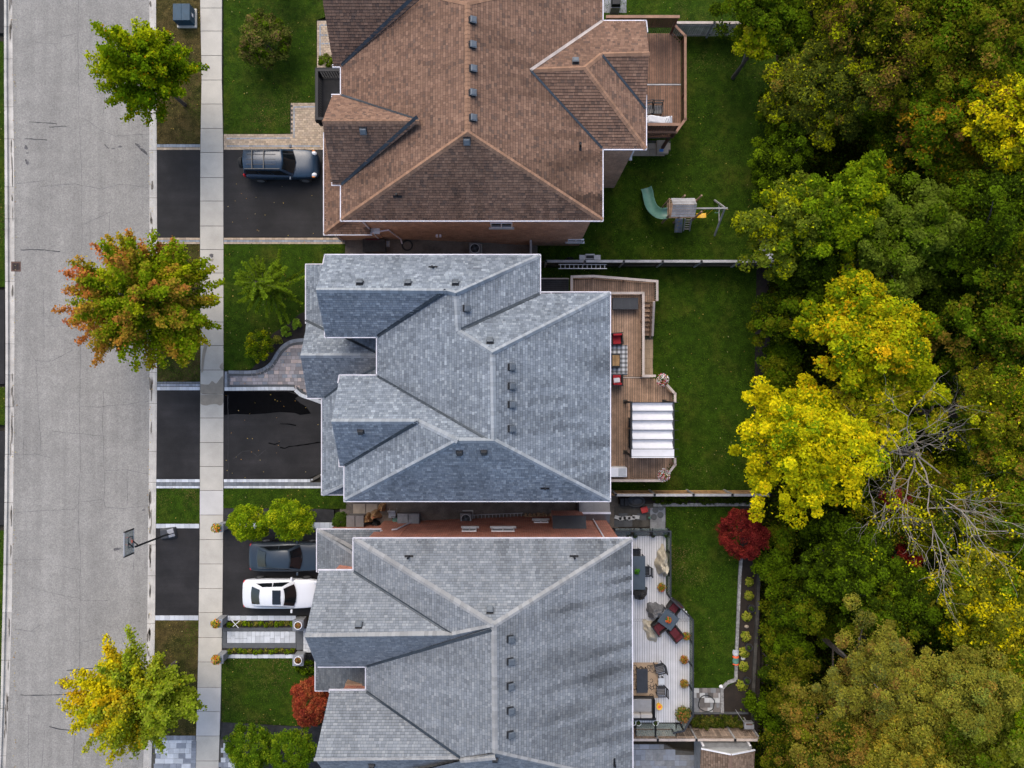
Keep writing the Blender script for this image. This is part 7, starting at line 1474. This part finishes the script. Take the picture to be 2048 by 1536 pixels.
# crown centre pixel, centre height, radius, leaf size, palette, colour word, label
FT = [
 (1512, 92, 2.2, 1.45, .15, [(2, YG), (1, (.30, .26, .02)), (1, LG)], 'slim yellow green sapling in front of the woods by the grey fence end'),
 (1640, 180, 3.6, 3.0, .13, [(2, (.12, .14, .015)), (2, (.07, .09, .012)), (1, YG), (.5, (.2, .14, .02))], 'broad mottled olive tree behind the slim sapling'),
 (1540, 20, 2.6, 2.4, .13, [(2, MG), (1, DG), (.6, OL)], 'dark green tree overhanging the grey fence end'),
 (1735, 60, 5.0, 3.4, .13, [(2, OL), (1, DG), (1, (.16, .10, .02)), (.6, YG)], 'olive tree flecked with yellow beyond the dark green tree'),
 (1925, 55, 6.0, 3.6, .14, [(2, OL), (2, MG), (.7, (.2, .13, .02))], 'tall dull olive tree deep in the woods above the golden tree'),
 (2010, 235, 6.5, 2.9, .17, [(2, Y_), (2, YG), (1, OL), (.6, BRN)], 'golden tree deep in the woods with russet leaves'),
 (1862, 265, 4.5, 2.7, .15, [(2, MG), (1, OL), (.6, (.34, .19, .01)), (.3, BRN)], 'green tree with orange flecks beside the golden tree'),
 (1560, 330, 1.8, 1.8, .13, [(2, MG), (2, DG), (.4, LG)], 'low dark bush tree beside the play set lawn'),
 (1595, 440, 4.2, 2.6, .16, [(3, (.13, .165, .014)), (1, MG), (1, YG)], 'fresh green tree at the lawn edge behind the swing beam'),
 (1705, 430, 4.6, 2.7, .16, [(2, LG), (2, MG), (.5, YG)], 'leafy green tree with bare twigs behind the fresh green one'),
 (1815, 495, 5.2, 2.7, .16, [(3, (.11, .15, .014)), (1, MG)], 'dense bright green tree deep behind the weathered fence'),
 (1640, 545, 3.0, 1.9, .15, [(2, MG), (2, DG)], 'dark green tree at the end of the weathered fence'),
 (1975, 470, 5.6, 3.0, .15, [(2, DG), (2, MG), (.3, OL)], 'very dark tree deep in the woods beyond the dense green one'),
 (2000, 640, 5.6, 2.8, .15, [(2, MG), (1, OL), (.5, (.22, .15, .02)), (1, DG)], 'dark olive tree deep behind the yellow green crown'),
 (1715, 655, 5.6, 3.3, .17, [(2, (.40, .33, .006)), (2, YG), (1.4, LG), (.5, MG), (.6, YO)], 'large yellow green tree at the back of the pergola garden'),
 (1612, 885, 5.4, 3.4, .17, [(3, Y_), (3, (.44, .42, .006)), (2, YG), (1, LG), (.3, YO)], 'brilliant yellow tree overhanging the pergola garden'),
 (1745, 790, 4.6, 2.7, .16, [(2, YG), (1, LG), (1, (.35, .29, .014))], 'yellow green tree between the brilliant yellow tree and the bare branches'),
 (1572, 640, 1.6, 1.8, .14, [(2, MG), (1, DG), (.6, OL)], 'dark bush tree filling the far edge of the pergola garden'),
 (1980, 830, 5.6, 2.9, .13, [(2, OL), (1, YG), (1, (.28, .18, .02)), (1, MG)], 'olive and amber tree beside the bare branches'),
 (2000, 1010, 5.2, 2.8, .13, [(2, OL), (2, MG), (.6, (.22, .15, .02))], 'muted olive tree beyond the bare branches'),
 (1690, 1120, 3.0, 2.6, .15, [(2, MG), (2, DG), (.5, LG)], 'dark green tree under the brilliant yellow crown'),
 (1600, 1200, 1.2, 2.0, .13, [(2, MG), (1, OL), (1, DG)], 'low green thicket tree beside the hosta bed'),
 (1955, 1185, 5.4, 2.9, .15, [(2, (.2, .2, .015)), (1, OL), (1, Y_), (1, MG)], 'olive tree with yellow flecks above the pale olive tree'),
 (2040, 1290, 6.0, 2.5, .15, [(2, (.38, .32, .015)), (1, OL), (1, MG)], 'amber yellow tree deep in the woods beyond the pale olive tree'),
 (1735, 1345, 5.0, 2.7, .11, [(3, PO), (1, (.15, .16, .03)), (.6, (.24, .15, .03))], 'pale olive fine leaved tree behind the hosta bed'),
 (1870, 1370, 5.6, 3.0, .11, [(3, PO), (1, (.17, .2, .03)), (.5, (.28, .18, .03))], 'pale olive fine leaved tree farther into the woods'),
 (1660, 1470, 4.0, 2.8, .12, [(2, (.22, .19, .025)), (1, OL), (1, (.26, .15, .025)), (.6, DG)], 'amber flecked olive tree behind the small shed'),
 (1800, 1500, 5.4, 3.1, .12, [(3, PO), (1, OL), (.6, (.3, .22, .02))], 'yellowish olive tree behind the amber flecked one'),
 (1965, 1515, 5.8, 2.9, .14, [(2, (.16, .18, .02)), (1, MG), (1, OL)], 'green olive tree at the far lower end of the woods'),
 (2010, 1400, 5.6, 2.3, .15, [(2, LG), (1, MG), (.5, YG)], 'fresh green tree beside the amber yellow tree'),
 (1570, 1370, .6, 1.9, .12, [(2, OL), (1, DG), (.6, (.2, .16, .02))], 'low olive thicket tree beside the hosta bed end'),
 (1780, 1215, 3.0, 2.6, .14, [(2, DG), (2, MG), (.5, OL)], 'dark tree in the gap below the bare branches'),
 (1790, 340, 2.4, 2.4, .14, [(2, DG), (1, MG), (.7, OL)], 'dark tree in the hollow below the mottled olive tree'),
 (1900, 640, 2.2, 2.6, .14, [(3, DG), (1, MG)], 'low shaded tree in the hollow beside the yellow green crown'),
 (1560, 1500, .6, 1.6, .12, [(2, OL), (1, (.2, .13, .02)), (1, DG)], 'low russet olive thicket tree behind the small shed corner'),
 (1850, 1010, 2.8, 2.9, .13, [(2, OL), (1, YG), (1, DG), (.5, (.25, .16, .02))], 'olive tree standing under the bare branches'),
 (1905, 160, 3.0, 2.6, .14, [(2, DG), (1, OL), (1, MG)], 'dark olive tree in the hollow above the golden tree'),
]
for i, (px, py, zc, r_, ls, pal, lb) in enumerate(FT):
    x, y = P(px, py, zc); t = thing('woodland_tree', lb, 'tree', (x, y, FB), 0, None); rz = r_*1.05
    ncl = int(21*r_*r_)+18; nl = int(200*(.15/ls)**1.5)
    o, cc = clump_crown(t, (x, y, zc), (r_, r_, rz), ncl, .24+.085*r_, nl, ls*.95, [(w_, tuple(v*(.88 if c_[0] < .3 else .97) for v in c_)) for w_, c_ in pal], 500+i, low=-.35, lobes=4+int(r_*1.5), loose=.10)
    b0 = Vector((x, y, FB-.2)); tp = Vector((x, y, zc+rz*.4)); build('trunk', MB().tube([b0, b0.lerp(tp, .5)+Vector((R.uniform(-.2, .2), R.uniform(-.2, .2), 0)), tp], [.09+.045*r_, .07+.03*r_, .03], 7), 'bark', t)
    for k in range(9): j = R.randrange(len(cc)); u = R.uniform(.4, .85); p = b0.lerp(tp, u); build('limb', MB().tube([p, p.lerp(Vector(cc[j]), .5)+Vector((0, 0, .2)), tuple(cc[j])], [.07, .045, .012], 5), 'twig_grey' if k % 2 else 'bark', t)
TK = [(1548, 1132), (1560, 1250), (1548, 1330), (1545, 1425), (1562, 215), (1552, 395), (1556, 700), (1548, 770), (1700, 985), (1590, 1290), (1560, 1080), (1625, 1065), (1720, 250), (1900, 380), (1880, 720), (1900, 1290), (1660, 1250), (1930, 930)]
for i, (px, py) in enumerate(TK):
    r_ = R.uniform(1.1, 1.7); zc = FB+R.uniform(1.6, 2.6); x, y = P(px, py, zc); near = ('the hosta bed', 'the hosta bed middle', 'the soil bag', 'the bird feeder', 'the slim sapling', 'the swing beam', 'the pergola lawn edge', 'the pergola lawn corner', 'the brilliant yellow crown', 'the low green thicket tree', 'the deep red maple', 'the dark green tree', 'the mottled olive tree', 'the very dark tree', 'the shaded hollow', 'the pale olive trees', 'the thicket behind the hostas', 'the bare branches')[i]
    t = thing('thicket_bush', 'low %s thicket bush at the woods beside %s' % (('green', 'olive', 'dark green')[i % 3], near), 'bush', (x, y, FB)); clump_crown(t, (x, y, zc), (r_, r_, r_*.8), 44, .38, 190, .13, ([(2, MG), (1, DG)], [(2, OL), (2, MG), (1, DG)], [(3, DG), (2, MG)])[i % 3], 700+i, 'foliage', low=-.3, lobes=3, loose=.2); build('stem', MB().tube([(x, y, FB-.1), (x, y, zc)], [.06, .03], 5), 'bark', t)
# half bare tree
x, y = P(1855, 915, 4.5); t = thing('bare_tree', 'half bare tree with long grey curving branches in the woods', 'tree', (x, y, FB))
tips = []
def grow(mb, p, d, L, r, lv, rr):
    pts = [p]; rs = [r]; n = 5; q = Vector(p); dd = Vector(d).normalized()
    for k in range(n):
        dd = (dd+Vector((rr.uniform(-.38, .38), rr.uniform(-.38, .38), rr.uniform(-.15, .18)))).normalized(); q = q+dd*(L/n); pts.append(tuple(q)); rs.append(r*(1-(k+1)/n*.62))
        if lv > 0 and k >= 1:
            for _ in range(2 if lv > 1 else 2):
                a = Vector((rr.uniform(-1, 1), rr.uniform(-1, 1), rr.uniform(-.3, .5))); grow(mb, tuple(q), (dd*.8+a*1.0), L*rr.uniform(.38, .62), r*.42, lv-1, rr)
    mb.tube(pts, rs, 4 if lv < 2 else 6, cap=False)
    if lv == 0: tips.append(tuple(q))
rr = random.Random(5); b0 = (x, y, FB-.2); build('trunk', MB().tube([b0, (x+.1, y, 1.5), (x, y+.1, 3.6)], [.24, .19, .13], 8), 'twig_grey', t)
for k in range(11):
    a = k*.571+.2; mb = MB(); grow(mb, (x, y, 2.0+.16*k), (math.cos(a), math.sin(a), .38), rr.uniform(4.0, 5.8), .05, 2, rr); build('bough', mb, 'twig_grey', t)
NR = np.random.default_rng(77); tp = np.array(tips); sel = NR.choice(len(tp), min(len(tp), 150)); si = np.repeat(np.arange(len(sel)), 14); p = tp[sel][si]+NR.normal(size=(len(si), 3))*.2; leafmesh('foliage', p, np.array([0, 0, 1])+NR.normal(size=p.shape)*.5, .15*NR.uniform(.7, 1.3, len(p)), pick([(1, YG), (1, OL), (1, Y_)], len(p)), t)
bush('red leaved sumac in the gap below the bare branches', 1812, 1112, 2.2, (.75, 1.3, .8), FB, 26, .3, 70, .13, [(2, (.26, .025, .02)), (1, (.16, .02, .015)), (.5, (.3, .15, .03))], 61, 'tree', 'sumac_tree', .06)
bush('small russet sumac beside the half bare tree', 1795, 1000, 3.4, (.8, .6, .5), FB, 14, .3, 60, .13, [(2, (.16, .02, .018)), (1, OL)], 62, 'tree', 'sumac_tree', .06)
# undergrowth, leaf colours dimmed to paint the shade of the hollows
NR = np.random.default_rng(99); n = 300000; px = NR.uniform(1490, 2150, n); py = NR.uniform(-60, 1600, n); edge = 1530+12*np.sin(py*.02)-np.where(py > 985, 15, 0)+np.where(py < 530, 15, 0)-np.where(py < 66, 40, 0); m = px > edge-8+NR.exponential(8, n); px = px[m]; py = py[m]; edge = edge[m]; n = len(px)
X = (px-1024)/S(-1.6); Yv = (768-py)/S(-1.6); hgt = vnoise(X*.5+80, Yv*.5+80, 12)*.6+vnoise(X*1.4+80, Yv*1.4+80, 13)*.4; Z = FB+np.clip((px-edge)/40, 0.15, 1)*(.2+hgt*1.9)*NR.uniform(.55, 1, n); k = NR.uniform(.55, 1.4, n)*(.55+.8*vnoise(X*.7+30, Yv*.7+30, 14))
c = np.array([DG, MG, OL, (.05, .035, .012)])[NR.choice(4, n, p=[.45, .27, .18, .10])]*k[:, None]*.62
o = leafmesh('undergrowth', np.stack([X, Yv, Z], 1), np.array([0, 0, 1])+NR.normal(size=(n, 3))*.45, NR.uniform(.12, .25, n), c, tri=True); tag(o, 'tangle of undergrowth coloured dark as shade on the woodland floor', 'undergrowth', kind='stuff')
# fallen leaves
NR = np.random.default_rng(101); P_ = []
for w, z, dry in LAWNS:
    w2 = np.array(w); (x0, y0), (x1, y1) = w2.min(0), w2.max(0); x0 = max(x0, -33); x1 = min(x1, 20); y0 = max(y0, -25); y1 = min(y1, 25)
    if x1 <= x0 or y1 <= y0: continue
    n = int((x1-x0)*(y1-y0)*(.9 if z > -1 else .7)); a = NR.uniform(x0, x1, n); b2 = NR.uniform(y0, y1, n); m = inpoly_np(a, b2, w); P_.append(np.stack([a[m], b2[m], np.full(m.sum(), z+.06)], 1))
a = -22.6+NR.normal(size=150)*.12; P_.append(np.stack([a, NR.uniform(-24, 24, 150), np.full(150, RZ+.04)], 1)); P_.append(np.stack([np.full(110, -31.15)+NR.normal(size=110)*.1, NR.uniform(-24, 24, 110), np.full(110, RZ+.04)], 1))
n = 140; P_.append(np.stack([NR.uniform(-18, -12, n), NR.uniform(-8, 15, n), np.full(n, GZ+.02)], 1))
P_ = np.concatenate(P_); o = leafmesh('fallen_leaves', P_, np.array([0, 0, 1])+NR.normal(size=P_.shape)*.25, NR.uniform(.05, .10, len(P_)), pick([(2, (.40, .30, .08)), (1, (.30, .17, .05)), (1, (.45, .38, .18))], len(P_))); tag(o, 'yellow and tan fallen leaves scattered on lawns and kerbs', 'leaves', kind='stuff')
